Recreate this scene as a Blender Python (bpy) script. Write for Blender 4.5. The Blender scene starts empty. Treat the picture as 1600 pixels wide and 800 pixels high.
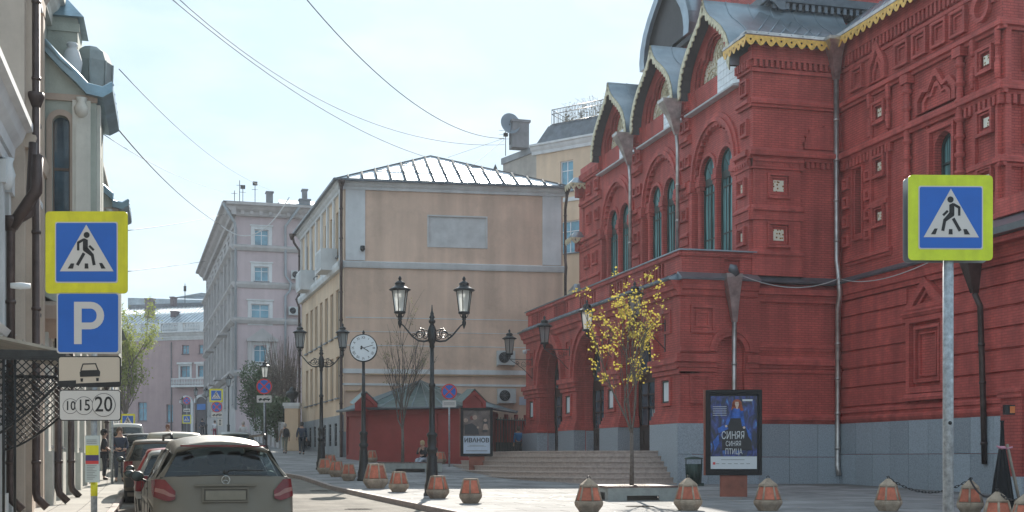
import bpy, bmesh, math, random
from mathutils import Vector, Matrix
from mathutils.geometry import tessellate_polygon
sc = bpy.context.scene
R = math.radians
PI = math.pi
# ------------------------------------------------------------------ camera, sky, sun, exposure
TH = math.atan(0.265)            # the camera looks this much to the right of the street axis (+Y)
CAMZ = 1.6
cam = bpy.data.cameras.new("camera")
camo = bpy.data.objects.new("camera", cam)
sc.collection.objects.link(camo)
camo.location = (0, 0, CAMZ)
camo.rotation_euler = (R(90), 0, -TH)
cam.lens = 45.0
cam.sensor_width = 36.0
cam.shift_y = (715 - 400) / 1600
cam.clip_start = 0.2
cam.clip_end = 3000
sc.camera = camo
SUN_EL, SUN_AZ = R(29), R(14.5)    # azimuth measured from +Y towards +X
w = bpy.data.worlds.new("World")
sc.world = w
w.use_nodes = True
nt = w.node_tree
nt.nodes.clear()
wo = nt.nodes.new('ShaderNodeOutputWorld')
bg = nt.nodes.new('ShaderNodeBackground')
sky = nt.nodes.new('ShaderNodeTexSky')
sky.sky_type = 'NISHITA'
sky.sun_disc = False
sky.sun_elevation = SUN_EL
sky.sun_rotation = SUN_AZ
sky.air_density = 1.0
sky.dust_density = 0.6
sky.ozone_density = 2.0
bg.inputs['Strength'].default_value = 0.10
tc = nt.nodes.new('ShaderNodeTexCoord')
mp = nt.nodes.new('ShaderNodeMapping')
mp.inputs['Scale'].default_value = (3.0, 3.0, 9.0)
nz = nt.nodes.new('ShaderNodeTexNoise')
nz.inputs['Scale'].default_value = 1.2
nz.inputs['Detail'].default_value = 6
rp = nt.nodes.new('ShaderNodeValToRGB')
rp.color_ramp.elements[0].position = 0.45
rp.color_ramp.elements[0].color = (0.90, 0.90, 0.90, 1)
rp.color_ramp.elements[1].position = 0.75
rp.color_ramp.elements[1].color = (0.96, 0.96, 0.96, 1)
mx = nt.nodes.new('ShaderNodeMixRGB')
mx.inputs['Color2'].default_value = (3.95, 4.55, 4.95, 1)
nt.links.new(tc.outputs['Generated'], mp.inputs['Vector'])
nt.links.new(mp.outputs['Vector'], nz.inputs['Vector'])
nt.links.new(nz.outputs['Fac'], rp.inputs['Fac'])
nc = nt.nodes.new('ShaderNodeTexNoise')
nc.inputs['Scale'].default_value = 2.1; nc.inputs['Detail'].default_value = 9; nc.inputs['Roughness'].default_value = .55
cr = nt.nodes.new('ShaderNodeValToRGB')
cr.color_ramp.elements[0].position = .44; cr.color_ramp.elements[0].color = (.24, .315, .37, 1)
cr.color_ramp.elements[1].position = .72; cr.color_ramp.elements[1].color = (.31, .36, .395, 1)
sc10 = nt.nodes.new('ShaderNodeMixRGB'); sc10.blend_type = 'MULTIPLY'; sc10.inputs['Fac'].default_value = 1; sc10.inputs['Color2'].default_value = (10, 10, 10, 1)
nt.links.new(mp.outputs['Vector'], nc.inputs['Vector']); nt.links.new(nc.outputs['Fac'], cr.inputs['Fac'])
nt.links.new(cr.outputs['Color'], sc10.inputs['Color1']); nt.links.new(sc10.outputs['Color'], mx.inputs['Color2'])
mx.inputs['Fac'].default_value = 0.93
nt.links.new(sky.outputs['Color'], mx.inputs['Color1'])
nt.links.new(mx.outputs['Color'], bg.inputs['Color'])
nt.links.new(bg.outputs['Background'], wo.inputs['Surface'])
sl = bpy.data.lights.new("sun", 'SUN')
sl.energy = 3.1
sl.angle = R(0.5)
sl.color = (1.0, 0.93, 0.82)
so = bpy.data.objects.new("sun", sl)
sc.collection.objects.link(so)
_sd = Vector((math.sin(SUN_AZ) * math.cos(SUN_EL), math.cos(SUN_AZ) * math.cos(SUN_EL), math.sin(SUN_EL)))
so.rotation_euler = (-_sd).to_track_quat('-Z', 'Y').to_euler()
so.location = (0, 0, 60)
sc.view_settings.view_transform = 'Standard'
sc.view_settings.look = 'None'
sc.view_settings.exposure = 1.42
sc.view_settings.gamma = 1.0
sc.cycles.max_bounces = 6
sc.cycles.volume_bounces = 0
sc.cycles.transparent_max_bounces = 10

# ------------------------------------------------------------------ plan helpers
CT, ST = math.cos(TH), math.sin(TH)
def W(px, D):
    t = (px - 800) / 2000
    return (D * (t * CT + ST), D * (CT - t * ST))
def Zp(py, D):
    return CAMZ - (py - 715) / 2000 * D
_G = [(-60, -.3), (0, 0), (16, .2), (25, .42), (35, .52), (43, .65), (48, .85), (54, 1.08), (64, 1.45), (74, 1.82), (100, 2.7), (160, 4.4), (220, 5.6), (400, 8), (1200, 12)]
def g(Y):
    for (a, za), (b, zb) in zip(_G, _G[1:]):
        if Y <= b:
            return za + (zb - za) * (Y - a) / (b - a)
    return _G[-1][1]

# ------------------------------------------------------------------ materials
MATS = {}
def mat(name, col, rough=0.7, metal=0.0, var=0.12, vscale=1.5, bump=0.0, bscale=20.0, spec=0.5, extra=None, col2=None, objvar=0.0):
    if name in MATS:
        return MATS[name]
    m = bpy.data.materials.new(name)
    m.use_nodes = True
    n, l = m.node_tree.nodes, m.node_tree.links
    b = n['Principled BSDF']
    b.inputs['Roughness'].default_value = rough
    b.inputs['Metallic'].default_value = metal
    b.inputs['Specular IOR Level'].default_value = spec
    geo = n.new('ShaderNodeNewGeometry')
    nz = n.new('ShaderNodeTexNoise')
    nz.inputs['Scale'].default_value = vscale
    nz.inputs['Detail'].default_value = 8
    nz.inputs['Roughness'].default_value = 0.62
    l.new(geo.outputs['Position'], nz.inputs['Vector'])
    rp = n.new('ShaderNodeValToRGB')
    lo = tuple(c * (1 - var) for c in col)
    hi = tuple(min(1, c * (1 + var)) for c in (col2 or col))
    rp.color_ramp.elements[0].position = 0.32
    rp.color_ramp.elements[1].position = 0.68
    rp.color_ramp.elements[0].color = (*lo, 1)
    rp.color_ramp.elements[1].color = (*hi, 1)
    l.new(nz.outputs['Fac'], rp.inputs['Fac'])
    out = rp.outputs['Color']
    if objvar:
        oi = n.new('ShaderNodeObjectInfo')
        mr = n.new('ShaderNodeMapRange')
        mr.inputs['To Min'].default_value = 1 - objvar
        mr.inputs['To Max'].default_value = 1 + objvar
        l.new(oi.outputs['Random'], mr.inputs['Value'])
        mu = n.new('ShaderNodeMixRGB')
        mu.blend_type = 'MULTIPLY'
        mu.inputs['Fac'].default_value = 1
        l.new(out, mu.inputs['Color1'])
        l.new(mr.outputs['Result'], mu.inputs['Color2'])
        out = mu.outputs['Color']
    if bump:
        nb = n.new('ShaderNodeTexNoise')
        nb.inputs['Scale'].default_value = bscale
        nb.inputs['Detail'].default_value = 5
        l.new(geo.outputs['Position'], nb.inputs['Vector'])
        bm = n.new('ShaderNodeBump')
        bm.inputs['Strength'].default_value = bump
        bm.inputs['Distance'].default_value = 0.02
        l.new(nb.outputs['Fac'], bm.inputs['Height'])
        l.new(bm.outputs['Normal'], b.inputs['Normal'])
    l.new(out, b.inputs['Base Color'])
    if extra:
        extra(m, n, l, b, geo, out)
    MATS[name] = m
    return m

def brick_extra(bw, bh, depth, mortar):
    def f(m, n, l, b, geo, out):
        sp = n.new('ShaderNodeSeparateXYZ')
        l.new(geo.outputs['Position'], sp.inputs[0])
        ad = n.new('ShaderNodeMath')
        l.new(sp.outputs['X'], ad.inputs[0])
        l.new(sp.outputs['Y'], ad.inputs[1])
        cb = n.new('ShaderNodeCombineXYZ')
        l.new(ad.outputs[0], cb.inputs['X'])
        l.new(sp.outputs['Z'], cb.inputs['Y'])
        br = n.new('ShaderNodeTexBrick')
        br.inputs['Scale'].default_value = 1
        br.inputs['Brick Width'].default_value = bw
        br.inputs['Row Height'].default_value = bh
        br.inputs['Mortar Size'].default_value = 0.012
        br.inputs['Mortar Smooth'].default_value = 0.3
        br.inputs['Color1'].default_value = (1, 1, 1, 1)
        br.inputs['Color2'].default_value = (0.80, 0.80, 0.80, 1)
        br.inputs['Mortar'].default_value = (mortar, mortar, mortar, 1)
        l.new(cb.outputs[0], br.inputs['Vector'])
        # worn blotches and streaks running down
        st = n.new('ShaderNodeMapping')
        st.inputs['Scale'].default_value = (1.6, 1.6, 0.22)
        l.new(geo.outputs['Position'], st.inputs['Vector'])
        ns = n.new('ShaderNodeTexNoise')
        ns.inputs['Scale'].default_value = 1.3
        ns.inputs['Detail'].default_value = 7
        l.new(st.outputs[0], ns.inputs['Vector'])
        mr = n.new('ShaderNodeMapRange')
        mr.inputs['From Min'].default_value = 0.3
        mr.inputs['From Max'].default_value = 0.7
        mr.inputs['To Min'].default_value = 0.70
        mr.inputs['To Max'].default_value = 1.14
        l.new(ns.outputs['Fac'], mr.inputs['Value'])
        m1 = n.new('ShaderNodeMixRGB'); m1.blend_type = 'MULTIPLY'; m1.inputs[0].default_value = 0.72
        m2 = n.new('ShaderNodeMixRGB'); m2.blend_type = 'MULTIPLY'; m2.inputs[0].default_value = 1
        l.new(out, m1.inputs[1]); l.new(br.outputs['Color'], m1.inputs[2])
        l.new(m1.outputs[0], m2.inputs[1]); l.new(mr.outputs[0], m2.inputs[2])
        l.new(m2.outputs[0], b.inputs['Base Color'])
        bp = n.new('ShaderNodeBump')
        bp.inputs['Strength'].default_value = depth
        bp.inputs['Distance'].default_value = 0.02
        bp.invert = True
        l.new(br.outputs['Fac'], bp.inputs['Height'])
        l.new(bp.outputs['Normal'], b.inputs['Normal'])
    return f
def streaks(amount, sz=(1.2, 1.2, 0.12)):
    def f(m, n, l, b, geo, out):
        st = n.new('ShaderNodeMapping')
        st.inputs['Scale'].default_value = sz
        l.new(geo.outputs['Position'], st.inputs['Vector'])
        ns = n.new('ShaderNodeTexNoise'); ns.inputs['Scale'].default_value = 1.4; ns.inputs['Detail'].default_value = 9
        l.new(st.outputs[0], ns.inputs['Vector'])
        mr = n.new('ShaderNodeMapRange')
        mr.inputs['From Min'].default_value = 0.3; mr.inputs['From Max'].default_value = 0.7
        mr.inputs['To Min'].default_value = 1 - amount; mr.inputs['To Max'].default_value = 1 + amount * 0.6
        l.new(ns.outputs['Fac'], mr.inputs['Value'])
        m2 = n.new('ShaderNodeMixRGB'); m2.blend_type = 'MULTIPLY'; m2.inputs[0].default_value = 1
        l.new(out, m2.inputs[1]); l.new(mr.outputs[0], m2.inputs[2])
        # patched and faded areas with fairly sharp borders
        n3 = n.new('ShaderNodeTexNoise'); n3.inputs['Scale'].default_value = 0.33; n3.inputs['Detail'].default_value = 10; n3.inputs['Roughness'].default_value = .7
        l.new(geo.outputs['Position'], n3.inputs['Vector'])
        r3 = n.new('ShaderNodeMapRange'); r3.inputs['From Min'].default_value = .50; r3.inputs['From Max'].default_value = .60; r3.inputs['To Min'].default_value = 1.0; r3.inputs['To Max'].default_value = 1 - amount * .8
        l.new(n3.outputs['Fac'], r3.inputs['Value'])
        m3 = n.new('ShaderNodeMixRGB'); m3.blend_type = 'MULTIPLY'; m3.inputs[0].default_value = 1
        l.new(m2.outputs[0], m3.inputs[1]); l.new(r3.outputs[0], m3.inputs[2])
        l.new(m3.outputs[0], b.inputs['Base Color'])
    return f
def glass_mat(name, tint, amount=0.6, rough=0.03, milky=False):
    if name in MATS: return MATS[name]
    m = bpy.data.materials.new(name); m.use_nodes = True
    n, l = m.node_tree.nodes, m.node_tree.links
    n.remove(n['Principled BSDF'])
    tr = n.new('ShaderNodeBsdfTransparent'); tr.inputs['Color'].default_value = (*tint, 1)
    gl = n.new('ShaderNodeBsdfGlossy'); gl.inputs['Roughness'].default_value = rough
    gl.inputs['Color'].default_value = (0.9, 0.95, 1, 1)
    df = n.new('ShaderNodeBsdfTranslucent' if milky else 'ShaderNodeBsdfDiffuse'); df.inputs['Color'].default_value = (0.85, 0.88, 0.88, 1) if milky else (0.35, 0.34, 0.31, 1)
    fr = n.new('ShaderNodeFresnel'); fr.inputs['IOR'].default_value = 1.5
    m1 = n.new('ShaderNodeMixShader'); m2 = n.new('ShaderNodeMixShader')
    m1.inputs[0].default_value = amount
    l.new(df.outputs[0], m1.inputs[1]); l.new(tr.outputs[0], m1.inputs[2])
    l.new(fr.outputs[0], m2.inputs[0]); l.new(m1.outputs[0], m2.inputs[1]); l.new(gl.outputs[0], m2.inputs[2])
    l.new(m2.outputs[0], n['Material Output'].inputs['Surface'])
    MATS[name] = m
    return m

RED = mat('red_painted_brick', (0.56, 0.108, 0.090), 0.62, var=0.14, vscale=0.7, spec=0.3, extra=brick_extra(0.27, 0.085, 0.9, 0.45))
RED2 = mat('red_painted_trim', (0.57, 0.112, 0.094), 0.6, extra=brick_extra(0.27, 0.085, 0.6, 0.6), var=0.14, vscale=2.0, bump=0.25, bscale=14, spec=0.3)
GRAN = mat('grey_granite', (0.32, 0.36, 0.40), 0.42, var=0.28, vscale=26, bump=0.05, objvar=0.16)
GRANS = mat('pink_granite_step', (0.42, 0.335, 0.295), 0.6, var=0.2, vscale=9, bump=0.1, objvar=0.08)
TIN = mat('grey_tin_roof', (0.26, 0.31, 0.35), 0.34, 0.75, var=0.25, vscale=0.8)
TINL = mat('pale_tin_roof', (0.60, 0.64, 0.68), 0.36, 0.75, var=0.2, vscale=0.8)
FLASH = mat('zinc_flashing', (0.13, 0.145, 0.165), 0.45, 0.5, var=0.25, vscale=2)
PIPE = mat('weathered_pipe_metal', (0.46, 0.43, 0.41), 0.38, 0.85, var=0.35, vscale=2.5)
COPPER = mat('brown_pipe_metal', (0.085, 0.06, 0.055), 0.45, 0.6, var=0.35, vscale=2.5)
GOLD = mat('gilded_lace', (0.72, 0.42, 0.09), 0.42, 0.35, var=0.3, vscale=7)
CREAMG = mat('faded_gilded_edge', (0.60, 0.53, 0.36), 0.5, 0.25, var=0.35, vscale=7)
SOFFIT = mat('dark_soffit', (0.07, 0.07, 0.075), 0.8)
def tile_extra(m, n, l, b, geo, out):
    vo = n.new('ShaderNodeTexVoronoi'); vo.inputs['Scale'].default_value = 9
    l.new(geo.outputs['Position'], vo.inputs['Vector'])
    rp = n.new('ShaderNodeValToRGB')
    e = rp.color_ramp.elements
    e[0].position = 0.15; e[0].color = (0.10, 0.05, 0.03, 1)
    e[1].position = 0.40; e[1].color = (0.78, 0.73, 0.60, 1)
    x = e.new(0.28); x.color = (0.55, 0.30, 0.10, 1)
    l.new(vo.outputs['Distance'], rp.inputs['Fac'])
    l.new(rp.outputs['Color'], b.inputs['Base Color'])
MAJ = mat('glazed_ornament_tile', (0.6, 0.55, 0.45), 0.25, extra=tile_extra)
WTILE = mat('white_glazed_tile', (0.78, 0.80, 0.82), 0.2, var=0.08, vscale=4, objvar=0.05)
def teal_extra(m, n, l, b, geo, out):
    st = n.new('ShaderNodeMapping'); st.inputs['Scale'].default_value = (9, 9, 0.5)
    l.new(geo.outputs['Position'], st.inputs['Vector'])
    ns = n.new('ShaderNodeTexNoise'); ns.inputs['Scale'].default_value = 1; ns.inputs['Detail'].default_value = 3
    l.new(st.outputs[0], ns.inputs['Vector'])
    rp = n.new('ShaderNodeValToRGB')
    e = rp.color_ramp.elements
    e[0].position = 0.35; e[0].color = (0.04, 0.11, 0.12, 1)
    e[1].position = 0.70; e[1].color = (0.26, 0.50, 0.50, 1)
    l.new(ns.outputs['Fac'], rp.inputs['Fac']); l.new(rp.outputs['Color'], b.inputs['Base Color'])
TEAL = mat('teal_curtained_glass', (0.1, 0.3, 0.3), 0.08, extra=teal_extra)
DGLASS = mat('dark_window_glass', (0.06, 0.10, 0.13), 0.06, var=0.5, vscale=1.2)
BGLASS = mat('blue_window_glass', (0.16, 0.33, 0.43), 0.08, var=0.35, vscale=0.9)
DFRAME = mat('dark_green_frame', (0.03, 0.05, 0.045), 0.5)
WFRAME = mat('white_window_frame', (0.70, 0.72, 0.74), 0.5)
DARK = mat('dark_interior', (0.02, 0.018, 0.02), 0.9)
DOORM = mat('dark_oak_door', (0.045, 0.030, 0.025), 0.4, var=0.3, vscale=5)
IRON = mat('black_cast_iron', (0.022, 0.024, 0.026), 0.35, 0.3, var=0.3, vscale=12, bump=0.1)
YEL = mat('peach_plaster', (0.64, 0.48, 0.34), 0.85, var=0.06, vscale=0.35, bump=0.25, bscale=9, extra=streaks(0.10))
PEACH = mat('salmon_plaster', (0.66, 0.47, 0.36), 0.85, var=0.09, vscale=0.45, bump=0.6, bscale=6, extra=streaks(0.14))
WHITEP = mat('white_plaster', (0.62, 0.63, 0.64), 0.8, var=0.08, vscale=0.8, extra=streaks(0.12))
GREYP = mat('grey_plinth_plaster', (0.30, 0.32, 0.34), 0.8, var=0.12, vscale=1.0, extra=streaks(0.14))
MAUVE = mat('mauve_plaster', (0.50, 0.405, 0.42), 0.85, var=0.07, vscale=0.3, extra=streaks(0.10))
MAUVES = mat('grey_mauve_stone', (0.42, 0.40, 0.40), 0.85, var=0.1, vscale=0.8, extra=streaks(0.12))
PINKP = mat('dusty_pink_plaster', (0.42, 0.30, 0.30), 0.85, var=0.08, vscale=0.3, extra=streaks(0.10))
ASPH = mat('asphalt', (0.115, 0.11, 0.105), 0.75, var=0.25, vscale=0.5, bump=0.6, bscale=60)
PAVE = mat('paving_slab', (0.235, 0.23, 0.23), 0.82, spec=.16, var=0.32, vscale=0.9, bump=0.12, bscale=25, objvar=0.16)
PAVEL = mat('pale_paving_slab', (0.33, 0.31, 0.28), 0.8, spec=.2, var=0.16, vscale=1.2, bump=0.12, bscale=25, objvar=0.10)
JOINT = mat('paving_bed', (0.16, 0.15, 0.14), 0.9)
KERB = mat('granite_kerb', (0.30, 0.24, 0.215), 0.7, var=0.2, vscale=8, objvar=0.1)
EARTH = mat('city_ground', (0.16, 0.15, 0.14), 0.9)
CONC = mat('cast_concrete', (0.33, 0.255, 0.19), 0.85, var=0.3, vscale=6, bump=0.4, bscale=30, objvar=.18)
TERRA = mat('terracotta_inset', (0.50, 0.15, 0.09), 0.8, var=0.25, vscale=7, objvar=0.18)
BENCHC = mat('bench_concrete', (0.30, 0.31, 0.29), 0.8, var=0.15, vscale=5, bump=0.2)
BENCHW = mat('bench_plank', (0.17, 0.10, 0.085), 0.55, var=0.25, vscale=9, objvar=0.15)
BARK = mat('grey_bark', (0.14, 0.115, 0.10), 0.9, var=0.3, vscale=15, bump=0.5, bscale=30)

# ------------------------------------------------------------------ mesh builder
def NX(X0):
    return lambda u, v, d: (X0 - d, u, v)       # a wall facing -X; u runs along Y
def NY(Y0):
    return lambda u, v, d: (u, Y0 - d, v)       # a wall facing -Y; u runs along X
def FR(p0, p1):
    """wall frame between two plan points; outside is to the right of p1->p0 seen from above (towards the camera)"""
    p0 = Vector(p0); p1 = Vector(p1)
    e = (p1 - p0).normalized()
    n = Vector((e.y, -e.x))
    return (lambda u, v, d: (p0.x + e.x * u + n.x * d, p0.y + e.y * u + n.y * d, v)), (p1 - p0).length
ID = lambda x, y, z: (x, y, z)
ORG = {}
MESHC = {}
class MB:
    def __init__(s):
        s.v = []; s.f = []; s.m = []; s.mats = []; s.cur = 0; s.sm = []
        s.smooth = False
    def mat(s, m):
        if m not in s.mats: s.mats.append(m)
        s.cur = s.mats.index(m); return s
    def add(s, vs, fs, T=ID):
        b = len(s.v)
        s.v += [T(*p) for p in vs]
        s.f += [tuple(b + i for i in f) for f in fs]
        s.m += [s.cur] * len(fs); s.sm += [s.smooth] * len(fs)
        return s
    def box(s, u0, u1, v0, v1, d0, d1, T=ID):
        # T(u, v, d); with ID this is x, y, z
        p = [(u0, v0, d0), (u1, v0, d0), (u1, v1, d0), (u0, v1, d0), (u0, v0, d1), (u1, v0, d1), (u1, v1, d1), (u0, v1, d1)]
        return s.add(p, [(0, 3, 2, 1), (4, 5, 6, 7), (0, 1, 5, 4), (1, 2, 6, 5), (2, 3, 7, 6), (3, 0, 4, 7)], T)
    def ring(s, u0, u1, v0, v1, w, d0, d1, T=ID):
        s.plate([(u0, v0), (u1, v0), (u1, v1), (u0, v1)], [[(u0 + w, v0 + w), (u1 - w, v0 + w), (u1 - w, v1 - w), (u0 + w, v1 - w)]], d0, d1, T)
        return s
    def plate(s, outer, holes, d0, d1, T=ID, back=False):
        loops = [outer] + [h for h in holes]
        flat = [Vector((p[0], p[1], 0)) for lp in loops for p in lp]
        tris = tessellate_polygon([[Vector((p[0], p[1], 0)) for p in lp] for lp in loops])
        n = len(flat)
        vs = [(p.x, p.y, d1) for p in flat] + [(p.x, p.y, d0) for p in flat]
        fs = [tuple(t) for t in tris]
        if back: fs += [tuple(n + i for i in reversed(t)) for t in tris]
        o = 0
        for lp in loops:
            k = len(lp)
            for i in range(k):
                a, b = o + i, o + (i + 1) % k
                fs.append((a, b, n + b, n + a))
            o += k
        return s.add(vs, fs, T)
    def mould(s, u0, u1, prof, T=ID):
        """prof: list of (v, d), a closed profile against the wall, run along u"""
        k = len(prof)
        vs = [(u0, v, d) for v, d in prof] + [(u1, v, d) for v, d in prof]
        fs = [(i, (i + 1) % k, k + (i + 1) % k, k + i) for i in range(k)]
        fs += [tuple(range(k)), tuple(range(2 * k - 1, k - 1, -1))]
        return s.add(vs, fs, T)
    def tube(s, pts, r, n=8, caps=True, T=ID):
        pts = [Vector(p) for p in pts]
        rs = r if isinstance(r, (list, tuple)) else [r] * len(pts)
        vs = []; fs = []
        up = None
        for i, p in enumerate(pts):
            t = (pts[min(i + 1, len(pts) - 1)] - pts[max(i - 1, 0)])
            if t.length < 1e-9: t = Vector((0, 0, 1))
            t.normalize()
            if up is None:
                up = Vector((1, 0, 0)) if abs(t.x) < 0.8 else Vector((0, 1, 0))
            a = (up - t * up.dot(t))
            if a.length < 1e-6: a = t.orthogonal()
            a.normalize(); b = t.cross(a); up = a
            for j in range(n):
                q = 2 * PI * j / n
                c = p + a * (math.cos(q) * rs[i]) + b * (math.sin(q) * rs[i])
                vs.append(tuple(c))
        for i in range(len(pts) - 1):
            for j in range(n):
                k = (j + 1) % n
                fs.append((i * n + j, i * n + k, (i + 1) * n + k, (i + 1) * n + j))
        if caps:
            fs += [tuple(range(n - 1, -1, -1)), tuple(range((len(pts) - 1) * n, len(pts) * n))]
        o = s.smooth; s.smooth = True
        s.add(vs, fs, T); s.smooth = o
        return s
    def lathe(s, prof, c=(0, 0, 0), n=12, smooth=True, rot=0.0, T=ID):
        """prof: list of (r, z)"""
        vs = []; fs = []
        for r, z in prof:
            for j in range(n):
                q = 2 * PI * j / n + rot
                vs.append((c[0] + r * math.cos(q), c[1] + r * math.sin(q), c[2] + z))
        for i in range(len(prof) - 1):
            for j in range(n):
                k = (j + 1) % n
                fs.append((i * n + j, i * n + k, (i + 1) * n + k, (i + 1) * n + j))
        fs += [tuple(range(n - 1, -1, -1)), tuple(range((len(prof) - 1) * n, len(prof) * n))]
        o = s.smooth; s.smooth = smooth
        s.add(vs, fs, T); s.smooth = o
        return s
    def build(s, name, m=None, parent=None, org=None):
        me = bpy.data.meshes.new(name)
        o = Vector((0, 0, 0))
        if org is not None: o = Vector(org)
        elif parent is not None and parent.name in ORG: o = ORG[parent.name]
        me.from_pydata([(p[0] - o.x, p[1] - o.y, p[2] - o.z) for p in s.v], [], s.f)
        if s.mats:
            for x in s.mats: me.materials.append(x)
            me.polygons.foreach_set('material_index', s.m)
        elif m: me.materials.append(m)
        me.polygons.foreach_set('use_smooth', s.sm)
        bm = bmesh.new(); bm.from_mesh(me)
        bmesh.ops.recalc_face_normals(bm, faces=bm.faces)
        bm.to_mesh(me); bm.free()
        ob = bpy.data.objects.new(name, me)
        sc.collection.objects.link(ob)
        if org is not None and parent is None: ob.location = o
        if parent is not None:
            ob.parent = parent
            if parent.name in ORG: ORG[ob.name] = ORG[parent.name]
        return ob
def child(me, name, parent, loc=(0, 0, 0), rot=None, scale=None):
    """a piece that shares mesh data; loc in world coordinates when the thing is laid out in them"""
    ob = bpy.data.objects.new(name, me)
    sc.collection.objects.link(ob)
    ob.parent = parent
    o = ORG.get(parent.name, Vector((0, 0, 0)))
    ob.location = Vector(loc) - o
    if rot: ob.rotation_euler = rot
    if scale: ob.scale = scale
    return ob
def tag(o, label=None, cat=None, group=None, kind=None):
    if label: o['label'] = label
    if cat: o['category'] = cat
    if group: o['group'] = group
    if kind: o['kind'] = kind
    return o
def thing(name, label, cat, loc=(0, 0, 0), rot=0.0, group=None, world=False):
    o = bpy.data.objects.new(name, None)
    o.empty_display_size = 0.3
    sc.collection.objects.link(o)
    o.location = loc; o.rotation_euler = (0, 0, rot)
    if world: ORG[o.name] = Vector(loc)
    return tag(o, label, cat, group)
def copy_tree(o, parent=None):
    c = o.copy(); sc.collection.objects.link(c); c.parent = parent
    for ch in o.children: copy_tree(ch, c)
    return c
def arc(cu, cv, r, a0, a1, n=16):
    return [(cu + r * math.cos(a0 + (a1 - a0) * i / n), cv + r * math.sin(a0 + (a1 - a0) * i / n)) for i in range(n + 1)]
def archhole(cu, hw, v0, vs, n=18):
    """arched opening outline: half width hw, sill v0, springing vs"""
    return [(cu - hw, v0), (cu + hw, v0)] + arc(cu, vs, hw, 0, PI, n)
def archring(mb, cu, vs, r0, r1, d0, d1, T, n=20, a0=0, a1=PI):
    o = arc(cu, vs, r1, a0, a1, n); i = arc(cu, vs, r0, a1, a0, n)
    mb.plate(o + i, [], d0, d1, T)
def rect(u0, u1, v0, v1):
    return [(u0, v0), (u1, v0), (u1, v1), (u0, v1)]
def dentils(mb, u0, u1, v0, v1, d0, d1, w, gap, T):
    u = u0
    while u + w <= u1 + 1e-6:
        mb.box(u, u + w, v0, v1, d0, d1, T); u += w + gap
def text_mesh(s, size, ext=0.002, shear=0.0, align='CENTER', xs=1.0, bold=0.0):
    cu = bpy.data.curves.new('lettering', 'FONT')
    cu.body = s; cu.size = size; cu.extrude = ext; cu.align_x = align; cu.align_y = 'CENTER'; cu.shear = shear
    cu.resolution_u = 3; cu.offset = bold
    ob = bpy.data.objects.new('lettering', cu)
    sc.collection.objects.link(ob)
    dg = bpy.context.evaluated_depsgraph_get()
    me = bpy.data.meshes.new_from_object(ob.evaluated_get(dg))
    bpy.data.objects.remove(ob)
    bpy.data.curves.remove(cu)
    for vtx in me.vertices: vtx.co.x *= xs
    return me
def text(name, s, size, m, parent, loc, rotz=0.0, ext=0.002, xs=1.0, bold=0.0, rotx=PI / 2):
    me = text_mesh(s, size, ext, xs=xs, bold=bold)
    me.materials.clear(); me.materials.append(m)
    ob = bpy.data.objects.new(name, me)
    sc.collection.objects.link(ob); ob.parent = parent
    ob.location = loc; ob.rotation_euler = (rotx, 0, rotz)
    return ob
# ------------------------------------------------------------------ the ground
def left_kerb(Y): return -1.22 - .012 * max(0, Y - 30) - (.03 * (Y - 45) if Y > 45 else 0)
_RK = [(-30, 6.3), (10, 6.2), (26, 5.9), (35, 5.55), (44, 5.05), (49.5, 4.7), (51.5, 4.2), (60, 3.7), (75, 3.1), (120, 1.9), (165, 0.4)]
def right_kerb(Y):
    for (a, xa), (b, xb) in zip(_RK, _RK[1:]):
        if Y <= b: return xa + (xb - xa) * (Y - a) / (b - a)
    return _RK[-1][1]
def sheet(name, xs, Ys, zf, m, kind='structure'):
    mb = MB(); n = len(xs(Ys[0]))
    vs = [(x, Y, zf(Y)) for Y in Ys for x in xs(Y)]
    fs = [(i * n + j, i * n + j + 1, (i + 1) * n + j + 1, (i + 1) * n + j) for i in range(len(Ys) - 1) for j in range(n - 1)]
    mb.add(vs, fs)
    o = mb.build(name, m); tag(o, kind=kind); return o
YS = sorted(set(list(range(-60, 220, 4)) + [16, 25, 35, 43, 48, 54, 64, 74, 100, 220, 300, 400, 800, 1500]))
sheet('ground', lambda Y: [-900, -60, -3.6, 0, 30, 100, 900], YS, lambda Y: g(Y) - .20, EARTH)
def road_extra(m, n, l, b, geo, out):
    # wheel-worn bands and patches along the road
    mp = n.new('ShaderNodeMapping'); mp.inputs['Scale'].default_value = (1.1, 0.05, 1)
    l.new(geo.outputs['Position'], mp.inputs['Vector'])
    ns = n.new('ShaderNodeTexNoise'); ns.inputs['Scale'].default_value = 1.6; ns.inputs['Detail'].default_value = 8
    l.new(mp.outputs[0], ns.inputs['Vector'])
    mr = n.new('ShaderNodeMapRange'); mr.inputs['From Min'].default_value = .3; mr.inputs['From Max'].default_value = .7
    mr.inputs['To Min'].default_value = .8; mr.inputs['To Max'].default_value = 1.2
    l.new(ns.outputs['Fac'], mr.inputs['Value'])
    m2 = n.new('ShaderNodeMixRGB'); m2.blend_type = 'MULTIPLY'; m2.inputs[0].default_value = 1
    l.new(out, m2.inputs[1]); l.new(mr.outputs[0], m2.inputs[2]); l.new(m2.outputs[0], b.inputs['Base Color'])
ROAD = mat('worn_asphalt', (0.20, 0.18, 0.155), 0.9, spec=.2, var=0.30, vscale=0.7, bump=0.6, bscale=70, extra=road_extra)
YR = [y for y in YS if -60 <= y <= 164] + [165]
sheet('road', lambda Y: [left_kerb(Y) - .05, 2, right_kerb(Y) + .05], sorted(set(YR + [49.5, 51.5])), lambda Y: g(Y) - .13, ROAD)
YSP = sorted(set([-60, -40, -20, 0, 10, 16, 20, 25, 26, 30, 35, 40, 43, 44, 48, 49.5, 51.5, 54, 60, 64, 74, 75, 90, 100, 120, 140, 160, 165]))
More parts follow.
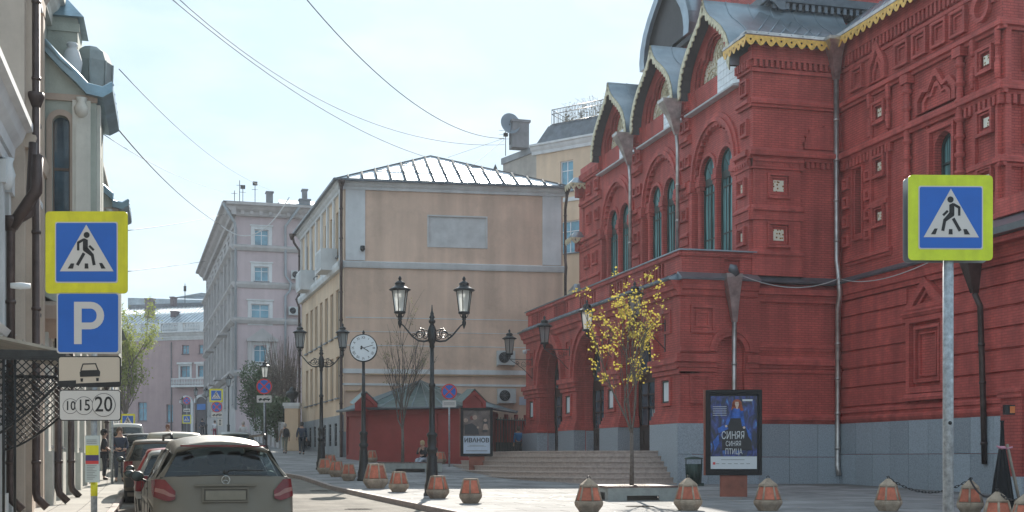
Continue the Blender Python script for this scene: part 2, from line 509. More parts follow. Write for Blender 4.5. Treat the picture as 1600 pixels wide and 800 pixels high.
sheet('pavement_bed', lambda Y: [right_kerb(Y) + .14, 12, 24, 60], YSP, lambda Y: g(Y) - .012, JOINT)
sheet('left_pavement_bed', lambda Y: [-3.9, -2.5, left_kerb(Y) - .14], YSP, lambda Y: g(Y) - .012, JOINT)

plaza = thing('plaza_paving', None, None, (8, 30, g(30)), world=True); plaza['kind'] = 'structure'
rnd = random.Random(4)
def slab_mesh(nm, w, l, m):
    mb = MB(); h = .011
    mb.box(-w / 2 + h, w / 2 - h, -l / 2 + h, l / 2 - h, -.05, 0)
    me = bpy.data.meshes.new(nm); me.from_pydata(mb.v, [], mb.f); me.materials.append(m); return me
SW_, SL_ = 1.5, 1.0
SM = slab_mesh('paving_slab', SW_, SL_, PAVE)
cells = []
for j in range(0, 130):
    Yc = 14 + j * SL_ + .5
    k0 = math.ceil((right_kerb(Yc) + .16 + SW_ / 2) / SW_)
    for k in range(k0, 34):
        Xc = k * SW_ + (SW_ / 2 if j % 2 else 0)
        if Yc > 44 and Xc > 19: continue
        if Xc > 24.2 + (33 - Yc) * .3 and Yc > 33: continue
        if Yc > 70 and Xc > 10: continue
        px = 800 + 2000 * ((Xc * CT - Yc * ST) / (Xc * ST + Yc * CT))
        D = Xc * ST + Yc * CT
        py = 715 + (1.6 - g(Yc)) * 2000 / D
        cells.append((0 if (380 < px < 1640 and py < 812) else 1, D, Xc, Yc))
cells.sort()
def slope(Y): return math.atan((g(Y + .5) - g(Y - .5)))
for q, D, Xc, Yc in cells[:298]:
    child(SM, 'paving_slab', plaza, (Xc, Yc, g(Yc)), (slope(Yc), 0, 0))
mb = MB()
for q, D, Xc, Yc in cells[298:]:
    h = .006; z0, z1 = g(Yc - .5), g(Yc + .5)
    x0, x1, y0, y1 = Xc - SW_ / 2 + h, Xc + SW_ / 2 - h, Yc - SL_ / 2 + h, Yc + SL_ / 2 - h
    mb.add([(x0, y0, z0), (x1, y0, z0), (x1, y1, z1), (x0, y1, z1), (x0, y0, z0 - .03), (x1, y0, z0 - .03)], [(0, 1, 2, 3), (4, 5, 1, 0)])
# half slabs that fill the line along the kerb
for j in range(0, 130):
    Yc = 14 + j * SL_ + .5
    k0 = math.ceil((right_kerb(Yc) + .16 + SW_ / 2) / SW_)
    xl = k0 * SW_ + (SW_ / 2 if j % 2 else 0) - SW_ / 2 - .006
    xr = right_kerb(Yc) + .16
    z0, z1 = g(Yc - .5), g(Yc + .5)
    if xl - xr > .05: mb.add([(right_kerb(Yc-.5) + .16, Yc - .494, z0), (xl, Yc - .494, z0), (xl, Yc + .494, z1), (right_kerb(Yc+.5) + .16, Yc + .494, z1)], [(0, 1, 2, 3)])
far_p = mb.build('far_paving', PAVE, plaza); far_p['kind'] = 'stuff'
lp = thing('left_footway_paving', None, None, (-2.4, 30, g(30)), world=True); lp['kind'] = 'structure'
SML = slab_mesh('paving_slab', .6, .6, PAVEL)
for j in range(90):
    Yc = 26 + j * .6
    for k in range(4):
        Xc = -1.66 - k * .6 - (.012 * max(0, Yc - 30)) - (.03 * (Yc - 45) if Yc > 45 else 0)
        if Xc > -3.9 and j * 4 + k < 298:
            child(SML, 'paving_slab', lp, (Xc, Yc, g(Yc)), (slope(Yc), 0, 0))
mb = MB()
for (y0, y1) in ((-60, 0), (0, 16), (16, 25.7), (80, 100), (100, 160)):
    mb.add([(-3.9, y0, g(y0)), (left_kerb(y0) - .14, y0, g(y0)), (left_kerb(y1) - .14, y1, g(y1)), (-3.9, y1, g(y1))], [(0, 1, 2, 3)])
o = mb.build('far_paving', PAVEL, lp); o['kind'] = 'stuff'
def kerb_mesh(L):
    mb = MB(); mb.mould(-L / 2 + .004, L / 2 - .004, [(-.3, -.075), (.0, -.075), (.012, -.06), (.012, .06), (-.004, .075), (-.3, .075)], lambda u, v, d: (d, u, v))
    me = bpy.data.meshes.new('kerbstone'); me.from_pydata(mb.v, [], mb.f); me.materials.append(KERB); return me
KM = kerb_mesh(1.0)
for nm, fn, y0, y1, sx in (('right_kerb', right_kerb, 20, 110, 1), ('left_kerb', left_kerb, 14, 100, -1)):
    kb = thing(nm, None, None, (fn(y0), y0, g(y0)), world=True); kb['kind'] = 'structure'
    Y = y0
    while Y < y1:
        Xa, Xb = fn(Y), fn(Y + 1)
        a = math.atan2(-(Xb - Xa), 1)
        L = math.hypot(1, Xb - Xa)
        child(KM, 'kerbstone', kb, ((Xa + Xb) / 2 + .07 * sx, Y + .5, g(Y + .5)), (slope(Y + .5), 0, a), (1, L, 1))
        Y += 1
# ------------------------------------------------------------------ the red brick theatre
def band(mb, T, u0, u1, v0, v1, d0, slope_top=True):
    """a projecting string course with a sloped weathering"""
    h = v1 - v0
    mb.mould(u0, u1, [(v0 - .10, -.01), (v0 - .10, d0 * .45), (v0, d0 * .55), (v0 + .02, d0), (v0 + h * .55, d0), (v1, .02 if slope_top else d0), (v1, -.01)], T)
th = thing('red_brick_theatre', 'dark red ornate brick building with three pointed gables, arched porch and gilded eaves', 'building', (22, 44, .7), world=True)
XU, XP, YS_, XW = 20.5, 17.6, 43.0, 24.1
TU, TP, TS, TR, TE = NX(XU), NX(XP), NY(YS_), NX(XW), NY(33.4)
BAY = [46.40, 52.05, 57.70]
VT = 16.5
# --- upper facade with big arched recesses
mb = MB()
holes = [archhole(b, 1.95, 9.1, 12.75, 22) for b in BAY]
mb.plate([(43.405, 8), (63.1, 8), (63.1, VT), (43.405, VT)], holes, -.12, 0, TU)
mb.build('facade_wall', RED, th)
mb = MB()
for b in BAY:
    hs = [archhole(b + s * .84, .68, 9.3, 12.9, 14) for s in (-1, 1)]
    mb.plate([(b - 2.0, 9.0), (b + 2.0, 9.0), (b + 2.0, 14.9), (b - 2.0, 14.9)], hs, -.32, -.12, TU)
mb.build('window_bay_wall', RED, th)
for b in BAY:
    for s in (-1, 1):
        c = b + s * .84
        f = MB()
        o = archhole(c, .68, 9.3, 12.9, 14); i = archhole(c, .61, 9.38, 12.9, 14)
        f.plate(o, [i], -0.280, -0.210, TU)
        f.box(c - .55, c + .55, 12.45, 12.75, -0.280, -0.220, TU)
        f.box(c - .03, c + .03, 9.38, 12.45, -0.280, -0.220, TU)
        f.box(c - .30, c - .28, 9.38, 12.45, -0.280, -0.240, TU)
        f.box(c + .28, c + .30, 9.38, 12.45, -0.280, -0.240, TU)
        f.box(c - .55, c + .55, 10.28, 10.33, -0.280, -0.225, TU)
        f.box(c - .55, c + .55, 12.1, 12.15, -0.280, -0.225, TU)
        for q in (-.5, 0, .5):
            f.tube([TU(c, 12.75, -.26), TU(c + .6 * math.sin(q * 1.6), 12.78 + .66 * math.cos(q * 1.6), -.26)], .014, 4)
        fr = f.build('window', DFRAME, th)
        p = MB(); p.plate(i, [], -.31, -.27, TU)
        p.build('pane', TEAL, fr)
mb = MB()
for b in BAY:
    # colonnettes, capital blocks, hood arcs
    for du in (0, -1.62, 1.62):
        mb.lathe([(.12, 0), (.15, .1), (.09, .25), (.09, 3.0), (.14, 3.1), (.10, 3.2)], TU(b + du, 9.2, -.10), 10)
        mb.box(b + du - .17, b + du + .17, 12.35, 12.95, -.3, .01, TU)
        mb.box(b + du - .21, b + du + .21, 12.50, 12.72, -.3, .05, TU)
    for s in (-1, 1):
        archring(mb, b + s * .84, 12.9, .68, .82, -.12, -.04, TU, 14)
    # scalloped inner ring
    n = 18; ri, ro = 1.72, 1.96
    lob = []
    for k in range(n):
        a0 = PI * k / n; a1 = PI * (k + 1) / n; am = (a0 + a1) / 2
        for t in (0, .25, .5, .75):
            a = a0 + (a1 - a0) * t
            r = ri + .13 * abs(math.sin(PI * t)) if True else ri
            lob.append((b + r * math.cos(a), 12.75 + r * math.sin(a)))
    lob.append((b - ri, 12.75))
    mb.plate(arc(b, 12.75, ro, PI, 0, 24)[::1] + lob, [], -.13, .06, TU)
    archring(mb, b, 12.75, 1.95, 2.12, 0, .16, TU, 24)
    archring(mb, b, 12.75, 2.12, 2.30, 0, .08, TU, 24)
    for s in (-1, 1):
        mb.box(b + s * 2.12 - .17, b + s * 2.12 + .17, 9.0, 12.45, -.0, .14, TU)
        mb.box(b + s * 2.12 - .22, b + s * 2.12 + .22, 12.35, 12.80, -.0, .22, TU)
mb.build('window_surround', RED2, th)
# --- piers of the upper facade
piers = [(43.0, 44.15), (48.72, 49.73), (54.37, 55.38), (60.0, 62.9)]
def sqpanel(mb, T, u, v, s, d=0.0):
    mb.ring(u - s, u + s, v - s, v + s, .09, d, d + .13, T)
    mb.ring(u - s * .74, u + s * .74, v - s * .74, v + s * .74, .06, d, d + .07, T)
def flared(mb, T, u0, u1, d=.14):
    """tiered pier with flared ledges"""
    e = .10
    for (va, vb) in ((9.05, 10.45), (10.65, 12.2)):
        mb.box(u0, u1, va, vb, 0, d, T)
    for (va, vb, k) in ((8.25, 9.0, 1), (10.3, 10.62, 1), (12.15, 12.4, 1)):
        mb.box(u0 - e, u1 + e, va, vb, 0, d + .06, T)
        mb.mould(u0 - e, u1 + e, [(vb, -.01), (vb, d + .12), (vb + .08, d + .13), (vb + .22, d), (vb + .22, -.01)], T)
pan_u = [(43.6,), (48.95, 49.5), (54.6, 55.15), (60.6, 61.9)]
for ip, (a, b_) in enumerate(((43.0, 44.1), (48.7, 49.75), (54.35, 55.4), (60.0, 63.1))):
    mb = MB()
    flared(mb, TU, piers[ip][0] + .04, piers[ip][1] - .04, .12)
    band(mb, TU, a - .0, b_, 12.62, 12.98, .30)
    band(mb, TU, a, b_, 14.55, 14.85, .22)
    dentils(mb, a, b_, 12.28, 12.55, .1, .24, .10, .10, TU)
    mb.box(a, b_, 15.75, 16.5, 0, .12, TU)
    dentils(mb, a, b_, 15.85, 16.15, .1, .22, .10, .10, TU)
    for u in pan_u[ip]:
        s = .26 if u not in (43.6, 60.6, 61.9) else .34
        for v in (9.75, 11.55): sqpanel(mb, TU, u, v, s, .12)
        for v in (13.75, 15.25): sqpanel(mb, TU, u, v, s * .9, 0)
    mb.build('facade_pier', RED2, th)
tl = MB(); tl.box(-.15, .15, -.15, .15, 0, .03)
tme = bpy.data.meshes.new('ornament_tile'); tme.from_pydata(tl.v, [], tl.f); tme.materials.append(MAJ)
RNX = Matrix(((0, 0, -1), (1, 0, 0), (0, 1, 0))).to_euler()
RNY = Matrix(((1, 0, 0), (0, 0, -1), (0, 1, 0))).to_euler()
for u in (43.6, 49.5, 55.15, 48.95, 54.6, 60.6):
    for v in (9.75, 11.55):
        k = .75 if u != 43.6 else 1.0
        child(tme, 'ornament_tile', th, TU(u, v, .125), RNX, (k, k, 1))
# --- gables
OG = [(2.5, 0), (2.56, .35), (2.45, .8), (2.15, 1.3), (1.68, 1.75), (1.15, 2.12), (.68, 2.42), (.36, 2.70), (.15, 3.0), (.05, 3.25)]
def ogee(b, k=1.0, base=16.2, ks=1.0):
    L = [(b + x * k, base + y * ks) for x, y in OG]
    Rr = [(b - x * k, base + y * ks) for x, y in reversed(OG)]
    return L + Rr
lace = MB(); soff = MB(); tymp = MB(); sill = MB()
for gi, b in enumerate(BAY):
    out = ogee(b)
    inn = [(b + (u - b) * .955, 16.2 + (v - 16.2) * .985 - .02) for u, v in out]
    XF = XU - .5
    # roof shell
    rf = MB(); rf.smooth = False
    XB = 26.0
    vs = []; fs = []
    for (u, v) in out: vs += [(XF, u, v), (XB, u, v)]
    n = len(out)
    for i in range(n - 1): fs.append((2 * i, 2 * i + 2, 2 * i + 3, 2 * i + 1))
    rf.smooth = True
    rf.add(vs, fs); rf.smooth = False
    # rolled seams across the barrel
    for q in range(1, 7):
        x = XF + q * .95
        rf.tube([(x, u, v + .015) for u, v in out], .022, 4, False)
    g_ = rf.build('gable_roof', TIN, th)
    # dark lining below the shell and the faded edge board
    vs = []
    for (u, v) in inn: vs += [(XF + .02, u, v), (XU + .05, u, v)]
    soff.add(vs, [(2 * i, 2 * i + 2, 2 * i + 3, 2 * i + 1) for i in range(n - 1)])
    # gilded lace with scallops hanging inwards
    dens = []
    for i in range(n - 1):
        (ua, va), (ub, vb) = out[i], out[i + 1]
        L = math.hypot(ub - ua, vb - va); k = max(1, round(L / .30))
        for j in range(k):
            for t in (0, .25, .5, .75):
                q = (j + t) / k
                u, v = ua + (ub - ua) * q, va + (vb - va) * q
                nx_, ny_ = -(vb - va) / L, (ub - ua) / L
                dep = .15 + .15 * abs(math.sin(PI * t))
                if abs(u - b) < .25: dep *= .6
                dens.append((u + nx_ * dep, v + ny_ * dep, u, v))
    dens.append((out[-1][0], out[-1][1] - .2, *out[-1]))
    vs = []; fs = []
    for (a, c, u, v) in dens: vs += [(XF - .03, a, c), (XF - .03, u, v), (XF + .02, a, c), (XF + .02, u, v)]
    for i in range(len(dens) - 1):
        p, q = 4 * i, 4 * i + 4
        fs += [(p, p + 1, q + 1, q), (p, q, q + 2, p + 2), (p + 2, q + 2, q + 3, p + 3)]
    lace.add(vs, fs)
    # tympanum: mouldings stepping inwards round an ornate panel
    def scaled(k, lift=0.0, cut=15.62):
        return [(b + (u - b) * k, cut + (v - cut) * k + lift) for u, v in out] 
    bs = [(b - 2.42, 15.62), (b + 2.42, 15.62)]
    o0 = [(b + 2.42, 15.62)] + [(b + (u - b) * .965, v - .03) for u, v in out] + [(b - 2.42, 15.62)]
    def trefoil(k):
        pts = [(b + .95 * k, 15.75)]
        pts += arc(b + .42 * k, 16.55, .62 * k, -.5, 1.15, 8)
        pts += arc(b, 17.25, .50 * k, .15, PI - .15, 8)
        pts += arc(b - .42 * k, 16.55, .62 * k, PI - 1.15, PI + .5, 8)
        pts += [(b - .95 * k, 15.75)]
        return pts
    tymp.plate(o0, [trefoil(1.9)], -.02, .02, TU)
    tymp.plate([(b - 2.35, 15.64), (b + 2.35, 15.64), (b + 2.1, 17.5), (b, 18.75), (b - 2.1, 17.5)], [trefoil(1.76)], -.14, -.06, TU)
    tymp.plate([(b - 2.35, 15.66), (b + 2.35, 15.66), (b + 2.0, 17.45), (b, 18.7), (b - 2.0, 17.45)], [trefoil(1.62)], -.26, -.18, TU)
    pn = MB(); pn.plate([(b - 2.2, 15.66), (b + 2.2, 15.66), (b + 2.0, 17.3), (b, 18.5), (b - 2.0, 17.3)], [], -.34, -.28, TU)
    pp = pn.build('ornament_panel', MAJ, th)
    # majolica scrolls in relief
    sc_ = MB()
    for (cu, cv, r) in ((b + .75, 16.45, .62), (b - .75, 16.45, .62), (b, 17.45, .55), (b + 1.5, 16.1, .22)):
        for rr in (r, r * .68, r * .3):
            sc_.tube([(XU + .27, cu + rr * math.cos(a * PI / 8), cv + rr * math.sin(a * PI / 8)) for a in range(17)], .03, 5, False)
        for a in range(6):
            q = a * PI / 3
            sc_.tube([(XU + .26, cu, cv), (XU + .26, cu + r * .65 * math.cos(q), cv + r * .65 * math.sin(q))], .022, 4)
    sc_.build('scroll_relief', CREAMG, pp)
    # white glazed tiles in the half nearer the street corner
    wt = MB(); wt.box(-.135, .135, -.135, .135, 0, .02)
    wme = MESHC.get('wt')
    if wme is None:
        wme = bpy.data.meshes.new('glazed_tile'); wme.from_pydata(wt.v, [], wt.f); wme.materials.append(WTILE); MESHC['wt'] = wme
    for i in range(7):
        for j in range(5):
            u, v = b - 2.18 + i * .285, 15.78 + j * .285
            if v > 16.95 - max(0, (b - 1.5 - u)) * .9: continue
            child(wme, 'glazed_tile', th, TU(u, v, .03), RNX)
    sill.mould(b - 2.35, b + 2.35, [(15.50, 0), (15.50, .30), (15.56, .32), (15.64, .02), (15.64, 0)], TU)
lace.build('gable_lace', CREAMG, th)
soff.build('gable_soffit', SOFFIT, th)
tymp.build('gable_wall', RED, th)
sill.build('gable_sill', WHITEP, th)
# --- side wall (turned to the camera)
mb = MB()
mb.plate([(20.5, .4), (24.1, .4), (24.1, 16.7), (20.5, 16.7)], [], -.4, 0, TS)
mb.build('side_wall', RED, th)
mb = MB()
flared(mb, TS, 20.5 - .0, 22.35, .14)
for v in (9.75, 11.55): sqpanel(mb, TS, 21.45, v, .46, .14)
band(mb, TS, 20.3, 24.1, 12.62, 12.98, .30)
band(mb, TS, 20.4, 24.1, 14.55, 14.80, .16)
dentils(mb, 20.4, 22.4, 12.25, 12.53, .0, .22, .11, .10, TS)
dentils(mb, 22.6, 24.0, 12.30, 12.53, .0, .12, .11, .10, TS)
dentils(mb, 20.5, 24.0, 15.90, 16.15, .0, .14, .11, .11, TS)
mb.box(20.4, 24.1, 16.15, 16.7, 0, .14, TS)
mb.box(20.45, 24.1, 15.72, 15.86, 0, .08, TS)
# blind scalloped arch
pts = [(22.55, 13.0)]
for k in range(9):
    a = PI - PI * k / 8; r0 = .74
    for t in (-.3, 0, .3):
        rr = r0 + (.09 if t == 0 else 0)
        aa = a + t * PI / 12
        pts.append((23.35 + rr * 1.05 * math.cos(aa), 13.25 + rr * .82 * math.sin(aa)))
pts.append((24.08, 13.0))
mb.plate(pts, [], 0, .07, TS)
# lower storey bands
band(mb, TS, 20.6, 24.1, 7.55, 7.95, .26)
mb.box(20.6, 24.1, 7.30, 7.45, 0, .10, TS)
band(mb, TS, 20.6, 24.1, 5.62, 5.78, .08)
band(mb, TS, 20.6, 24.1, 4.98, 5.32, .22)
mb.box(20.6, 24.1, 4.72, 4.86, 0, .08, TS)
band(mb, TS, 20.6, 24.1, 2.95, 3.2, .20)
mb.build('side_moulding', RED2, th)
for v in (9.75, 11.55): child(tme, 'ornament_tile', th, TS(21.45, v, .145), RNY, (1.35, 1.35, 1))
mb = MB()
mb.mould(20.5, 24.1, [(7.98, -.01), (7.98, .36), (8.04, .38), (8.26, .02), (8.26, -.01)], TS)
mb.build('ledge_flashing', FLASH, th)
# --- porch
TPS = NY(YS_ - .15)
AR = [47.25, 53.15, 59.15]; FL = 1.86
mb = MB()
mb.plate([(YS_ + .155, .4), (63.6, .4), (63.6, 8.0), (YS_ + .155, 8.0)], [archhole(a, 1.9, FL, 5.2, 20) for a in AR], -.38, 0, TP)
mb.plate([(YS_ + .3, .4), (63.5, .4), (63.5, 7.9), (YS_ + .3, 7.9)], [archhole(a, 1.78, FL, 5.2, 20) for a in AR], -.72, -.38, TP)
mb.build('porch_front_wall', RED, th)
mb = MB()
mb.plate([(XP, .4), (20.7, .4), (20.7, 8.0), (XP, 8.0)], [archhole(19.55, .55, 2.84, 5.45, 14)], -.3, 0, TPS)
mb.plate([(18.9, 2.8), (20.2, 2.8), (20.2, 6.2), (18.9, 6.2)], [], -.32, -.22, TPS)
mb.build('porch_side_wall', RED, th)
mb = MB()
pf = MB()
pf.plate([(YS_ + .06, 8.0), (63.5, 8.0), (63.5, 9.05), (YS_ + .06, 9.05)],
         [rect(u, u + .22, 8.32, 8.82) for s0 in (44.6, 48.6, 52.6, 56.6, 60.6) for u in [s0 + .33 * i for i in range(7)]], -.22, -.08, TP)
pf.box(YS_ + .2, 63.5, 8.0, 9.04, -.32, -.225, TP)
pf.plate([(XP + .08, 8.0), (20.5, 8.0), (20.5, 9.05), (XP + .08, 9.05)], [rect(19.35, 19.95, 8.3, 8.8)], -.2, -.06, TPS)
pf.box(XP + .3, 20.5, 8.0, 9.04, -.3, -.22, TPS)
pf.box(XP + .05, 20.5, 8.88, 9.05, -.06, .02, TPS)
pf.box(YS_ - .12, 63.55, 8.895, 9.05, -.07, .012, TP)
pf.build('porch_parapet', RED, th)
cp = MB()
cp.box(YS_ - .22, 63.7, 9.05, 9.10, -.42, .06, TP)
cp.box(XP + .3, 20.55, 9.053, 9.10, -.40, .12, TPS)
cp.mould(YS_ - .15, 63.75, [(7.98, -.01), (7.98, .42), (8.03, .44), (8.28, -.05), (8.28, -.1)], TP)
cp.mould(XP - .1, 20.6, [(7.975, -.01), (7.975, .36), (8.04, .38), (8.275, .0), (8.275, -.05)], TPS)
cp.box(XP + .3, XU + .1, YS_ + .2, 63.4, 8.3, 8.36)
# roof flashing seams
u = YS_ + .3
while u < 63.4:
    cp.tube([TP(u, 8.05, .44), TP(u, 8.28, -.03)], .02, 4); u += .75
cp.build('porch_flashing', TIN, th)
# cornice and trims
mb = MB()
def pm(u0, u1, prof): mb.mould(u0, u1, prof, TP)
pm(YS_ - .15, 63.7, [(7.45, 0), (7.45, .10), (7.62, .14), (7.66, .24), (7.80, .26), (7.97, .36), (7.97, 0)])
mb.mould(XP, 20.6, [(7.45, 0), (7.45, .10), (7.62, .13), (7.66, .20), (7.80, .22), (7.97, .30), (7.97, 0)], TPS)
for a in AR:
    archring(mb, a, 5.2, 1.9, 2.16, 0, .14, TP, 24)
    archring(mb, a, 5.2, 2.16, 2.40, 0, .24, TP, 24)
    archring(mb, a, 5.2, 1.78, 1.88, -.38, -.32, TP, 20)
PP = [(YS_ - .15, 45.35), (49.15, 51.25), (55.05, 57.25), (61.05, 63.6)]
for i, (a, b_) in enumerate(PP):
    for (va, vb, d) in ((4.62, 4.78, .08), (4.80, 5.0, .14), (5.0, 5.22, .22), (2.84, 3.0, .16), (3.0, 3.15, .10), (3.15, 3.28, .05)):
        ext = d
        mb.box(a - (ext if i else .0), b_ + ext, va, vb, -.40, d, TP)
        mb.box(a - (.12 + ext * .6) if i else a, b_ + .12 + ext * .6, va, vb, -.73, -.35, TP)
    # display recess
    c = (a + b_) / 2
    mb.ring(c - .46, c + .46, 3.5, 4.55, .10, 0, .09, TP)
    mb.ring(c - .42, c + .42, 6.15, 7.0, .09, 0, .07, TP)
# base and capitals on the side
for (va, vb, d) in ((4.70, 4.84, .08), (4.86, 5.05, .12), (5.05, 5.32, .22), (2.84, 3.0, .16), (3.0, 3.15, .10), (3.15, 3.28, .05)):
    mb.box(XP - d, 18.98, va, vb, 0, d, TPS)
    mb.box(20.12, 20.62, va, vb, 0, d, TPS)
mb.ring(17.95, 18.75, 3.55, 4.62, .10, 0, .08, TPS)
mb.ring(18.05, 18.65, 3.66, 4.51, .05, 0, .045, TPS)
mb.ring(17.98, 18.92, 6.1, 7.1, .10, 0, .09, TPS)
mb.ring(18.2, 18.7, 6.32, 6.88, .06, 0, .05, TPS)
archring(mb, 19.55, 5.45, .55, .72, 0, .08, TPS, 16)
archring(mb, 19.55, 5.45, .72, .86, 0, .14, TPS, 16)
mb.box(XP, 18.75, 5.42, 5.58, 0, .10, TPS); mb.box(20.38, 20.62, 5.42, 5.58, 0, .10, TPS)
mb.build('porch_moulding', RED2, th)
# framed notices in the porch piers
for i, (a, b_) in enumerate(PP):
    c = (a + b_) / 2
    f = MB(); f.ring(c - .33, c + .33, 3.62, 4.42, .05, 0, .05, TP)
    fo = f.build('notice_frame', DFRAME, th)
    q = MB(); q.box(c - .28, c + .28, 3.67, 4.37, 0, .02, TP); pq = q.build('notice_sheet', WFRAME, fo)
# granite bases as separate slabs
def gslab(T, u0, u1, v0, v1, d0, d1):
    m_ = MB(); m_.box(u0 + .009, u1 - .009, v0 + .009, v1 - .009, d0, d1, T)
    return m_.build('granite_slab', GRAN, th)
for i, (a, b_) in enumerate(PP):
    z0 = 1.0 if i else .5
    gslab(TP, a - (.12 if i else .12), b_ + .12, FL - .9 if i else .3, 2.84, -.40, .17)
    gslab(TP, a - .22 if i else a + .3, b_ + .22, FL - .2, 2.82, -.74, -.405)
for (u0, u1) in ((17.43, 18.6), (18.6, 19.75), (19.75, 20.62)):
    gslab(TPS, u0, u1, 1.72, 2.84, .001, .171); gslab(TPS, u0, u1, .3, 1.72, .001, .171)
for (u0, u1) in ((20.62, 21.9), (21.9, 23.05), (23.05, 24.1)):
    gslab(TS, u0, u1, 1.62, 2.84, 0, .15); gslab(TS, u0, u1, .3, 1.62, 0, .15)
# porch interior and doors
mb = MB()
mb.box(XP + .2, XU + .2, YS_ + .4, 63.4, FL - .25, FL)
mb.build('porch_floor', GRANS, th)
mb = MB()
mb.box(XP + 1.16, XU, YS_ + .3, 63.4, 7.3, 7.9); mb.box(XU - .05, XU + .1, YS_ + .2, 63.4, FL, 8)
mb.box(XP + .6, XU + .1, 63.3, 63.5, FL, 7.9)
mb.build('porch_inner_wall', RED2, th)
for a in AR:
    d = MB(); TD = NX(XP + .76)
    o = archhole(a, 1.85, FL, 5.2, 18)
    hs = [rect(a - 1.6, a - .12, FL + 1.05, 4.6), rect(a + .12, a + 1.6, FL + 1.05, 4.6), [(a - 1.6, 5.05), (a + 1.6, 5.05)] + arc(a, 5.2, 1.6, .05, PI - .05, 14)]
    d.plate(o, hs, -.08, 0, TD)
    for s in (-1, 1):
        d.box(a + s * .77 - .03, a + s * .77 + .03, FL + 1.05, 4.6, -.06, .02, TD)
        for v in (3.6, 4.1): d.box(a + s * .77 - .65, a + s * .77 + .65, v, v + .04, -.06, .02, TD)
        d.ring(a + s * .77 - .55, a + s * .77 + .55, FL + .18, FL + .9, .08, 0, .04, TD)
    for q in (-.7, 0, .7): d.box(a + q - .025, a + q + .025, 5.05, 6.5, -.06, .02, TD)
    dd = d.build('double_door', DOORM, th)
    p = MB(); p.plate([(u, v) for u, v in archhole(a, 1.7, FL + .9, 5.2, 18)], [], -.06, -.05, TD); p.build('pane', DGLASS, dd)
    h = MB()
    for s in (-1, 1): h.tube([TD(a + s * .10, 2.8, .06), TD(a + s * .10, 3.5, .06)], .02, 6)
    h.build('handle', PIPE, dd)
# --- right wing towards the street
mb = MB()
mb.plate(rect(33.805, YS_, 8.1, 17.1), [archhole(36.45, .50, 9.2, 11.65, 14), archhole(41.75, .26, 9.75, 11.95, 10)], -.4, 0, TR)
mb.plate(rect(14, YS_, -.2, 8.1), [], -.4, 0, TR)
mb.build('wing_wall', RED, th)
f = MB(); f.plate(archhole(36.45, .5, 9.2, 11.65, 14), [archhole(36.45, .43, 9.27, 11.65, 14)], -.33, -.25, TR)
f.box(36.42, 36.48, 9.3, 11.2, -.33, -.26, TR); f.box(36.0, 36.9, 11.15, 11.22, -.33, -.26, TR); f.box(36.0, 36.9, 10.2, 10.25, -.33, -.26, TR)
fo = f.build('window', DFRAME, th); p = MB(); p.box(35.9, 37.0, 9.2, 12.2, -.38, -.34, TR); p.build('pane', TEAL, fo)
f = MB(); f.plate(archhole(41.75, .26, 9.75, 11.95, 10), [archhole(41.75, .21, 9.8, 11.95, 10)], -.33, -.27, TR)
fo = f.build('narrow_window', DFRAME, th); p = MB(); p.box(41.4, 42.1, 9.7, 12.3, -.38, -.34, TR); p.build('pane', DGLASS, fo)
mb = MB()
# string courses
for (va, vb, d) in ((12.62, 12.98, .28), (14.55, 14.85, .24)):
    band(mb, TR, 33.415 - d, 42.95, va, vb, d)
band(mb, TR, 33.2, 34.9, 10.45, 10.72, .22); band(mb, TR, 39.6, 40.9, 10.45, 10.72, .18)
band(mb, TR, 33.2, 34.9, 8.75, 9.0, .22); band(mb, TR, 39.5, 42.6, 8.75, 8.95, .14)
dentils(mb, 39.4, 42.9, 12.22, 12.52, 0, .15, .12, .12, TR)
dentils(mb, 33.3, 35.2, 12.22, 12.52, 0, .18, .12, .12, TR)
dentils(mb, 33.3, 42.9, 16.05, 16.42, 0, .14, .12, .12, TR)
mb.box(33.3, 42.95, 16.42, 17.1, 0, .16, TR)
mb.box(33.3, 42.95, 15.86, 15.98, 0, .08, TR)
# five niches of the frieze
for u in (38.8, 37.7, 36.6, 35.55, 41.75):
    s = .42
    mb.ring(u - s, u + s, 14.95, 15.8, .10, 0, .14, TR); mb.ring(u - s * .62, u + s * .62, 15.1, 15.66, .07, 0, .07, TR)
# ogee niche and round niche
def keel(cu, v0, w, h): return [(cu + w, v0), (cu + w, v0 + h * .35), (cu + w * .85, v0 + h * .55), (cu + w * .45, v0 + h * .75), (cu + .04, v0 + h), (cu - .04, v0 + h), (cu - w * .45, v0 + h * .75), (cu - w * .85, v0 + h * .55), (cu - w, v0 + h * .35), (cu - w, v0)]
mb.plate(keel(40.35, 14.85, .58, 1.45), [keel(40.35, 14.9, .40, 1.05)], 0, .16, TR)
mb.plate(keel(40.35, 14.88, .34, .9), [keel(40.35, 14.9, .22, .66)], 0, .09, TR)
archring(mb, 34.3, 15.4, .30, .42, 0, .16, TR, 20, 0, 2 * PI - .01); archring(mb, 34.3, 15.4, .48, .60, 0, .10, TR, 20, 0, PI)
# tiled squares
for u in (40.2, 34.1):
    for v in (13.75, 11.85, 10.1):
        sqpanel(mb, TR, u, v, .40, .06)
    mb.box(u - .62, u - .50, 8.9, 14.5, 0, .12, TR); mb.box(u + .50, u + .62, 8.9, 14.5, 0, .12, TR)
    for v in (13.0, 14.0):
        mb.lathe([(.05, 0), (.10, .05), (.06, .12), (.10, .2), (.10, .5), (.06, .58), (.1, .66), (.05, .7)], TR(u - .62, v, .12), 8)
        mb.lathe([(.05, 0), (.10, .05), (.06, .12), (.10, .2), (.10, .5), (.06, .58), (.1, .66), (.05, .7)], TR(u + .62, v, .12), 8)
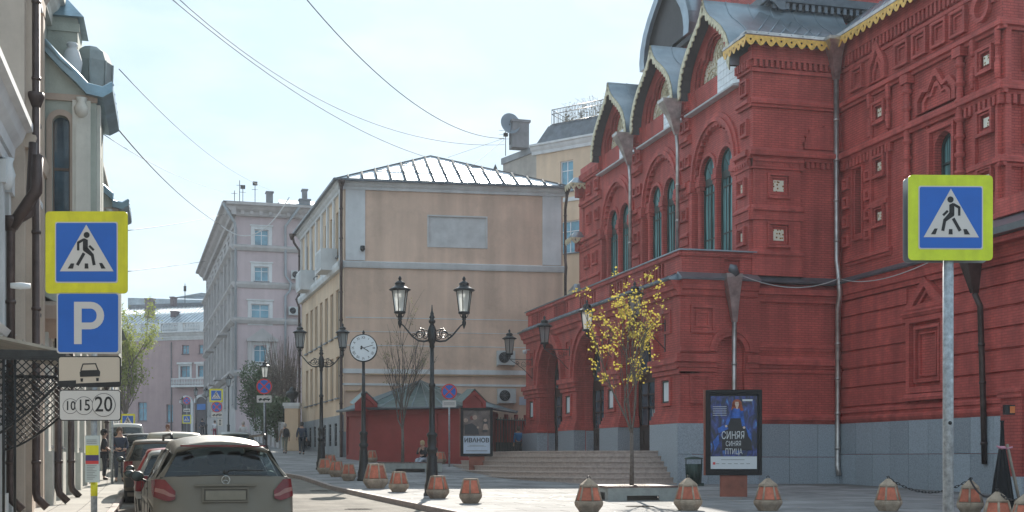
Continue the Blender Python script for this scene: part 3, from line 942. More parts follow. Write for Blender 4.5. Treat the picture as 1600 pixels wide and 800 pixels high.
# turned columns beside the window
for u in (38.35, 35.35):
    prof = [(.10, 0)]
    v = 0
    while v < 5.6:
        prof += [(.10, v), (.17, v + .06), (.17, v + .14), (.10, v + .2), (.12, v + .3), (.10, v + .52)]; v += .56
    mb.lathe(prof, TR(u, 8.8, .14), 10)
    mb.box(u - .22, u + .22, 14.2, 14.5, 0, .3, TR)
    mb.box(u - .2, u + .2, 8.6, 8.85, 0, .28, TR)
# window frame and broken pediment ornament
mb.ring(35.72, 37.18, 8.9, 12.35, .12, 0, .14, TR); mb.ring(35.62, 37.28, 12.36, 12.6, .05, 0, .1, TR)
for (w_, h_, d) in ((1.15, 1.25, .16), (.80, .85, .09)):
    a = 36.75; v0 = 13.0
    po = [(a - w_, v0), (a - w_, v0 + .42 * h_), (a - w_ * .72, v0 + .66 * h_), (a - w_ * .40, v0 + .60 * h_), (a - .1, v0 + h_), (a + .1, v0 + h_), (a + w_ * .40, v0 + .60 * h_), (a + w_ * .72, v0 + .66 * h_), (a + w_, v0 + .42 * h_), (a + w_, v0)]
    pi_ = [(a + (u - a) * .84, v0 + .02 + (v - v0) * .80) for u, v in po]
    mb.plate(po, [pi_], 0, d, TR)
mb.ring(41.35, 42.15, 9.5, 12.2, .07, 0, .10, TR)
for v in (9.6, 10.3, 11.0, 11.7):
    sqpanel(mb, TR, 42.55, v, .22, 0); sqpanel(mb, TR, 41.0, v, .2, 0)
# rustication of the lower storey: proud courses with recessed joints between
V = [3.45, 4.16, 4.86, 5.5, 6.13, 6.78, 7.4]
for v0, v1 in zip(V, V[1:]):
    for (ua, ub) in ((14.5, 36.0), (38.5, 42.92)):
        mb.mould(ua, ub, [(v0 + .02, 0), (v0 + .04, .07), (v1 - .06, .07), (v1 - .03, 0)], TR)
mb.mould(14.5, 42.95, [(7.40, 0), (7.40, .12), (7.55, .14), (7.6, .22), (7.78, .24), (7.98, .34), (7.98, 0)], TR)
mb.mould(14.5, 42.95, [(2.86, 0), (2.86, .12), (2.98, .18), (3.06, .18), (3.12, .10), (3.20, .10), (3.24, .16), (3.34, .16), (3.42, .04), (3.42, 0)], TR)
# blind aedicule
mb.ring(36.15, 38.35, 3.75, 6.30, .20, 0, .20, TR); mb.ring(36.5, 38.0, 4.1, 5.98, .12, 0, .13, TR)
mb.ring(36.74, 37.76, 4.3, 5.75, .06, 0, .08, TR)
mb.mould(36.0, 38.5, [(6.30, 0), (6.30, .24), (6.40, .30), (6.48, .30), (6.54, .1), (6.54, 0)], TR)
mb.mould(36.0, 38.5, [(3.5, 0), (3.5, .24), (3.6, .26), (3.74, .16), (3.74, 0)], TR)
mb.plate([(35.95, 6.52), (38.55, 6.52), (37.25, 7.55)], [[(36.55, 6.66), (37.95, 6.66), (37.25, 7.25)]], 0, .22, TR)
mb.plate([(36.55, 6.6), (37.95, 6.6), (37.25, 7.2)], [[(36.85, 6.72), (37.65, 6.72), (37.25, 7.05)]], 0, .12, TR)
mb.build('wing_moulding', RED2, th)
for u in (40.2, 34.1):
    for v in (13.75, 11.85, 10.1): child(tme, 'ornament_tile', th, TR(u, v, .065), RNX, (.95, .95, 1))
# end face of the upper wing
mb = MB(); mb.plate(rect(24.1, 34, 8.1, 17.1), [], -.4, 0, TE); mb.build('wing_end_wall', RED, th)
mb = MB()
for (va, vb, d) in ((12.62, 12.98, .28), (14.55, 14.85, .24), (10.45, 10.72, .22), (8.75, 9.0, .22)): band(mb, TE, 23.9, 34, va, vb, d)
dentils(mb, 24.1, 30, 12.22, 12.52, 0, .18, .13, .12, TE)
mb.box(24.12, 24.32, 9, 14.5, 0, .12, TE)
for v in (9.8, 11.6, 13.8): mb.ring(24.75, 26.5, v - .55, v + .55, .12, 0, .12, TE)
mb.build('wing_end_moulding', RED2, th)
mb = MB(); mb.mould(14.5, 42.9, [(7.985, -.01), (7.985, .40), (8.04, .42), (8.26, .02), (8.26, -.01)], TR); mb.build('ledge_flashing', FLASH, th)
Y = 42.85
while Y > 24:
    w_ = 1.15
    for (va, vb) in ((1.72, 2.86), (-.1, 1.72)): gslab(TR, Y - w_, Y, va, vb, 0, .15)
    Y -= w_
# lower annex eave on the street side of the wing
mb = MB()
mb.mould(24, 33.6, [(8.1, 0), (8.1, 1.0), (8.28, 1.05), (8.75, .2), (8.75, 0)], TR)
mb.build('annex_eave', TIN, th)
mb = MB(); mb.box(24, 33.3, 8.75, 9.3, 0, .35, TR); mb.box(24, 33.3, 7.9, 8.08, .4, .75, TR); mb.build('annex_cornice', RED2, th)
# --- main roof and its eaves
mb = MB()
zE = 16.95
mb.add([(19.95, 42.45, zE), (23.6, 42.45, zE), (27.0, 47.6, 19.15), (22.3, 46.2, 19.15)], [(0, 1, 2, 3)])
mb.add([(19.95, 42.45, zE), (22.3, 46.2, 19.15), (24.5, 62, 19.15), (21.2, 63.3, 16.9), (21.2, 44.2, 17.5), (20.1, 44.0, 16.95)], [(0, 5, 4, 3, 2, 1)])
mb.add([(23.6, 42.45, zE + .12), (23.6, 33.0, zE + .12), (27.0, 36.8, 19.6), (27.0, 47.6, 19.6)], [(0, 1, 2, 3)])
mb.add([(23.6, 33.0, zE + .12), (36, 33.0, zE + .12), (34, 36.8, 19.6), (27.0, 36.8, 19.6)], [(0, 1, 2, 3)])
# standing seams
for i in range(1, 8):
    t = i / 8
    a = Vector((19.95, 42.45, zE + .02)).lerp(Vector((23.6, 42.45, zE + .02)), t)
    b_ = Vector((22.3, 46.2, 19.17)).lerp(Vector((27.0, 47.6, 19.17)), t)
    mb.tube([a, b_], .022, 4)
for i in range(1, 14):
    a = Vector((23.6, 42.45 - i * .7, zE + .14)); mb.tube([a, (27.0, 47.6 - i * .83, 19.62)], .022, 4)
mb.build('main_roof', TIN, th)
mb = MB()
# gutters and edge boards
mb.mould(20.0, 23.75, [(16.84, .0), (16.84, .55), (16.90, .58), (17.04, .50), (17.04, 0)], TS)
mb.mould(33.0, 42.6, [(16.96, .0), (16.96, .50), (17.0, .56), (17.16, .50), (17.16, 0)], TR)
mb.mould(23.6, 36, [(16.96, .0), (16.96, .50), (17.0, .56), (17.16, .50), (17.16, 0)], TE)
mb.mould(42.5, 44.5, [(16.80, .0), (16.80, .50), (16.86, .55), (17.0, .50), (17.0, 0)], TU)
mb.build('eave_gutter', PIPE, th)
def lacestrip(mb, T, u0, u1, v, d, step=.42, h=.36):
    n = max(1, round((u1 - u0) / step)); st = (u1 - u0) / n
    for i in range(n):
        a = u0 + i * st
        pts = [(a, v), (a, v - h * .45)]
        for k in range(1, 8):
            q = k / 8
            pts.append((a + st * q, v - h * (.45 + .55 * math.sin(PI * q))))
        pts += [(a + st, v - h * .45), (a + st, v)]
        c = [(a + st / 2 + .045 * math.cos(x * PI / 3), v - h * .42 + .045 * math.sin(x * PI / 3)) for x in range(6)]
        mb.plate(pts, [c], d - .02, d, T)
mb = MB()
lacestrip(mb, TS, 19.95, 23.6, 16.86, .57)
lacestrip(mb, TR, 33.0, 42.4, 16.98, .55)
lacestrip(mb, TE, 23.6, 36, 16.98, .55)
lacestrip(mb, TU, 42.45, 44.4, 16.82, .55)
mb.build('eave_lace', GOLD, th)
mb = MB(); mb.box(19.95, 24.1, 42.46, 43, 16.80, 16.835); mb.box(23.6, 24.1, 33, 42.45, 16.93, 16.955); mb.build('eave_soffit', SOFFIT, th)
# upper block behind the roof, with dentilled brick eave
mb = MB()
mb.box(23.4, 40, 46.9, 62, 18.9, 23); mb.build('upper_block_wall', RED, th)
mb = MB()
TB = NY(46.9); TBX = NX(23.4)
mb.mould(22.7, 40, [(19.3, 0), (19.3, .25), (19.55, .5), (19.62, .8), (19.9, .85), (19.9, 0)], TB)
mb.mould(46.1, 62, [(19.3, 0), (19.3, .25), (19.55, .5), (19.62, .8), (19.9, .85), (19.9, 0)], TBX)
dentils(mb, 22.9, 36, 19.35, 19.62, .3, .72, .14, .14, TB)
mb.build('upper_block_cornice', FLASH, th)
# the large hooded dormer behind the gables
mb = MB()
bo = [(57.2 + (u - 57.2) * 1.0, v) for u, v in [(57.2 + x * 1.25, 20.9 + y * 1.3) for x, y in OG] + [(57.2 - x * 1.25, 20.9 + y * 1.3) for x, y in reversed(OG)]]
vs = []
for (u, v) in bo: vs += [(22.6, u, v), (31, u, v)]
mb.add(vs, [(2 * i, 2 * i + 2, 2 * i + 3, 2 * i + 1) for i in range(len(bo) - 1)])
mb.plate([(u, v) for u, v in bo], [[(57.2 + (u - 57.2) * .8, 20.9 + (v - 20.9) * .85) for u, v in bo]], -.2, .0, NX(22.6))
for q in range(6): mb.tube([(23.6 + q * 1.3, u, v + .02) for u, v in bo], .03, 4, False)
mb.build('hooded_dormer', TIN, th)
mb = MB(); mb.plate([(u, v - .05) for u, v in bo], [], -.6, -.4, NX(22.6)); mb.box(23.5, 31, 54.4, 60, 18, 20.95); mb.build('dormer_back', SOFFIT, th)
# little roofs on the far corner turret
tw = MB()
tw.box(20.45, 21.0, 62.8, 63.5, .5, 15.6)
for (v, e) in ((15.7, .25), (12.9, .22), (10.2, .12)):
    mb = MB(); lt = MB()
    tw.box(20.2, 21.2, 62.85, 63.5, v - .6, v - .01)
    mb.add([(19.95 - e, 62.6, v), (21, 62.6, v), (21, 63.6, v), (19.95 - e, 63.6, v), (20.1, 63.2, v + .4), (21, 63.2, v + .4)], [(0, 1, 5, 4), (3, 0, 4), (2, 3, 4, 5), (0, 3, 2, 1)])
    lacestrip(lt, NY(62.6), 19.95 - e, 20.6, v, .02, .35, .32); lacestrip(lt, NX(19.95 - e), 62.6, 63.6, v, .02, .35, .32)
    tr_ = mb.build('turret_roof', TIN, th); lt.build('turret_lace', CREAMG, tr_)
tw.build('turret_wall', RED, th)
# body so that nothing is hollow behind
mb = MB(); mb.box(21.3, 40, 43.45, 62.5, .4, 16.4); mb.box(24.6, 34, 33.85, 43.4, .4, 16.4); mb.box(24.55, 34, 14, 33.8, .2, 8.0); mb.build('inner_body', DARK, th)
# --- rain pipes with their hoppers
def pipe(parts, m, name='rain_pipe', r=.075, hop=None):
    p = MB(); p.tube(parts, r, 10)
    # collars
    for a, b_ in zip(parts, parts[1:]):
        L = (Vector(b_) - Vector(a)).length
        if L > 1.5:
            k = int(L / 1.4)
            for i in range(1, k + 1):
                c = Vector(a).lerp(Vector(b_), i / (k + .5)); p.lathe([(r + .012, -.05), (r + .02, 0), (r + .012, .05)], tuple(c), 10)
    if hop:
        (x, y, z), (x2, y2, z2), s0, s1 = hop
        n = 4; vs = []
        for (cx, cy, cz, s) in ((x, y, z, s0), (x, y, z - .12, s0 * .96), ((x + x2) / 2, (y + y2) / 2, (z + z2) / 2 + .1, s0 * .62), (x2, y2, z2, s1)):
            vs += [(cx - s, cy - s * .8, cz), (cx + s, cy - s * .8, cz), (cx + s, cy + s * .8, cz), (cx - s, cy + s * .8, cz)]
        fs = [(4 * i + j, 4 * i + (j + 1) % 4, 4 * i + 4 + (j + 1) % 4, 4 * i + 4 + j) for i in range(3) for j in range(4)] + [(0, 3, 2, 1), (12, 13, 14, 15)]
        p.add(vs, fs)
    return p.build(name, m, th)
for Y in (49.22, 54.88):
    pipe([(20.05, Y, 14.9), (20.1, Y, 14.3), (20.1, Y, 9.15)], PIPE, hop=((19.75, Y, 16.3), (20.05, Y, 14.9), .42, .085))
pipe([(23.75, 42.75, 15.6), (23.8, 42.8, 8.9), (23.7, 42.5, 8.4), (23.72, 42.42, 7.6), (23.82, 42.75, 7.1), (23.82, 42.78, 1.3), (23.78, 42.6, .95)], PIPE, r=.095, hop=((23.45, 42.35, 17.0), (23.75, 42.75, 15.6), .34, .10))
pipe([(19.6, 42.62, 6.5), (19.6, 42.66, 1.2)], PIPE, r=.085, hop=((19.45, 42.5, 8.2), (19.6, 42.62, 6.5), .32, .09))
Yp = 34.0
pipe([(23.55, Yp, 6.6), (23.75, Yp, 6.2), (23.85, Yp, 3.3), (23.9, Yp, 1.4)], COPPER, r=.09, hop=((23.3, Yp, 8.15), (23.55, Yp, 6.6), .40, .10))
# hooded cable hopper on top of the side pipe
mb = MB(); mb.tube([(19.25, 42.3, 8.4), (19.4, 42.25, 8.36), (19.55, 42.3, 8.15)], [.14, .18, .12], 8); mb.build('pipe_hood', FLASH, th)
# security camera
mb = MB(); mb.lathe([(.02, -.12), (.1, -.08), (.12, 0), (.12, .08)], (XP - .25, 62.9, 7.0), 10); mb.tube([(XP - .25, 62.9, 7.08), (XP, 62.9, 7.1)], .03, 6); mb.build('security_camera', WFRAME, th)

# --- curved entrance steps
st = thing('entrance_steps', 'broad pinkish granite steps curving round the arched red porch', 'steps', (14, 52, 1), world=True)
for k in range(7):
    z1 = 1.86 - .195 * k; a_ = 4.3 + .36 * k; b_ = 8.6 + .30 * k
    pts = []
    cy = 53.2
    for i in range(41):
        q = PI / 2 + PI * i / 40
        cx_, sy_ = math.cos(q), math.sin(q)
        pts.append((XP + .05 + a_ * math.copysign(abs(cx_) ** .72, cx_), cy + b_ * math.copysign(abs(sy_) ** .72, sy_)))
    pts = [(XP + .05, pts[0][1])] + pts[1:-1] + [(XP + .05, pts[-1][1])]
    m_ = MB(); m_.plate(pts, [], z1 - .6, z1 - .045, ID)
    nose = [(XP + .05 if i in (0, len(pts) - 1) else XP + .05 + (x - XP - .05) * 1.006, cy + (y - cy) * 1.004) for i, (x, y) in enumerate(pts)]
    m_.plate(nose, [], z1 - .045, z1, ID, back=True)
    m_.build('step', GRANS, st)
# ------------------------------------------------------------------ generic facade with real window openings
def facade(parent, T, outer, wins, m, depth=.22, name='wall', frame=WFRAME, glass=DGLASS, surround=None, sm=WHITEP, cross='t', sill=True):
    """wins: list of (u0, u1, v0, v1) or with an optional 5th item 'arch'"""
    mb = MB()
    holes = []
    for w_ in wins:
        u0, u1, v0, v1 = w_[:4]
        if len(w_) > 4 and w_[4] == 'arch':
            holes.append(archhole((u0 + u1) / 2, (u1 - u0) / 2, v0, v1 - (u1 - u0) / 2, 10))
        else: holes.append(rect(u0, u1, v0, v1))
    mb.plate(outer, holes, -depth, 0, T)
    mb.build(name, m, parent)
    for w_ in wins:
        u0, u1, v0, v1 = w_[:4]
        W_, H_ = u1 - u0, v1 - v0
        t = min(.07, W_ * .08)
        f = MB(); d0, d1 = -depth + .02, -depth + .08
        f.ring(u0, u1, v0, v1, t, d0, d1, T)
        c = (u0 + u1) / 2
        if cross in ('t', '+'):
            f.box(c - t * .45, c + t * .45, v0 + t, v1 - t, d0, d1 - .005, T)
            vv = v0 + H_ * (.68 if cross == 't' else .5)
            f.box(u0 + t, u1 - t, vv - t * .4, vv + t * .4, d0, d1 - .01, T)
        fo = f.build('window', frame, parent)
        p = MB(); p.box(u0 + .01, u1 - .01, v0 + .01, v1 - .01, d0 - .06, d0 + .01, T); p.build('pane', glass, fo)
        if surround:
            s = MB(); e = surround
            s.plate(rect(u0 - e, u1 + e, v0 - e, v1 + e), [rect(u0, u1, v0, v1)], 0, .05, T)
            s.box(u0 - e * 1.3, u1 + e * 1.3, v1 + e, v1 + e + .12, 0, .14, T)
            s.build('window_surround', sm, fo)
        if sill:
            s = MB(); s.box(u0 - .08, u1 + .08, v0 - .07, v0, 0, .12, T); s.build('sill', FLASH, fo)
def corn(mb, T, u0, u1, v, h, d):
    mb.mould(u0, u1, [(v - h, 0), (v - h, d * .3), (v - h * .7, d * .35), (v - h * .5, d * .6), (v - h * .25, d * .75), (v - h * .2, d), (v, d), (v, 0)], T)

# ------------------------------------------------------------------ the long peach building whose blank gable faces the square
c0 = Vector((8.9, 69.0)); c1 = Vector((20.9, 67.87)); c2 = Vector((8.3, 86.0)); c3 = c1 + (c2 - c0)
yb = thing('peach_plaster_building', 'tall peach plastered house with blank end wall, white corner strips and shiny tin roof', 'building', (c0.x, c0.y, 1.6), world=True)
TG, LG = FR(c0, c1)          # the gable wall towards the camera
TSd, LS = FR(c2, c0)         # the long side facing the street
zt = 16.35
mb = MB(); mb.plate(rect(0, LG, 3.0, zt), [rect(4.6, 7.75, 13.15, 14.75)], -.3, 0, TG); mb.plate(rect(0, LG, .8, 3.02), [], -.3, -.02, TG); mb.build('gable_wall', PEACH, yb)
mb = MB(); mb.box(4.6, 7.75, 13.15, 14.75, -.12, -.06, TG); mb.ring(4.52, 7.83, 13.07, 14.83, .08, 0, .03, TG); mb.build('blank_sign_board', mat('pale_grey_board', (.52, .52, .52), .8, var=.12, vscale=2), yb)
# white corner strips, string courses, cornice
for (a, b_) in ((.10, 1.15), (LG - 1.15, LG - .1)):
    mb = MB(); mb.box(a, b_, 12.25, zt - .25, 0, .07, TG); mb.build('corner_strip', WHITEP, yb)
mb = MB()
mb.mould(-.15, LG + .15, [(11.85, 0), (11.85, .10), (11.95, .14), (12.15, .20), (12.22, .02), (12.22, 0)], TG)
mb.mould(-.1, LG + .1, [(6.15, 0), (6.15, .06), (6.40, .06), (6.40, 0)], TG)
corn(mb, TG, -.3, LG + .3, zt + .12, .42, .42)
mb.mould(.1, LG, [(9.15, 0), (9.15, .02), (9.19, .02), (9.19, 0)], TG)
mb.mould(.1, LG, [(7.65, 0), (7.65, .02), (7.69, .02), (7.69, 0)], TG); mb.mould(.1, LG, [(8.4, 0), (8.4, .02), (8.43, .02), (8.43, 0)], TG)
mb.mould(-.1, LG + .1, [(5.5, 0), (5.5, .05), (5.62, .05), (5.62, 0)], TG)
corn(mb, TSd, -.3, LS + .3, zt + .10, .42, .42)
mb.mould(0, LS, [(11.80, 0), (11.80, .22), (12.0, .30), (12.2, .30), (12.25, .02), (12.25, 0)], TSd)
mb.build('plaster_moulding', WHITEP, yb)
wins = []
nW = 7
for i in range(nW):
    u = LS - 1.6 - i * (LS - 2.6) / nW - 1.0
    wins += [(u, u + 1.1, 12.7, 15.2), (u, u + 1.1, 8.3, 10.9), (u, u + 1.1, 4.9, 7.2)]
facade(yb, TSd, rect(0, LS, 3.9, zt), wins, YEL, .2, frame=mat('beige_window_frame', (.42, .36, .30), .6), glass=DGLASS)
wins = [(u0, u0 + .9, 2.3, 3.55) for (u0, a, b_, c) in []]
mb = MB(); mb.plate(rect(0, LS, .6, 3.92), [rect(LS - 1.9 - i * 2.05 - .9, LS - 1.9 - i * 2.05, 2.25, 3.5) for i in range(7)], -.25, .06, TSd); mb.build('plinth', GREYP, yb)
for i in range(7):
    u1 = LS - 1.9 - i * 2.05
    mb = MB()
    for k in range(5): mb.tube([TSd(u1 - .82 + k * .18, 2.25, .0), TSd(u1 - .82 + k * .18, 3.5, .0)], .015, 4)
    for v in (2.5, 2.9, 3.3): mb.box(u1 - .88, u1 - .02, v, v + .03, -.02, .02, TSd)
    q = mb.build('window_grille', IRON, yb); p = MB(); p.box(u1 - .9, u1, 2.25, 3.5, -.22, -.18, TSd); p.build('pane', DGLASS, q)
for i in range(nW + 1):
    u = LS - .55 - i * (LS - 1.0) / nW
    mb = MB(); mb.box(u - .38, u + .02, 12.25, zt - .3, 0, .12, TSd); mb.build('pilaster', WHITEP, yb)
mb = MB()
for u in (LS - 4.2, LS - 12.8):
    mb = MB(); mb.box(u, u + 2.0, 12.0, 13.2, 0, .9, TSd)
    for k in range(7): mb.box(u + .1 + k * .27, u + .2 + k * .27, 12.15, 13.05, .9, .95, TSd)
    mb.build('balcony', WHITEP, yb)
# roof
e = .55
def P3(T, u, v, d): return T(u, v, d)
A = TG(-e, zt + .13, e); B = TG(LG + e, zt + .13, e)
Cc = (c3.x + e, c3.y + e, zt + .13); Dd = (c2.x - e, c2.y + e, zt + .13)
apx = TG(LG * .44, 19.45, -6.0); apb = ((c2.x + c3.x) / 2 - .5, c2.y - 5, 19.45)
mb = MB(); mb.add([A, B, Cc, Dd, apx, apb], [(0, 1, 4), (1, 2, 5, 4), (2, 3, 5), (3, 0, 4, 5)])
rf = mb.build('roof', TINL, yb)
mb = MB()
Av, Bv, Pv = Vector(A), Vector(B), Vector(apx)
for i in range(1, 17):
    t = i / 17; base = Av.lerp(Bv, t)
    # seams run up the slope, square to the eave, until they meet the hips
    ta = t / .44 if t < .44 else (1 - t) / .56
    ta = min(1, ta)
    hip = (Av if t < .44 else Bv).lerp(Pv, ta)
    mb.tube([base + Vector((0, 0, .03)), hip + Vector((0, 0, .05))], .055, 4)
mb.tube([Av, Pv, Bv], .06, 5); mb.tube([Pv, apb], .06, 5); mb.tube([Dd, apb], .06, 5)
for t in (.35, .62): mb.tube([Av.lerp(Pv, t) + Vector((0, 0, .03)), Bv.lerp(Pv, t) + Vector((0, 0, .03))], .022, 4)
Dv = Vector(Dd); Qv = Vector(apb)
for i in range(1, 12): mb.tube([Av.lerp(Dv, i / 12) + Vector((0, 0, .03)), Pv.lerp(Qv, i / 12) + Vector((0, 0, .03))], .035, 4)
mb.build('roof_seam', mat('dull_dark_seam', (.10, .11, .12), .85, spec=.1), rf)
mb = MB(); mb.mould(-.55, LG + .55, [(zt + .08, .45), (zt + .08, .62), (zt + .2, .62), (zt + .2, .45)], TG); mb.mould(-.55, LS + .5, [(zt + .08, .45), (zt + .08, .62), (zt + .2, .62), (zt + .2, .45)], TSd); mb.build('gutter', FLASH, yb)
def ypipe(T, u, d, m=COPPER, z0=1.8, off=.5):
    p = MB(); p.tube([T(u, zt + .05, d + off), T(u, zt - .5, d + off * .7), T(u, zt - 1.0, d), T(u, 12.5, d), T(u, 12.1, d + .2), T(u, 11.6, d + .02), T(u, z0, d), T(u, z0 - .25, d + .15)], .085, 8)
    for v in (15, 13.4, 10.5, 9, 7.5, 6, 4.5, 3): p.lathe([(.10, -.04), (.11, 0), (.10, .04)], T(u, v, d), 8)
    p.lathe([(.09, -.3), (.2, 0), (.2, .1)], T(u, zt, d + off), 8)
    p.build('rain_pipe', m, yb)
ypipe(TG, -.14, .12); ypipe(TG, LG + .12, .1); ypipe(TSd, .1, .16)
# gas pipe
mb = MB(); mb.tube([TG(.1, 5.2, .12), TG(.8, 5.2, .12), TG(1.0, 5.4, .12), TG(1.05, 6.0, .12), TG(1.3, 6.1, .12), TG(10.5, 6.05, .12)], .05, 6); mb.build('gas_pipe', mat('peach_pipe_paint', (.46, .32, .2), .5), yb)
def aircon(name, lab, T, u, v, rz):
    p = T(u, v, .3)
    a = thing(name, lab, 'air conditioner', (p[0], p[1], p[2]), rz)
    m_ = MB(); m_.box(-.5, .5, -.16, .16, 0, .78); m_.box(-.48, -.44, -.0, .3, -.06, .0); m_.box(.44, .48, -.0, .3, -.06, 0)
    m_.build('casing', mat('off_white_casing', (.48, .50, .50), .5), a)
    m_ = MB(); m_.lathe([(.27, 0), (.29, .02), (.30, .035)], (0, 0, 0), 20, T=lambda x, y, z: (x - .12, -.162 - z, y + .4)); m_.build('fan_opening', DARK, a)
    m_ = MB()
    for r in (.08, .15, .22, .28): m_.tube([(-.12 + r * math.cos(k * PI / 10), -.205, .4 + r * math.sin(k * PI / 10)) for k in range(21)], .008, 4, False)
    for k in range(8): m_.tube([(-.12, -.205, .4), (-.12 + .28 * math.cos(k * PI / 4), -.205, .4 + .28 * math.sin(k * PI / 4))], .006, 4)
    m_.build('fan_guard', FLASH, a)
    return a
rzG = math.atan2(c1.y - c0.y, c1.x - c0.x)
def uG(px):
    t = (px - 800) / 2000; dx, dy = t * CT + ST, CT - t * ST
    e_ = (c1 - c0).normalized(); det = dx * (-e_.y) - dy * (-e_.x)
    D = (c0.x * (-e_.y) - c0.y * (-e_.x)) / det
    return (D * dx - c0.x) / e_.x, D
u, D = uG(789); aircon('air_conditioner', 'upper of two white fan units on the blank peach end wall', TG, u, Zp(571, D), rzG)
u, D = uG(790); aircon('air_conditioner', 'lower of two white fan units on the blank peach end wall', TG, u, Zp(630, D), rzG)
u, D = uG(821); p_ = MB(); p_.box(u - .35, u + .35, Zp(633, D), Zp(620, D), 0, .03, TG); o = p_.build('wall_notice', mat('pale_blue_notice', (.45, .5, .6), .6), None, org=(c1.x, c1.y, 4)); tag(o, 'small pale blue notice plate on the peach wall beside the porch', 'notice')
mb = MB(); mb.lathe([(.05, 0), (.14, .1), (.12, .3)], TG(1.0, 12.7, .25), 8); o = mb.build('flood_light', IRON, None, org=TG(1.0, 12.7, .25)); tag(o, 'tiny floodlight at the foot of the left white corner strip', 'lamp')

# ------------------------------------------------------------------ beige house with roof terrace behind
D1 = 92
bx0, by0 = W(838, D1); bx1, by1 = W(960, 88)
bh = thing('beige_terrace_house', 'beige house with dark metal roof terrace and railing behind the peach one', 'building', (bx0, by0, 3), world=True)
Tb, Lb = FR((bx0, by0), (bx1, by1))
bz = lambda py: Zp(py, 91)
facade(bh, Tb, rect(0, Lb, 2, bz(232)), [(2.1, 3.2, bz(302), bz(254)), (2.0, 3.8, bz(398), bz(348))], YEL, .2, glass=BGLASS, surround=None)
mb = MB(); corn(mb, Tb, -.3, Lb, bz(222), .7, .5); mb.mould(0, Lb, [(bz(318), 0), (bz(318), .12), (bz(312), .12), (bz(312), 0)], Tb); mb.build('cornice', WHITEP, bh)
x0, y0 = W(786, 96)
Tb2, Lb2 = FR((x0, y0), (bx0, by0))
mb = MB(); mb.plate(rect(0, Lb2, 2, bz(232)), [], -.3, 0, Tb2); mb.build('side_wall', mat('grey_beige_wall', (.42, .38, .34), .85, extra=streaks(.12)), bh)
mb = MB(); mb.box(-.1, Lb2, bz(232), bz(222), -.4, .12, Tb2); mb.build('parapet', GREYP, bh)
mb = MB(); mb.add([Tb(.2, bz(222), .3), Tb(Lb, bz(222), .3), Tb(Lb, bz(193), -.35), Tb(.8, bz(193), -.35), Tb(-.6, bz(222), -4), Tb(.2, bz(193), -5)], [(0, 1, 2, 3), (0, 3, 5, 4)]); mb.build('mansard', FLASH, bh)
mb = MB(); mb.box(1.0, Lb, bz(194), bz(192), -6, -.3, Tb); mb.build('terrace_floor', FLASH, bh)
rl = thing('terrace_railing', 'thin black railing overgrown with dry twigs on the roof terrace', 'railing', (bx0, by0, bz(190)), world=True)
mb = MB()
for k in range(41): mb.tube([Tb(1.0 + k * .13, bz(193), -.5), Tb(1.0 + k * .13, bz(167), -.5)], .016, 4)
for v in (bz(167), bz(174), bz(190)): mb.tube([Tb(1.0, v, -.5), Tb(Lb, v, -.5)], .028, 4); mb.tube([Tb(1.0, v, -.5), Tb(.2, v, -5)], .025, 4)
for k in range(12): t = k / 12; mb.tube([Tb(1.0 - .8 * t, bz(193), -.5 - 4.5 * t), Tb(1.0 - .8 * t, bz(167), -.5 - 4.5 * t)], .016, 4)
mb.build('railing_bars', IRON, rl)
ivy = MB(); r_ = random.Random(8)
for k in range(520):
    u = r_.uniform(-.6, Lb - .2); d = -1 - (max(0, 1.9 - u) * 1.8)
    v = bz(193) + abs(r_.gauss(0, .62)); c = Vector(Tb(u, v, d + r_.uniform(-.2, .2))); q = Vector((r_.uniform(-1, 1), r_.uniform(-1, 1), r_.uniform(-1, 1))).normalized() * .09; q2 = q.orthogonal().normalized() * .06
    ivy.add([tuple(c - q), tuple(c + q2), tuple(c + q), tuple(c - q2)], [(0, 1, 2, 3)])
for k in range(60):
    u = r_.uniform(-.4, Lb - .3); c = Vector(Tb(u, bz(193), -1.1 - max(0, 1.9 - u) * 1.8)); ivy.tube([c, c + Vector((r_.uniform(-.3, .3), 0, r_.uniform(.6, 1.5))), c + Vector((r_.uniform(-.6, .6), 0, r_.uniform(1, 1.9)))], .012, 3)
DRY = mat('dry_creeper', (.16, .13, .08), .9, var=.4, vscale=3)
o = ivy.build('dry_creeper', DRY, None, org=(bx0, by0, bz(190))); tag(o, 'dry leafless creeper tangled over the roof terrace railing', 'creeper')
# chimney and dish
x, y = W(811, 93)
mb = MB(); mb.box(x - .62, x + .62, y - .5, y + .5, bz(222), bz(182)); mb.box(x - .72, x + .72, y - .6, y + .6, bz(182), bz(178)); o = mb.build('chimney', mat('grey_chimney', (.2, .2, .21), .85, var=.2), bh)
ds = thing('satellite_dish', 'large grey satellite dish beside the rooftop chimney', 'satellite dish', (*W(797, 92.5), bz(200)))
mb = MB(); mb.lathe([(.02, -.15), (.3, -.12), (.6, -.03), (.85, .12), (.83, .13), (.58, 0), (.28, -.08), (.02, -.11)], (0, 0, 0), 20, T=lambda X, Y, Z: (X * .85, -Z * .9 + Y * .3, Y * .95 + .7)); mb.build('dish', mat('grey_dish', (.18, .22, .26), .6), ds)
mb = MB(); mb.tube([(0, .1, -.8), (0, .1, .7)], .05, 6); mb.tube([(0, 0, -.2), (-.05, -.8, .7)], .025, 5); mb.build('mast', IRON, ds)
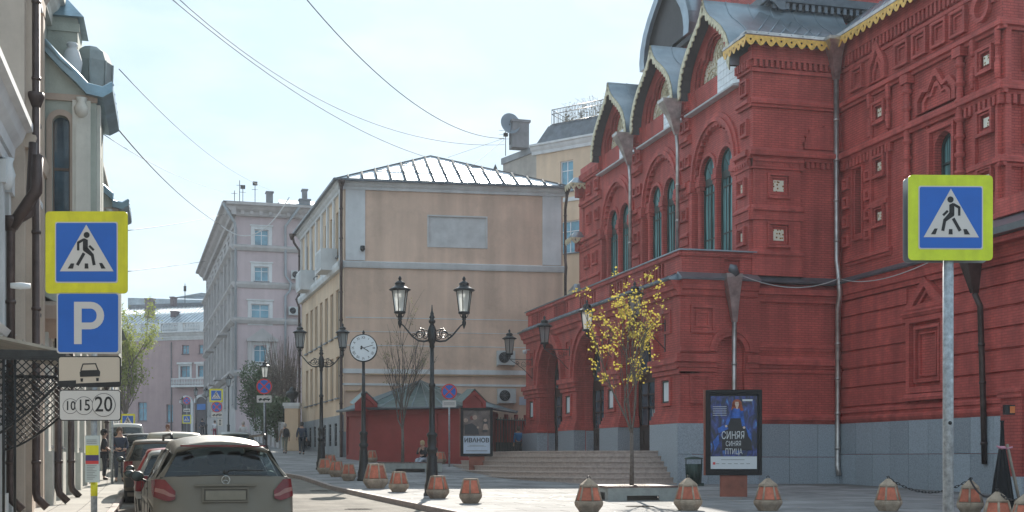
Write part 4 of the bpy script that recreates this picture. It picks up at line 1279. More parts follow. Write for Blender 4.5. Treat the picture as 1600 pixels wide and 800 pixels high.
for i, (px, py, h) in enumerate(((790, 222, 1.6), (774, 262, 1.1))):
    x, y = W(px, 93); o_ = thing('rooftop_aerial', ['thin mast with aerial rods left of the satellite dish', 'pointed metal vent cap behind the peach roof'][i], ['aerial', 'vent'][i], (x, y, bz(py)))
    mb = MB()
    if i == 0:
        mb.tube([(0, 0, -.5), (0, 0, h)], .03, 5)
        for z in (.7, 1.0, 1.3): mb.tube([(-.5, 0, z), (.5, 0, z + .05)], .012, 4)
        mb.box(-.15, .15, -.1, .1, .9, 1.15)
    else: mb.lathe([(.2, -.8), (.22, 0), (.3, .0), (.02, .7)], n=8)
    mb.build('mast', IRON, o_)
u, D = 2.4, 90
aircon('air_conditioner', 'dark fan unit on the beige house just below the white window', Tb, .9, bz(420), math.atan2(by1 - by0, bx1 - bx0))

# ------------------------------------------------------------------ mauve apartment block up the street
m0 = Vector(W(368, 120)); mL = 18.0
mdir = Vector((math.cos(.02), math.sin(.02)))
m1 = m0 + mdir * mL; m2 = m0 + Vector((-.034 * 46, 46))
mv = thing('mauve_apartment_block', 'tall mauve and grey stone apartment block on the right side of the street', 'building', (m0.x, m0.y, 3), world=True)
Tm, Lm = FR(m0, m1); Tms, Lms = FR(m2, m0)
mz = lambda py: Zp(py, 120)
wf = []
for (a, b_, c, d) in ((397, 419, 384, 357), (397, 419, 438, 415), (392, 420, 502, 474), (396, 416, 565, 538)):
    u0, u1 = (a - 368) * .06, (b_ - 368) * .06
    wf.append((u0, u1, mz(c), mz(d)) + (('arch',) if c == 565 else ()))
facade(mv, Tm, rect(0, Lm, 2, mz(334)), [w_ for w_ in wf] + [(u0 + 5.9, u1 + 5.9, v0, v1) for (u0, u1, v0, v1) in wf[:3]], MAUVE, .25, frame=WFRAME, glass=BGLASS, surround=.32, sm=WHITEP)
mb = MB()
for py, d in ((386, .35), (444, .25), (500, .30), (583, .35)):
    v = mz(py); mb.mould(-.2, Lm, [(v - .3, 0), (v - .3, d * .5), (v, d), (v + .18, d), (v + .3, 0)], Tm); mb.mould(0, Lms + .2, [(v - .3, 0), (v - .3, d * .5), (v, d * 1.6), (v + .18, d * 1.6), (v + .3, 0)], Tms)
corn(mb, Tm, -.9, Lm, mz(319), 1.1, 1.3); corn(mb, Tms, 0, Lms + .9, mz(319), 1.1, 1.3)
mb.plate([(1.0, mz(530)), (3.9, mz(530)), (2.45, mz(512))], [], 0, .4, Tm); mb.box(1.0, 3.9, mz(533), mz(529), 0, .45, Tm)
for u in (1.1, 3.4): mb.box(u, u + .4, mz(583), mz(531), 0, .3, Tm)
mb.build('stone_cornice', MAUVES, mv)
for k in range(22):
    mb = MB(); mb.box(-.4 + k * .85, -.1 + k * .85, mz(334) - .1, mz(334) + .45, 0, .6, Tm); mb.build('bracket', MAUVES, mv)
ws = []
for i in range(9):
    u = Lms - 2.4 - i * 4.9 - 1.5
    for (c, d) in ((384, 357), (438, 415), (502, 474), (570, 535), (630, 600)): ws.append((u, u + 1.5, mz(c), mz(d)))
facade(mv, Tms, rect(0, Lms, 2, mz(334)), ws, MAUVES, .3, frame=WFRAME, glass=BGLASS, surround=.3, sm=MAUVES)
mb = MB()
for i in range(10):
    u = Lms - .9 - i * 4.9
    for (a, b_) in ((444, 386), (500, 444), (583, 505)): mb.box(u - .5, u + .3, mz(a), mz(b_) - .3, 0, .35, Tms)
mb.build('side_pilasters', MAUVES, mv)['kind'] = 'stuff'
for (i, (c, h)) in enumerate(((1, 515), (2, 583), (4, 583), (5, 515))):
    u = Lms - 2.0 - c * 4.9 - 1.5
    mb = MB(); mb.box(u - .3, u + 2.4, mz(h), mz(h) + .2, 0, 1.2, Tms); mb.ring(u - .3, u + 2.4, mz(h) + .2, mz(h) + 1.2, .1, 1.12, 1.2, Tms)
    for k in range(12): mb.box(u - .2 + k * .22, u - .15 + k * .22, mz(h) + .2, mz(h) + 1.15, 1.14, 1.18, Tms)
    mb.build('balcony', MAUVES, mv)
mb = MB(); mb.add([Tm(-1.2, mz(318), 1.2), Tm(Lm, mz(318), 1.2), Tm(Lm, mz(309), -3), Tm(3, mz(309), -3), Tms(0, mz(318), 1.2), Tms(0, mz(309), -3)], [(0, 1, 2, 3), (0, 3, 5, 4)]); mb.build('roof', TIN, mv)
mb = MB(); mb.add([Tm(4.0, mz(311), -1.2), Tm(16, mz(311), -1.2), Tm(15, mz(292), -5), Tm(4.5, mz(292), -5), Tm(4.0, mz(311), -7)], [(0, 1, 2, 3), (0, 3, 4)]); 
for k in range(12): mb.tube([Tm(4.1 + k, mz(310.5), -1.2), Tm(4.6 + k * .95, mz(291.5), -5)], .05, 4)
mb.box(4.0, 16, mz(319), mz(311), -1.4, -1.25, Tm)
mb.build('attic_roof', mat('blue_grey_attic_tin', (.25, .36, .44), .4, .4, var=.2), mv)
for (px, a, b_, w_) in ((390, 318, 312, 1.0), (424, 312, 291, .6), (480, 300, 284, .45), (480, 308, 300, 1.0)):
    u = (px - 368) * .06
    mb = MB(); mb.box(u - w_ / 2, u + w_ / 2, mz(a), mz(b_), -2.8, -2.0, Tm); mb.box(u - w_ / 2 - .08, u + w_ / 2 + .08, mz(b_), mz(b_) + .12, -2.9, -1.9, Tm); mb.build('chimney', mat('grey_chimney', (.2, .2, .21)), mv)
def mpipe(px, pts):
    p = MB(); u = (px - 368) * .06
    p.tube([Tm(u + du, mz(py), d) for (du, py, d) in pts], .12, 6); p.build('rain_pipe', mat('painted_rain_pipe', (.3, .33, .36), .6), mv)
mpipe(368, ((-1.2, 322, 1.1), (-.1, 350, .5), (0, 360, .15), (0, 640, .15)))
mpipe(445, ((1.2, 322, 1.2), (0, 350, .2), (0, 428, .2), (.5, 440, .35), (.4, 452, .2), (0, 460, .2), (0, 600, .2)))
for i, (px, py) in enumerate(((462, 433), (458, 490))):
    aircon('air_conditioner', ['upper', 'lower'][i] + ' of two small fan units on the mauve block beside its downpipe', Tm, (px - 368) * .06, mz(py), math.atan2(mdir.y, mdir.x))
for i, (px, h) in enumerate(((368, 1.4), (376, 2.4), (381, 1.6), (400, 2.0))):
    p = Tm((px - 368) * .06, mz(316), -1.5)
    a = thing('rooftop_aerial', ['shortest aerial pole nearest the corner of the mauve roof', 'tallest thin aerial pole on the mauve roof', 'aerial pole with a small box on the mauve roof', 'aerial pole with a round head right of the others on the mauve roof'][i], 'aerial', p)
    mb = MB(); mb.tube([(0, 0, -.3), (0, 0, h)], .035, 5)
    if i in (2, 3): mb.box(-.22, .22, -.1, .1, h, h + .35)
    mb.tube([(-.3, 0, h * .8), (.3, 0, h * .8)], .02, 4)
    mb.build('mast', IRON, a)

# ------------------------------------------------------------------ dusty pink house closing the street
e0 = Vector(W(150, 178)); e1 = Vector(W(372, 172))
pk = thing('dusty_pink_house', 'dusty pink house with balustrade and balcony closing the far end of the street', 'building', (e0.x, e0.y, 4), world=True)
Te, Le = FR(e0, e1)
pu = lambda px: (px - 150) / 222 * Le
pz = lambda py: Zp(py, 175)
wl = [(pu(286), pu(297), pz(554), pz(540)), (pu(312), pu(323), pz(554), pz(540)), (pu(284), pu(299), pz(592), pz(572)), (pu(311), pu(325), pz(592), pz(572)), (pu(217), pu(231), pz(657), pz(628)),
      (pu(262), pu(272), pz(660), pz(632)) , (pu(340), pu(350), pz(554), pz(540))]
holes_extra = [(pu(285), pu(303), pz(672), pz(616), 'arch'), (pu(307), pu(327), pz(672), pz(616), 'arch')]
facade(pk, Te, rect(0, Le, 3, pz(530)), wl + holes_extra[:0], PINKP, .3, glass=BGLASS, frame=mat('mauve_frame', (.3, .22, .24)), surround=None)
for (a, b_) in ((284, 299), (311, 325)):
    mb = MB(); mb.ring(pu(a) - .25, pu(b_) + .25, pz(592) - .05, pz(570), .25, 0, .12, Te); mb.box(pu(a) - .4, pu(b_) + .4, pz(570), pz(567), 0, .35, Te); mb.build('window_surround', WHITEP, pk)
mb = MB(); corn(mb, Te, -1, Le + .5, pz(519), .9, .8); mb.box(0, Le, pz(532), pz(524), 0, .12, Te); mb.build('cornice', WHITEP, pk)
mb = MB(); mb.box(0, Le, pz(519), pz(517.5), -.3, .1, Te); mb.box(0, Le, pz(506), pz(504.5), -.3, .1, Te)
for px in (200, 217, 249, 283, 317, 350): mb.box(pu(px) - .3, pu(px) + .5, pz(518), pz(506), -.3, .12, Te)
mb.build('balustrade_rail', WHITEP, pk)
mb = MB()
for k in range(70): mb.lathe([(.06, 0), (.11, .3), (.05, .7), (.07, 1.0)], Te(pu(180) + k * .24, pz(517.5), -.1), 6)
mb.build('baluster', WHITEP, pk)['kind'] = 'stuff'
mb = MB(); mb.add([Te(0, pz(507), -1), Te(Le, pz(507), -1), Te(Le, pz(468), -8), Te(0, pz(468), -8)], [(0, 1, 2, 3)]); mb.build('roof', TINL, pk)
mb = MB()
for k in range(34): mb.tube([Te(k * .6, pz(506.5), -1), Te(k * .6, pz(467.5), -8)], .04, 4)
mb.build('roof_seam', TIN, pk)['kind'] = 'stuff'
mb = MB(); mb.box(0, Le, pz(468), pz(462), -9, -8, Te); mb.build('ridge_wall', FLASH, pk)
for (px, a, b_, w_) in ((208, 492, 460, 1.0), (248, 497, 482, .8), (218, 504, 492, 1.2), (246, 466, 459, .5)):
    mb = MB(); mb.box(pu(px) - w_ / 2, pu(px) + w_ / 2, pz(a) - .5, pz(b_), -5, -4, Te); mb.box(pu(px) - w_ / 2 - .1, pu(px) + w_ / 2 + .1, pz(b_), pz(b_) + .15, -5.1, -3.9, Te); mb.build('chimney', mat('dark_chimney', (.13, .10, .11)), pk)
mb = MB(); mb.box(pu(277), pu(330), pz(606), pz(603), 0, 1.3, Te); mb.box(pu(277), pu(330), pz(594), pz(592.5), 1.15, 1.3, Te)
for k in range(20): mb.lathe([(.05, 0), (.1, .25), (.05, .6), (.07, .85)], Te(pu(278) + k * .24, pz(603), 1.22), 6)
mb.build('balcony', WHITEP, pk)
mb = MB()
for (a, b_) in ((285, 303), (307, 327)):
    c = (pu(a) + pu(b_)) / 2; hw = (pu(b_) - pu(a)) / 2
    archring(mb, c, pz(630), hw - .2, hw + .12, 0, .3, Te, 14)
    mb.box(c + hw - .15, c + hw + .2, 4.0, pz(628), 0, .35, Te)
mb.build('arcade', WHITEP, pk)
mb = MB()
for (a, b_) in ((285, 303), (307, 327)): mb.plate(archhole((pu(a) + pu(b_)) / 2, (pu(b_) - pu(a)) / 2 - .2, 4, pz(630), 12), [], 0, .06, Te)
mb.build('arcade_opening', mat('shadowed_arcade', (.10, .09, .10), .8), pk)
mb = MB(); mb.box(pu(311), pu(327), pz(641), pz(632), .1, .3, Te); o = mb.build('blue_shop_banner', mat('blue_banner', (.04, .16, .45), .6), None, org=Te(pu(319), pz(636), .2)); tag(o, 'plain blue banner over the right arcade arch of the far pink house', 'banner')
mb = MB(); mb.tube([Te(pu(270), 4, .1), Te(pu(270), pz(535), .1)], .08, 6); mb.build('rain_pipe', FLASH, pk)
x, y = W(258, 215)
mb = MB(); mb.add([(x - 6, y, Zp(466, 215)), (x + 10, y, Zp(466, 215)), (x + 10, y + 4, Zp(454, 215)), (x + 6, y + 3, Zp(452, 215)), (x + 1, y + 2, Zp(463, 215))], [(0, 1, 2, 3, 4)]); mb.box(x - 6, x + 10, y, y + 8, 6, Zp(467, 215))
o = mb.build('far_grey_roof_house', TIN, None, org=(x, y, 6)); tag(o, 'grey roofed house rising behind the far pink one', 'building')
mb = MB(); x, y = W(289, 190); mb.tube([(x, y, 20), (x, y, Zp(443, 190))], .06, 5); mb.box(x - .2, x + .2, y - .2, y + .2, Zp(455, 190), Zp(447, 190)); o = mb.build('rooftop_aerial', IRON, None, org=(x, y, 20)); tag(o, 'lone thin mast on the roof at the street end', 'aerial')

# ------------------------------------------------------------------ red pavilion with green tin roof
k0 = Vector(W(570, 63.5)); k1 = Vector(W(737, 61.0)); kl = Vector(W(543, 66.5)); kr = Vector(W(775, 68))
ki = thing('red_pavilion', 'low dark red rendered pavilion with a faded green tin roof against the peach wall', 'kiosk', (k0.x, k0.y, 1.4), world=True)
ze = 4.0
KRED = mat('pavilion_red', (0.30, 0.045, 0.04), .75, var=.12, vscale=1.5, bump=.3)
segs = [(kl, k0), (k0, k1), (k1, kr)]
for i, (a, b_) in enumerate(segs):
    T, L = FR(a, b_)
    mb = MB(); mb.plate(rect(0, L, 1.0, ze), [], -.2, 0, T)
    n_ = [1, 3, 2][i]
    mb.box(0, L, 1.2, 1.75, 0, .06, T); mb.box(0, L, ze - .28, ze, 0, .09, T)
    for k in range(n_ + 1):
        u = k * L / n_; mb.box(max(0, u - .14), min(L, u + .14), 1.75, ze - .28, 0, .07, T)
    mb.build('wall', KRED, ki)
GT = mat('faded_green_tin', (.14, .20, .20), .45, .45, var=.25, vscale=1.5)
ap = Vector((*W(657, 68), Zp(594, 68)))
def off(p, q, e): return p
ev = [Vector((*(kl + Vector((-.55, -.1))), ze)), Vector((*(k0 + Vector((-.25, -.55))), ze)), Vector((*(k1 + Vector((.3, -.5))), ze)), Vector((*(kr + Vector((1.0, -.3))), ze)), Vector((*W(808, 69.5), ze + .1)), Vector((*W(655, 74), ze + 1.2))]
mb = MB()
mb.add([tuple(p) for p in ev] + [tuple(ap), (*W(690, 68.4), ap.z - .4)], [(0, 1, 6), (1, 2, 7, 6), (2, 3, 7), (3, 4, 7)])
rfk = mb.build('roof', GT, ki)
mb = MB()
for (a, b_, q, n_) in ((0, 1, ap, 4), (1, 2, ap, 7), (2, 3, Vector((*W(690, 68.4), ap.z - .4)), 5), (3, 4, Vector((*W(690, 68.4), ap.z - .4)), 6)):
    for k in range(n_ + 1): mb.tube([ev[a].lerp(ev[b_], k / n_), ev[a].lerp(ev[b_], k / n_).lerp(q, .98)], .022, 4)
mb.build('roof_seam', TIN, rfk)
mb = MB()
for a, b_ in zip(ev[:4], ev[1:5]): mb.tube([a, b_], .07, 5)
mb.build('eave_edge', FLASH, ki)
for px, Dk in ((572, 62.8), (741, 60.4)):
    x, y = W(px, Dk)
    mb = MB(); Tk = NY(y)
    mb.plate([(x - .55, ze - .1), (x + .55, ze - .1), (x + .55, ze + .25), (x, ze + .78), (x - .55, ze + .25)], [[(x - .38, ze), (x + .38, ze), (x + .38, ze + .2), (x, ze + .55), (x - .38, ze + .2)]], -.05, .08, Tk)
    mb.plate([(x - .5, ze - .1), (x + .5, ze - .1), (x + .5, ze + .22), (x, ze + .70), (x - .5, ze + .22)], [], -.1, -.04, Tk)
    dm = mb.build('dormer', KRED, ki)
    mb = MB(); mb.add([(x - .65, y - .12, ze + .2), (x, y - .12, ze + .85), (x + .65, y - .12, ze + .2), (x - .65, y + 1.2, ze + .35), (x, y + 1.6, ze + .9), (x + .65, y + 1.2, ze + .35)], [(0, 1, 4, 3), (1, 2, 5, 4)]); mb.build('dormer_roof', GT, dm)
# dark gate and red wall between the pavilion and the porch
a, b_ = Vector(W(772, 67.5)), Vector(W(835, 70))
T, L = FR(a, b_)
wl = thing('red_yard_wall', 'dark red yard wall between the pavilion and the arched porch', 'wall', (a.x, a.y, 1.5), world=True)
mb = MB(); mb.plate(rect(-.2, L, 1, 3.6), [], -.3, 0, T)
for k in range(4): mb.box(k * .8, k * .8 + .2, 1, 3.9, 0, .12, T)
mb.build('wall_face', KRED, wl)
gt = thing('dark_iron_gate', 'dark iron gate with close bars beside the red pavilion', 'gate', (a.x, a.y, 1.5), world=True)
for k in range(16):
    mb = MB(); mb.tube([T(-.6 + k * .22, 1.5, .8), T(-.6 + k * .22, 3.7, .8)], .022, 5); mb.build('bar', IRON, gt)
mb = MB()
for v in (1.7, 3.55): mb.box(-.7, 2.9, v, v + .06, .77, .83, T)
mb.box(-.7, 2.9, 1.5, 2.4, .74, .765, T)
mb.build('gate_frame', IRON, gt)
# ------------------------------------------------------------------ left-hand frontage
CREAMW = mat('cream_stucco', (.60, .58, .52), .8, var=.12, vscale=1.2, bump=.3, extra=streaks(.15))
TANP = mat('tan_flaking_plaster', (.54, .44, .36), .85, var=.10, vscale=.8, bump=.3, extra=streaks(.12))
GREENP = mat('grey_green_plaster', (.39, .42, .37), .85, var=.12, vscale=.9, bump=.3, extra=streaks(.15))
BLUET = mat('blue_grey_copper_roof', (.22, .33, .40), .35, .6, var=.3, vscale=1.5)
def PX_(X0): return lambda u, v, d: (X0 + d, u, v)        # a wall facing +X
b1 = thing('cream_stucco_house', 'cream stucco house with a heavy white cornice beside the iron canopy', 'building', (-3.3, 20, .4), world=True)
T1 = PX_(-3.3)
facade(b1, T1, rect(8, 28, .1, 8.0), [(u, u + 1.0, 4.5, 6.9) for u in (9.5, 12.5, 15.5, 18.5, 21.5, 24.5)] + [(u, u + 1.1, 1.2, 3.2) for u in (9.5, 12.5, 15.5, 18.5, 24.6)], CREAMW, .22, glass=DGLASS, surround=.15, sm=WHITEP)
mb = MB(); corn(mb, T1, 8, 28, 8.45, .75, .52); mb.mould(8, 28, [(7.45, 0), (7.45, .1), (7.6, .14), (7.7, .02), (7.7, 0)], T1); mb.mould(8, 28, [(4.0, 0), (4.0, .12), (4.12, .2), (4.2, .02), (4.2, 0)], T1); mb.build('cornice', WHITEP, b1)
for u in (11.5, 14.5, 17.5, 20.5, 23.6, 26.6, 27.6):
    mb = MB(); mb.box(u, u + .38, .2, 7.4, 0, .10, T1); mb.box(u - .06, u + .44, 6.95, 7.4, .0, .17, T1); mb.box(u - .05, u + .43, .2, .9, 0, .16, T1); mb.build('pilaster', WHITEP, b1)
for u in (26.6, 23.6): 
    mb = MB(); mb.lathe([(.05, 0), (.12, .1), (.16, .3), (.1, .5), (.13, .62)], T1(u + .2, 6.85, .16), 8); mb.build('scroll', WHITEP, b1)
b2 = thing('tan_plaster_house', 'tall tan house with flaking plaster rising behind the cream one', 'building', (-2.95, 29, .4), world=True)
T2 = PX_(-2.95)
facade(b2, T2, rect(28.02, 31.2, .1, 18), [(29.2, 30.2, 9, 11.4), (29.2, 30.2, 4.8, 7.0)], TANP, .22, surround=.15)
mb = MB(); mb.plate(rect(-9, -2.95, .1, 18), [], -.015, 0, NY(28.0)); mb.build('end_wall', TANP, b2)
mb = MB(); corn(mb, T2, 28.05, 31.2, 12.6, .9, .38); mb.box(28.3, 28.7, .3, 11.6, 0, .12, T2); mb.box(30.7, 31.1, .3, 11.6, 0, .12, T2); mb.mould(28.05, 31.2, [(8.0, 0), (8.0, .16), (8.25, .22), (8.3, 0)], T2); mb.build('cornice', TANP, b2)
b3 = thing('green_oriel_house', 'grey-green house with two projecting bays roofed in blue-grey metal', 'building', (-2.95, 40, .5), world=True)
T3 = PX_(-2.96)
facade(b3, T3, rect(31.2, 66, .2, 13), [(u, u + .9, 1.9, 4.4) for u in (33, 36.2, 39.4, 42.6, 45.8, 49, 52.2, 55.4, 58.6, 61.8)] + [(u, u + .9, 6.0, 9) for u in (36.2, 39.4, 42.6, 55.4, 58.6)], GREENP, .25, surround=.12, sm=CREAMW)
for u in (31.6, 34.6, 37.8, 41, 44.2, 47.4, 50.6, 53.8, 57, 60.2, 63.4):
    mb = MB(); mb.box(u, u + .7, .3, 5.0, 0, .16, T3); mb.box(u - .1, u + .8, .2, 1.75, 0, .26, T3); mb.box(u - .08, u + .78, 4.6, 5.0, 0, .24, T3); mb.build('pilaster', CREAMW, b3)
mb = MB(); mb.mould(31.2, 66, [(5.0, 0), (5.0, .2), (5.2, .32), (5.35, .05), (5.35, 0)], T3); corn(mb, T3, 31.2, 66, 12.9, .8, .4); mb.build('cornice', CREAMW, b3)
def oriel(Y0, X1, zt, zb, idx):
    T = NY(Y0); xa, xb = -2.95, X1
    mb = MB()
    w0 = xa + .26; w1 = w0 + .40
    mb.plate(rect(xa, xb, zb, zt), [archhole((w0 + w1) / 2, .19, zb + .9, zt - .85, 12)], -.22, 0, T)
    mb.plate(rect(Y0 + .225, Y0 + 3.2, zb, zt), [rect(Y0 + .9, Y0 + 2.3, zb + .9, zt - 1.1)], -.22, 0, PX_(xb))
    mb.box(xa, xb - .23, zb - .1, zb, -3.2, 0, T)
    ow = mb.build('bay_wall', GREENP, b3)
    mb = MB()
    archring(mb, (w0 + w1) / 2, zt - .85, .19, .32, 0, .05, T, 14)
    for s in (w0 - .12, w1): mb.box(s, s + .125, zb + .9, zt - .85, 0, .05, T)
    mb.box(xa, xb + .03, zt - .32, zt - .17, 0, .06, T)
    mb.mould(xa, xb, [(zb - .5, -.6), (zb - .1, .03), (zb + .2, .10), (zb + .3, 0)], T)
    mb.build('bay_moulding', mat('rosy_stucco', (.42, .33, .27), .8, var=.12, extra=streaks(.1)), ow)
    mb = MB()
    mb.box(xb - .52, xb - .12, zb + .3, zt - .3, 0, .08, T); mb.box(xb - .45, xb - .19, zb + .6, zt - .9, .08, .11, T)
    for z in (zt - .7, zb + .6): mb.lathe([(.04, 0), (.14, .08), (.17, .22), (.10, .35), (.14, .45)], T(xb - .32, z, .08), 8)
    mb.box(Y0 + .25, Y0 + .6, zb + .3, zt - .3, 0, .08, PX_(xb))
    mb.build('bay_pilaster', CREAMW, ow)
    f = MB(); f.ring(w0, w1, zb + .9, zt - .6, .04, -.2, -.14, T); f.box(w0, w1, zt - 1.9, zt - 1.84, -.2, -.15, T)
    fo = f.build('bay_window', mat('brown_frame', (.13, .09, .07), .6), b3); p = MB(); p.box(w0, w1, zb + .9, zt - .6, -.24, -.18, T); p.build('pane', DGLASS, fo)
    f = MB(); f.ring(Y0 + .9, Y0 + 2.3, zb + .9, zt - 1.1, .07, -.2, -.12, PX_(xb)); f.box(Y0 + 1.57, Y0 + 1.63, zb + .9, zt - 1.1, -.2, -.13, PX_(xb)); fo = f.build('bay_window', mat('brown_frame', (.13, .09, .07), .6), b3)
    p = MB(); p.box(Y0 + .9, Y0 + 2.3, zb + .9, zt - 1.1, -.24, -.18, PX_(xb)); p.build('pane', DGLASS, fo)
    # swept metal roof curving down to an upturned lip
    n = 8; vs = []
    prof = [(xa + .1, zt + 1.0), (xa + .45, zt + .62), (xa + .8, zt + .30), (xb - .2, zt + .05), (xb + .15, zt - .02), (xb + .38, zt + .12)]
    for (x, z) in prof:
        k = (x - xa) / (xb - xa)
        vs += [(x, Y0 - .12 - .12 * k, z), (x, Y0 + 3.3 + .1 * k, z), (x, Y0 - .12 - .12 * k, z - .22), (x, Y0 + 3.3 + .1 * k, z - .22)]
    fs = []
    for i in range(len(prof) - 1):
        a = 4 * i; fs += [(a, a + 4, a + 5, a + 1), (a, a + 2, a + 6, a + 4), (a + 2, a + 3, a + 7, a + 6)]
    e_ = 4 * (len(prof) - 1); fs.append((e_, e_ + 2, e_ + 3, e_ + 1))
    mb = MB(); mb.add(vs, fs)
    for q in (.8, 1.6, 2.4): mb.tube([(x, Y0 + q, z + .02) for x, z in prof], .03, 4)
    mb.tube([(x, Y0 - .15, z) for x, z in prof], .06, 5)
    mb.build('bay_roof', BLUET, b3)
    mb = MB(); mb.plate([(xa, zt - .02), (xb - .2, zt - .02), (xa + .8, zt + .25), (xa + .1, zt + .9), (xa, zt + .9)], [], -.1, -.03, T); mb.build('bay_gable', GREENP, b3)
oriel(31.2, -1.72, 10.15, 4.9, 0)
oriel(49.5, -1.95, 11.0, 5.2, 1)
mb = MB(); mb.lathe([(.14, 0), (.2, .15), (.24, .4), (.17, .65), (.10, .75), (.14, .8), (.12, .86)], (-2.35, 32.6, 10.75), 12); mb.build('roof_urn', WHITEP, b3)
mb = MB(); mb.lathe([(.48, 0), (.52, .8), (.42, 1.05), (.2, 1.2)], (-2.0, 34.0, 10.75), 8, smooth=False)
for k in range(8): mb.tube([(-2.0 + .5 * math.cos(k * PI / 4), 34.0 + .5 * math.sin(k * PI / 4), 10.75), (-2.0 + .53 * math.cos(k * PI / 4), 34.0 + .53 * math.sin(k * PI / 4), 11.55)], .025, 4)
mb.build('roof_dormer', mat('grey_green_dormer', (.24,.27,.27), .6, .3, var=.2), b3)
mb = MB(); mb.box(-2.95, -2.25, 33.0, 34.6, 10.5, 12.35); mb.box(-2.97, -2.2, 32.95, 33.0, 12.0, 12.2); mb.build('attic_wall', GREENP, b3)
mb = MB(); mb.add([(-2.95, 32.85, 12.35), (-2.1, 32.85, 12.35), (-2.1, 34.75, 12.35), (-2.95, 34.75, 12.35), (-2.95, 33.7, 13.1), (-2.6, 33.7, 13.1)], [(0, 1, 5, 4), (1, 2, 5), (2, 3, 4, 5), (3, 0, 4), (0, 3, 2, 1)]); mb.build('dormer_cap', BLUET, b3)
b4 = thing('grey_low_house', 'lower grey house beyond the green one on the left, behind the parking signs', 'building', (-3.1, 75, 1.5), world=True)
mb = MB(); mb.box(-12, -3.25, 66, 84, 1, 9.0); mb.build('wall', CREAMW, b4)
mb = MB(); mb.add([(-12, 65.8, 9), (-2.8, 65.8, 9), (-2.8, 84.2, 9), (-12, 84.2, 9), (-7, 68, 12), (-7, 82, 12)], [(0, 1, 4), (1, 2, 5, 4), (2, 3, 5), (3, 0, 4, 5), (0, 3, 2, 1)]); mb.build('roof', TIN, b4)
for u in (68, 71, 74, 77, 80): 
    f = MB(); f.ring(u, u + 1, 3.5, 5.6, .07, 0, .05, PX_(-3.25)); q = f.build('window', WFRAME, b4); p = MB(); p.box(u, u + 1, 3.5, 5.6, .0, .02, PX_(-3.25)); p.build('pane', DGLASS, q)
# drain pipes of the left side
def lpipe(parent, Y, x, z1, elbow=None, zb=.9, r=.085):
    p = MB(); pts = ([elbow, (x + .35, Y, z1 + .25)] if elbow else []) + [(x, Y, z1), (x, Y, zb), (x + .03, Y, zb - .15), (x + .22, Y, zb - .35)]
    p.tube(pts, r, 8)
    z = zb + .6
    while z < z1: p.lathe([(r + .012, -.04), (r + .022, 0), (r + .012, .04)], (x, Y, z), 8); z += 1.6
    p.lathe([(r + .01, -.1), (r + .09, .12), (r + .09, .2)], (x, Y, min(z1, 9.0)), 8)
    p.build('rain_pipe', COPPER, parent)
lpipe(b2, 28.35, -2.76, 17.5); lpipe(b1, 27.2, -3.12, 6.2, (-2.70, 27.2, 7.9))
lpipe(b3, 32.0, -2.62, 4.6); lpipe(b3, 36.0, -2.62, 4.6); lpipe(b3, 47.2, -2.7, 4.6); lpipe(b3, 56.8, -2.7, 4.6)
p = MB(); p.tube([(-3.1, 27.2, 6.2), (-2.62, 27.0, 6.9), (-2.60, 27.0, 7.6)], .12, 8); p.build('pipe_elbow', COPPER, b1)
# wrought iron canopy
cn = thing('wrought_iron_canopy', 'black wrought iron entrance canopy with lattice brackets on the left footway', 'canopy', (-2.5, 23, .4), world=True)
cz = 3.35
mb = MB(); mb.add([(-3.25, 21.9, cz + .32), (-3.25, 27, cz + .32), (-1.72, 27, cz), (-1.72, 21.9, cz), (-3.25, 21.9, cz + .27), (-3.25, 27, cz + .27), (-1.72, 27, cz - .05), (-1.72, 21.9, cz - .05)], [(0, 1, 2, 3), (4, 7, 6, 5), (3, 2, 6, 7), (0, 3, 7, 4)])
for k in range(6): x = -3.2 + k * .29; mb.tube([(x, 21.9, cz + .33 - (x + 3.25) * .21), (x, 27, cz + .33 - (x + 3.25) * .21)], .018, 4)
mb.build('canopy_roof', mat('weathered_canopy_tin', (.33, .30, .26), .5, .4, var=.3, vscale=2), cn)
mb = MB(); mb.box(-3.25, -1.7, 21.86, 21.92, cz - .14, cz - .02); mb.box(-1.74, -1.68, 21.9, 27, cz - .14, cz - .02)
mb.build('canopy_beam', IRON, cn)
TL = NY(21.9)
def lattice(T, ulo, uhi, vb, vt, name):
    """iron lattice whose lower edge sweeps up towards the street"""
    mb = MB(); s = .125
    lim = lambda u: vb + (vt - vb - .35) * (((u - ulo) / (uhi - ulo)) ** 1.5)
    n = int((uhi - ulo + (vt - vb)) / s)
    for k in range(-n, n):
        for sg in (1, -1):
            pts = []
            q = 0
            while q <= 60:
                u = ulo + (uhi - ulo) * q / 60; v = (vt - (u - ulo) * 1.0 - k * s) if sg == 1 else (vt + (u - uhi) * 1.0 + k * s - .9)
                if lim(u) <= v <= vt: pts.append(T(u, v, 0))
                elif pts: break
                q += 1
            if len(pts) >= 3: mb.tube([pts[0], pts[-1]], .010, 4, False)
    mb.tube([T(ulo + (uhi - ulo) * q / 16, lim(ulo + (uhi - ulo) * q / 16), 0) for q in range(17)], .022, 5)
    u = ulo + .12
    while u < uhi - .1:
        v = lim(u) + .15
        while v < vt - .1:
            mb.tube([T(u + .05 * math.cos(a * PI / 4), v + .05 * math.sin(a * PI / 4), .01) for a in range(9)], .008, 4, False); v += .25
        u += .25
    mb.box(ulo, uhi, vt - .03, vt + .03, -.02, .02, T); mb.box(ulo - .02, ulo + .03, vb - .1, vt, -.02, .02, T)
    mb.build(name, IRON, cn)
lattice(TL, -3.22, -1.74, 1.75, cz - .15, 'lattice_bracket'); lattice(NY(26.9), -3.22, -1.74, 1.75, cz - .15, 'lattice_bracket')
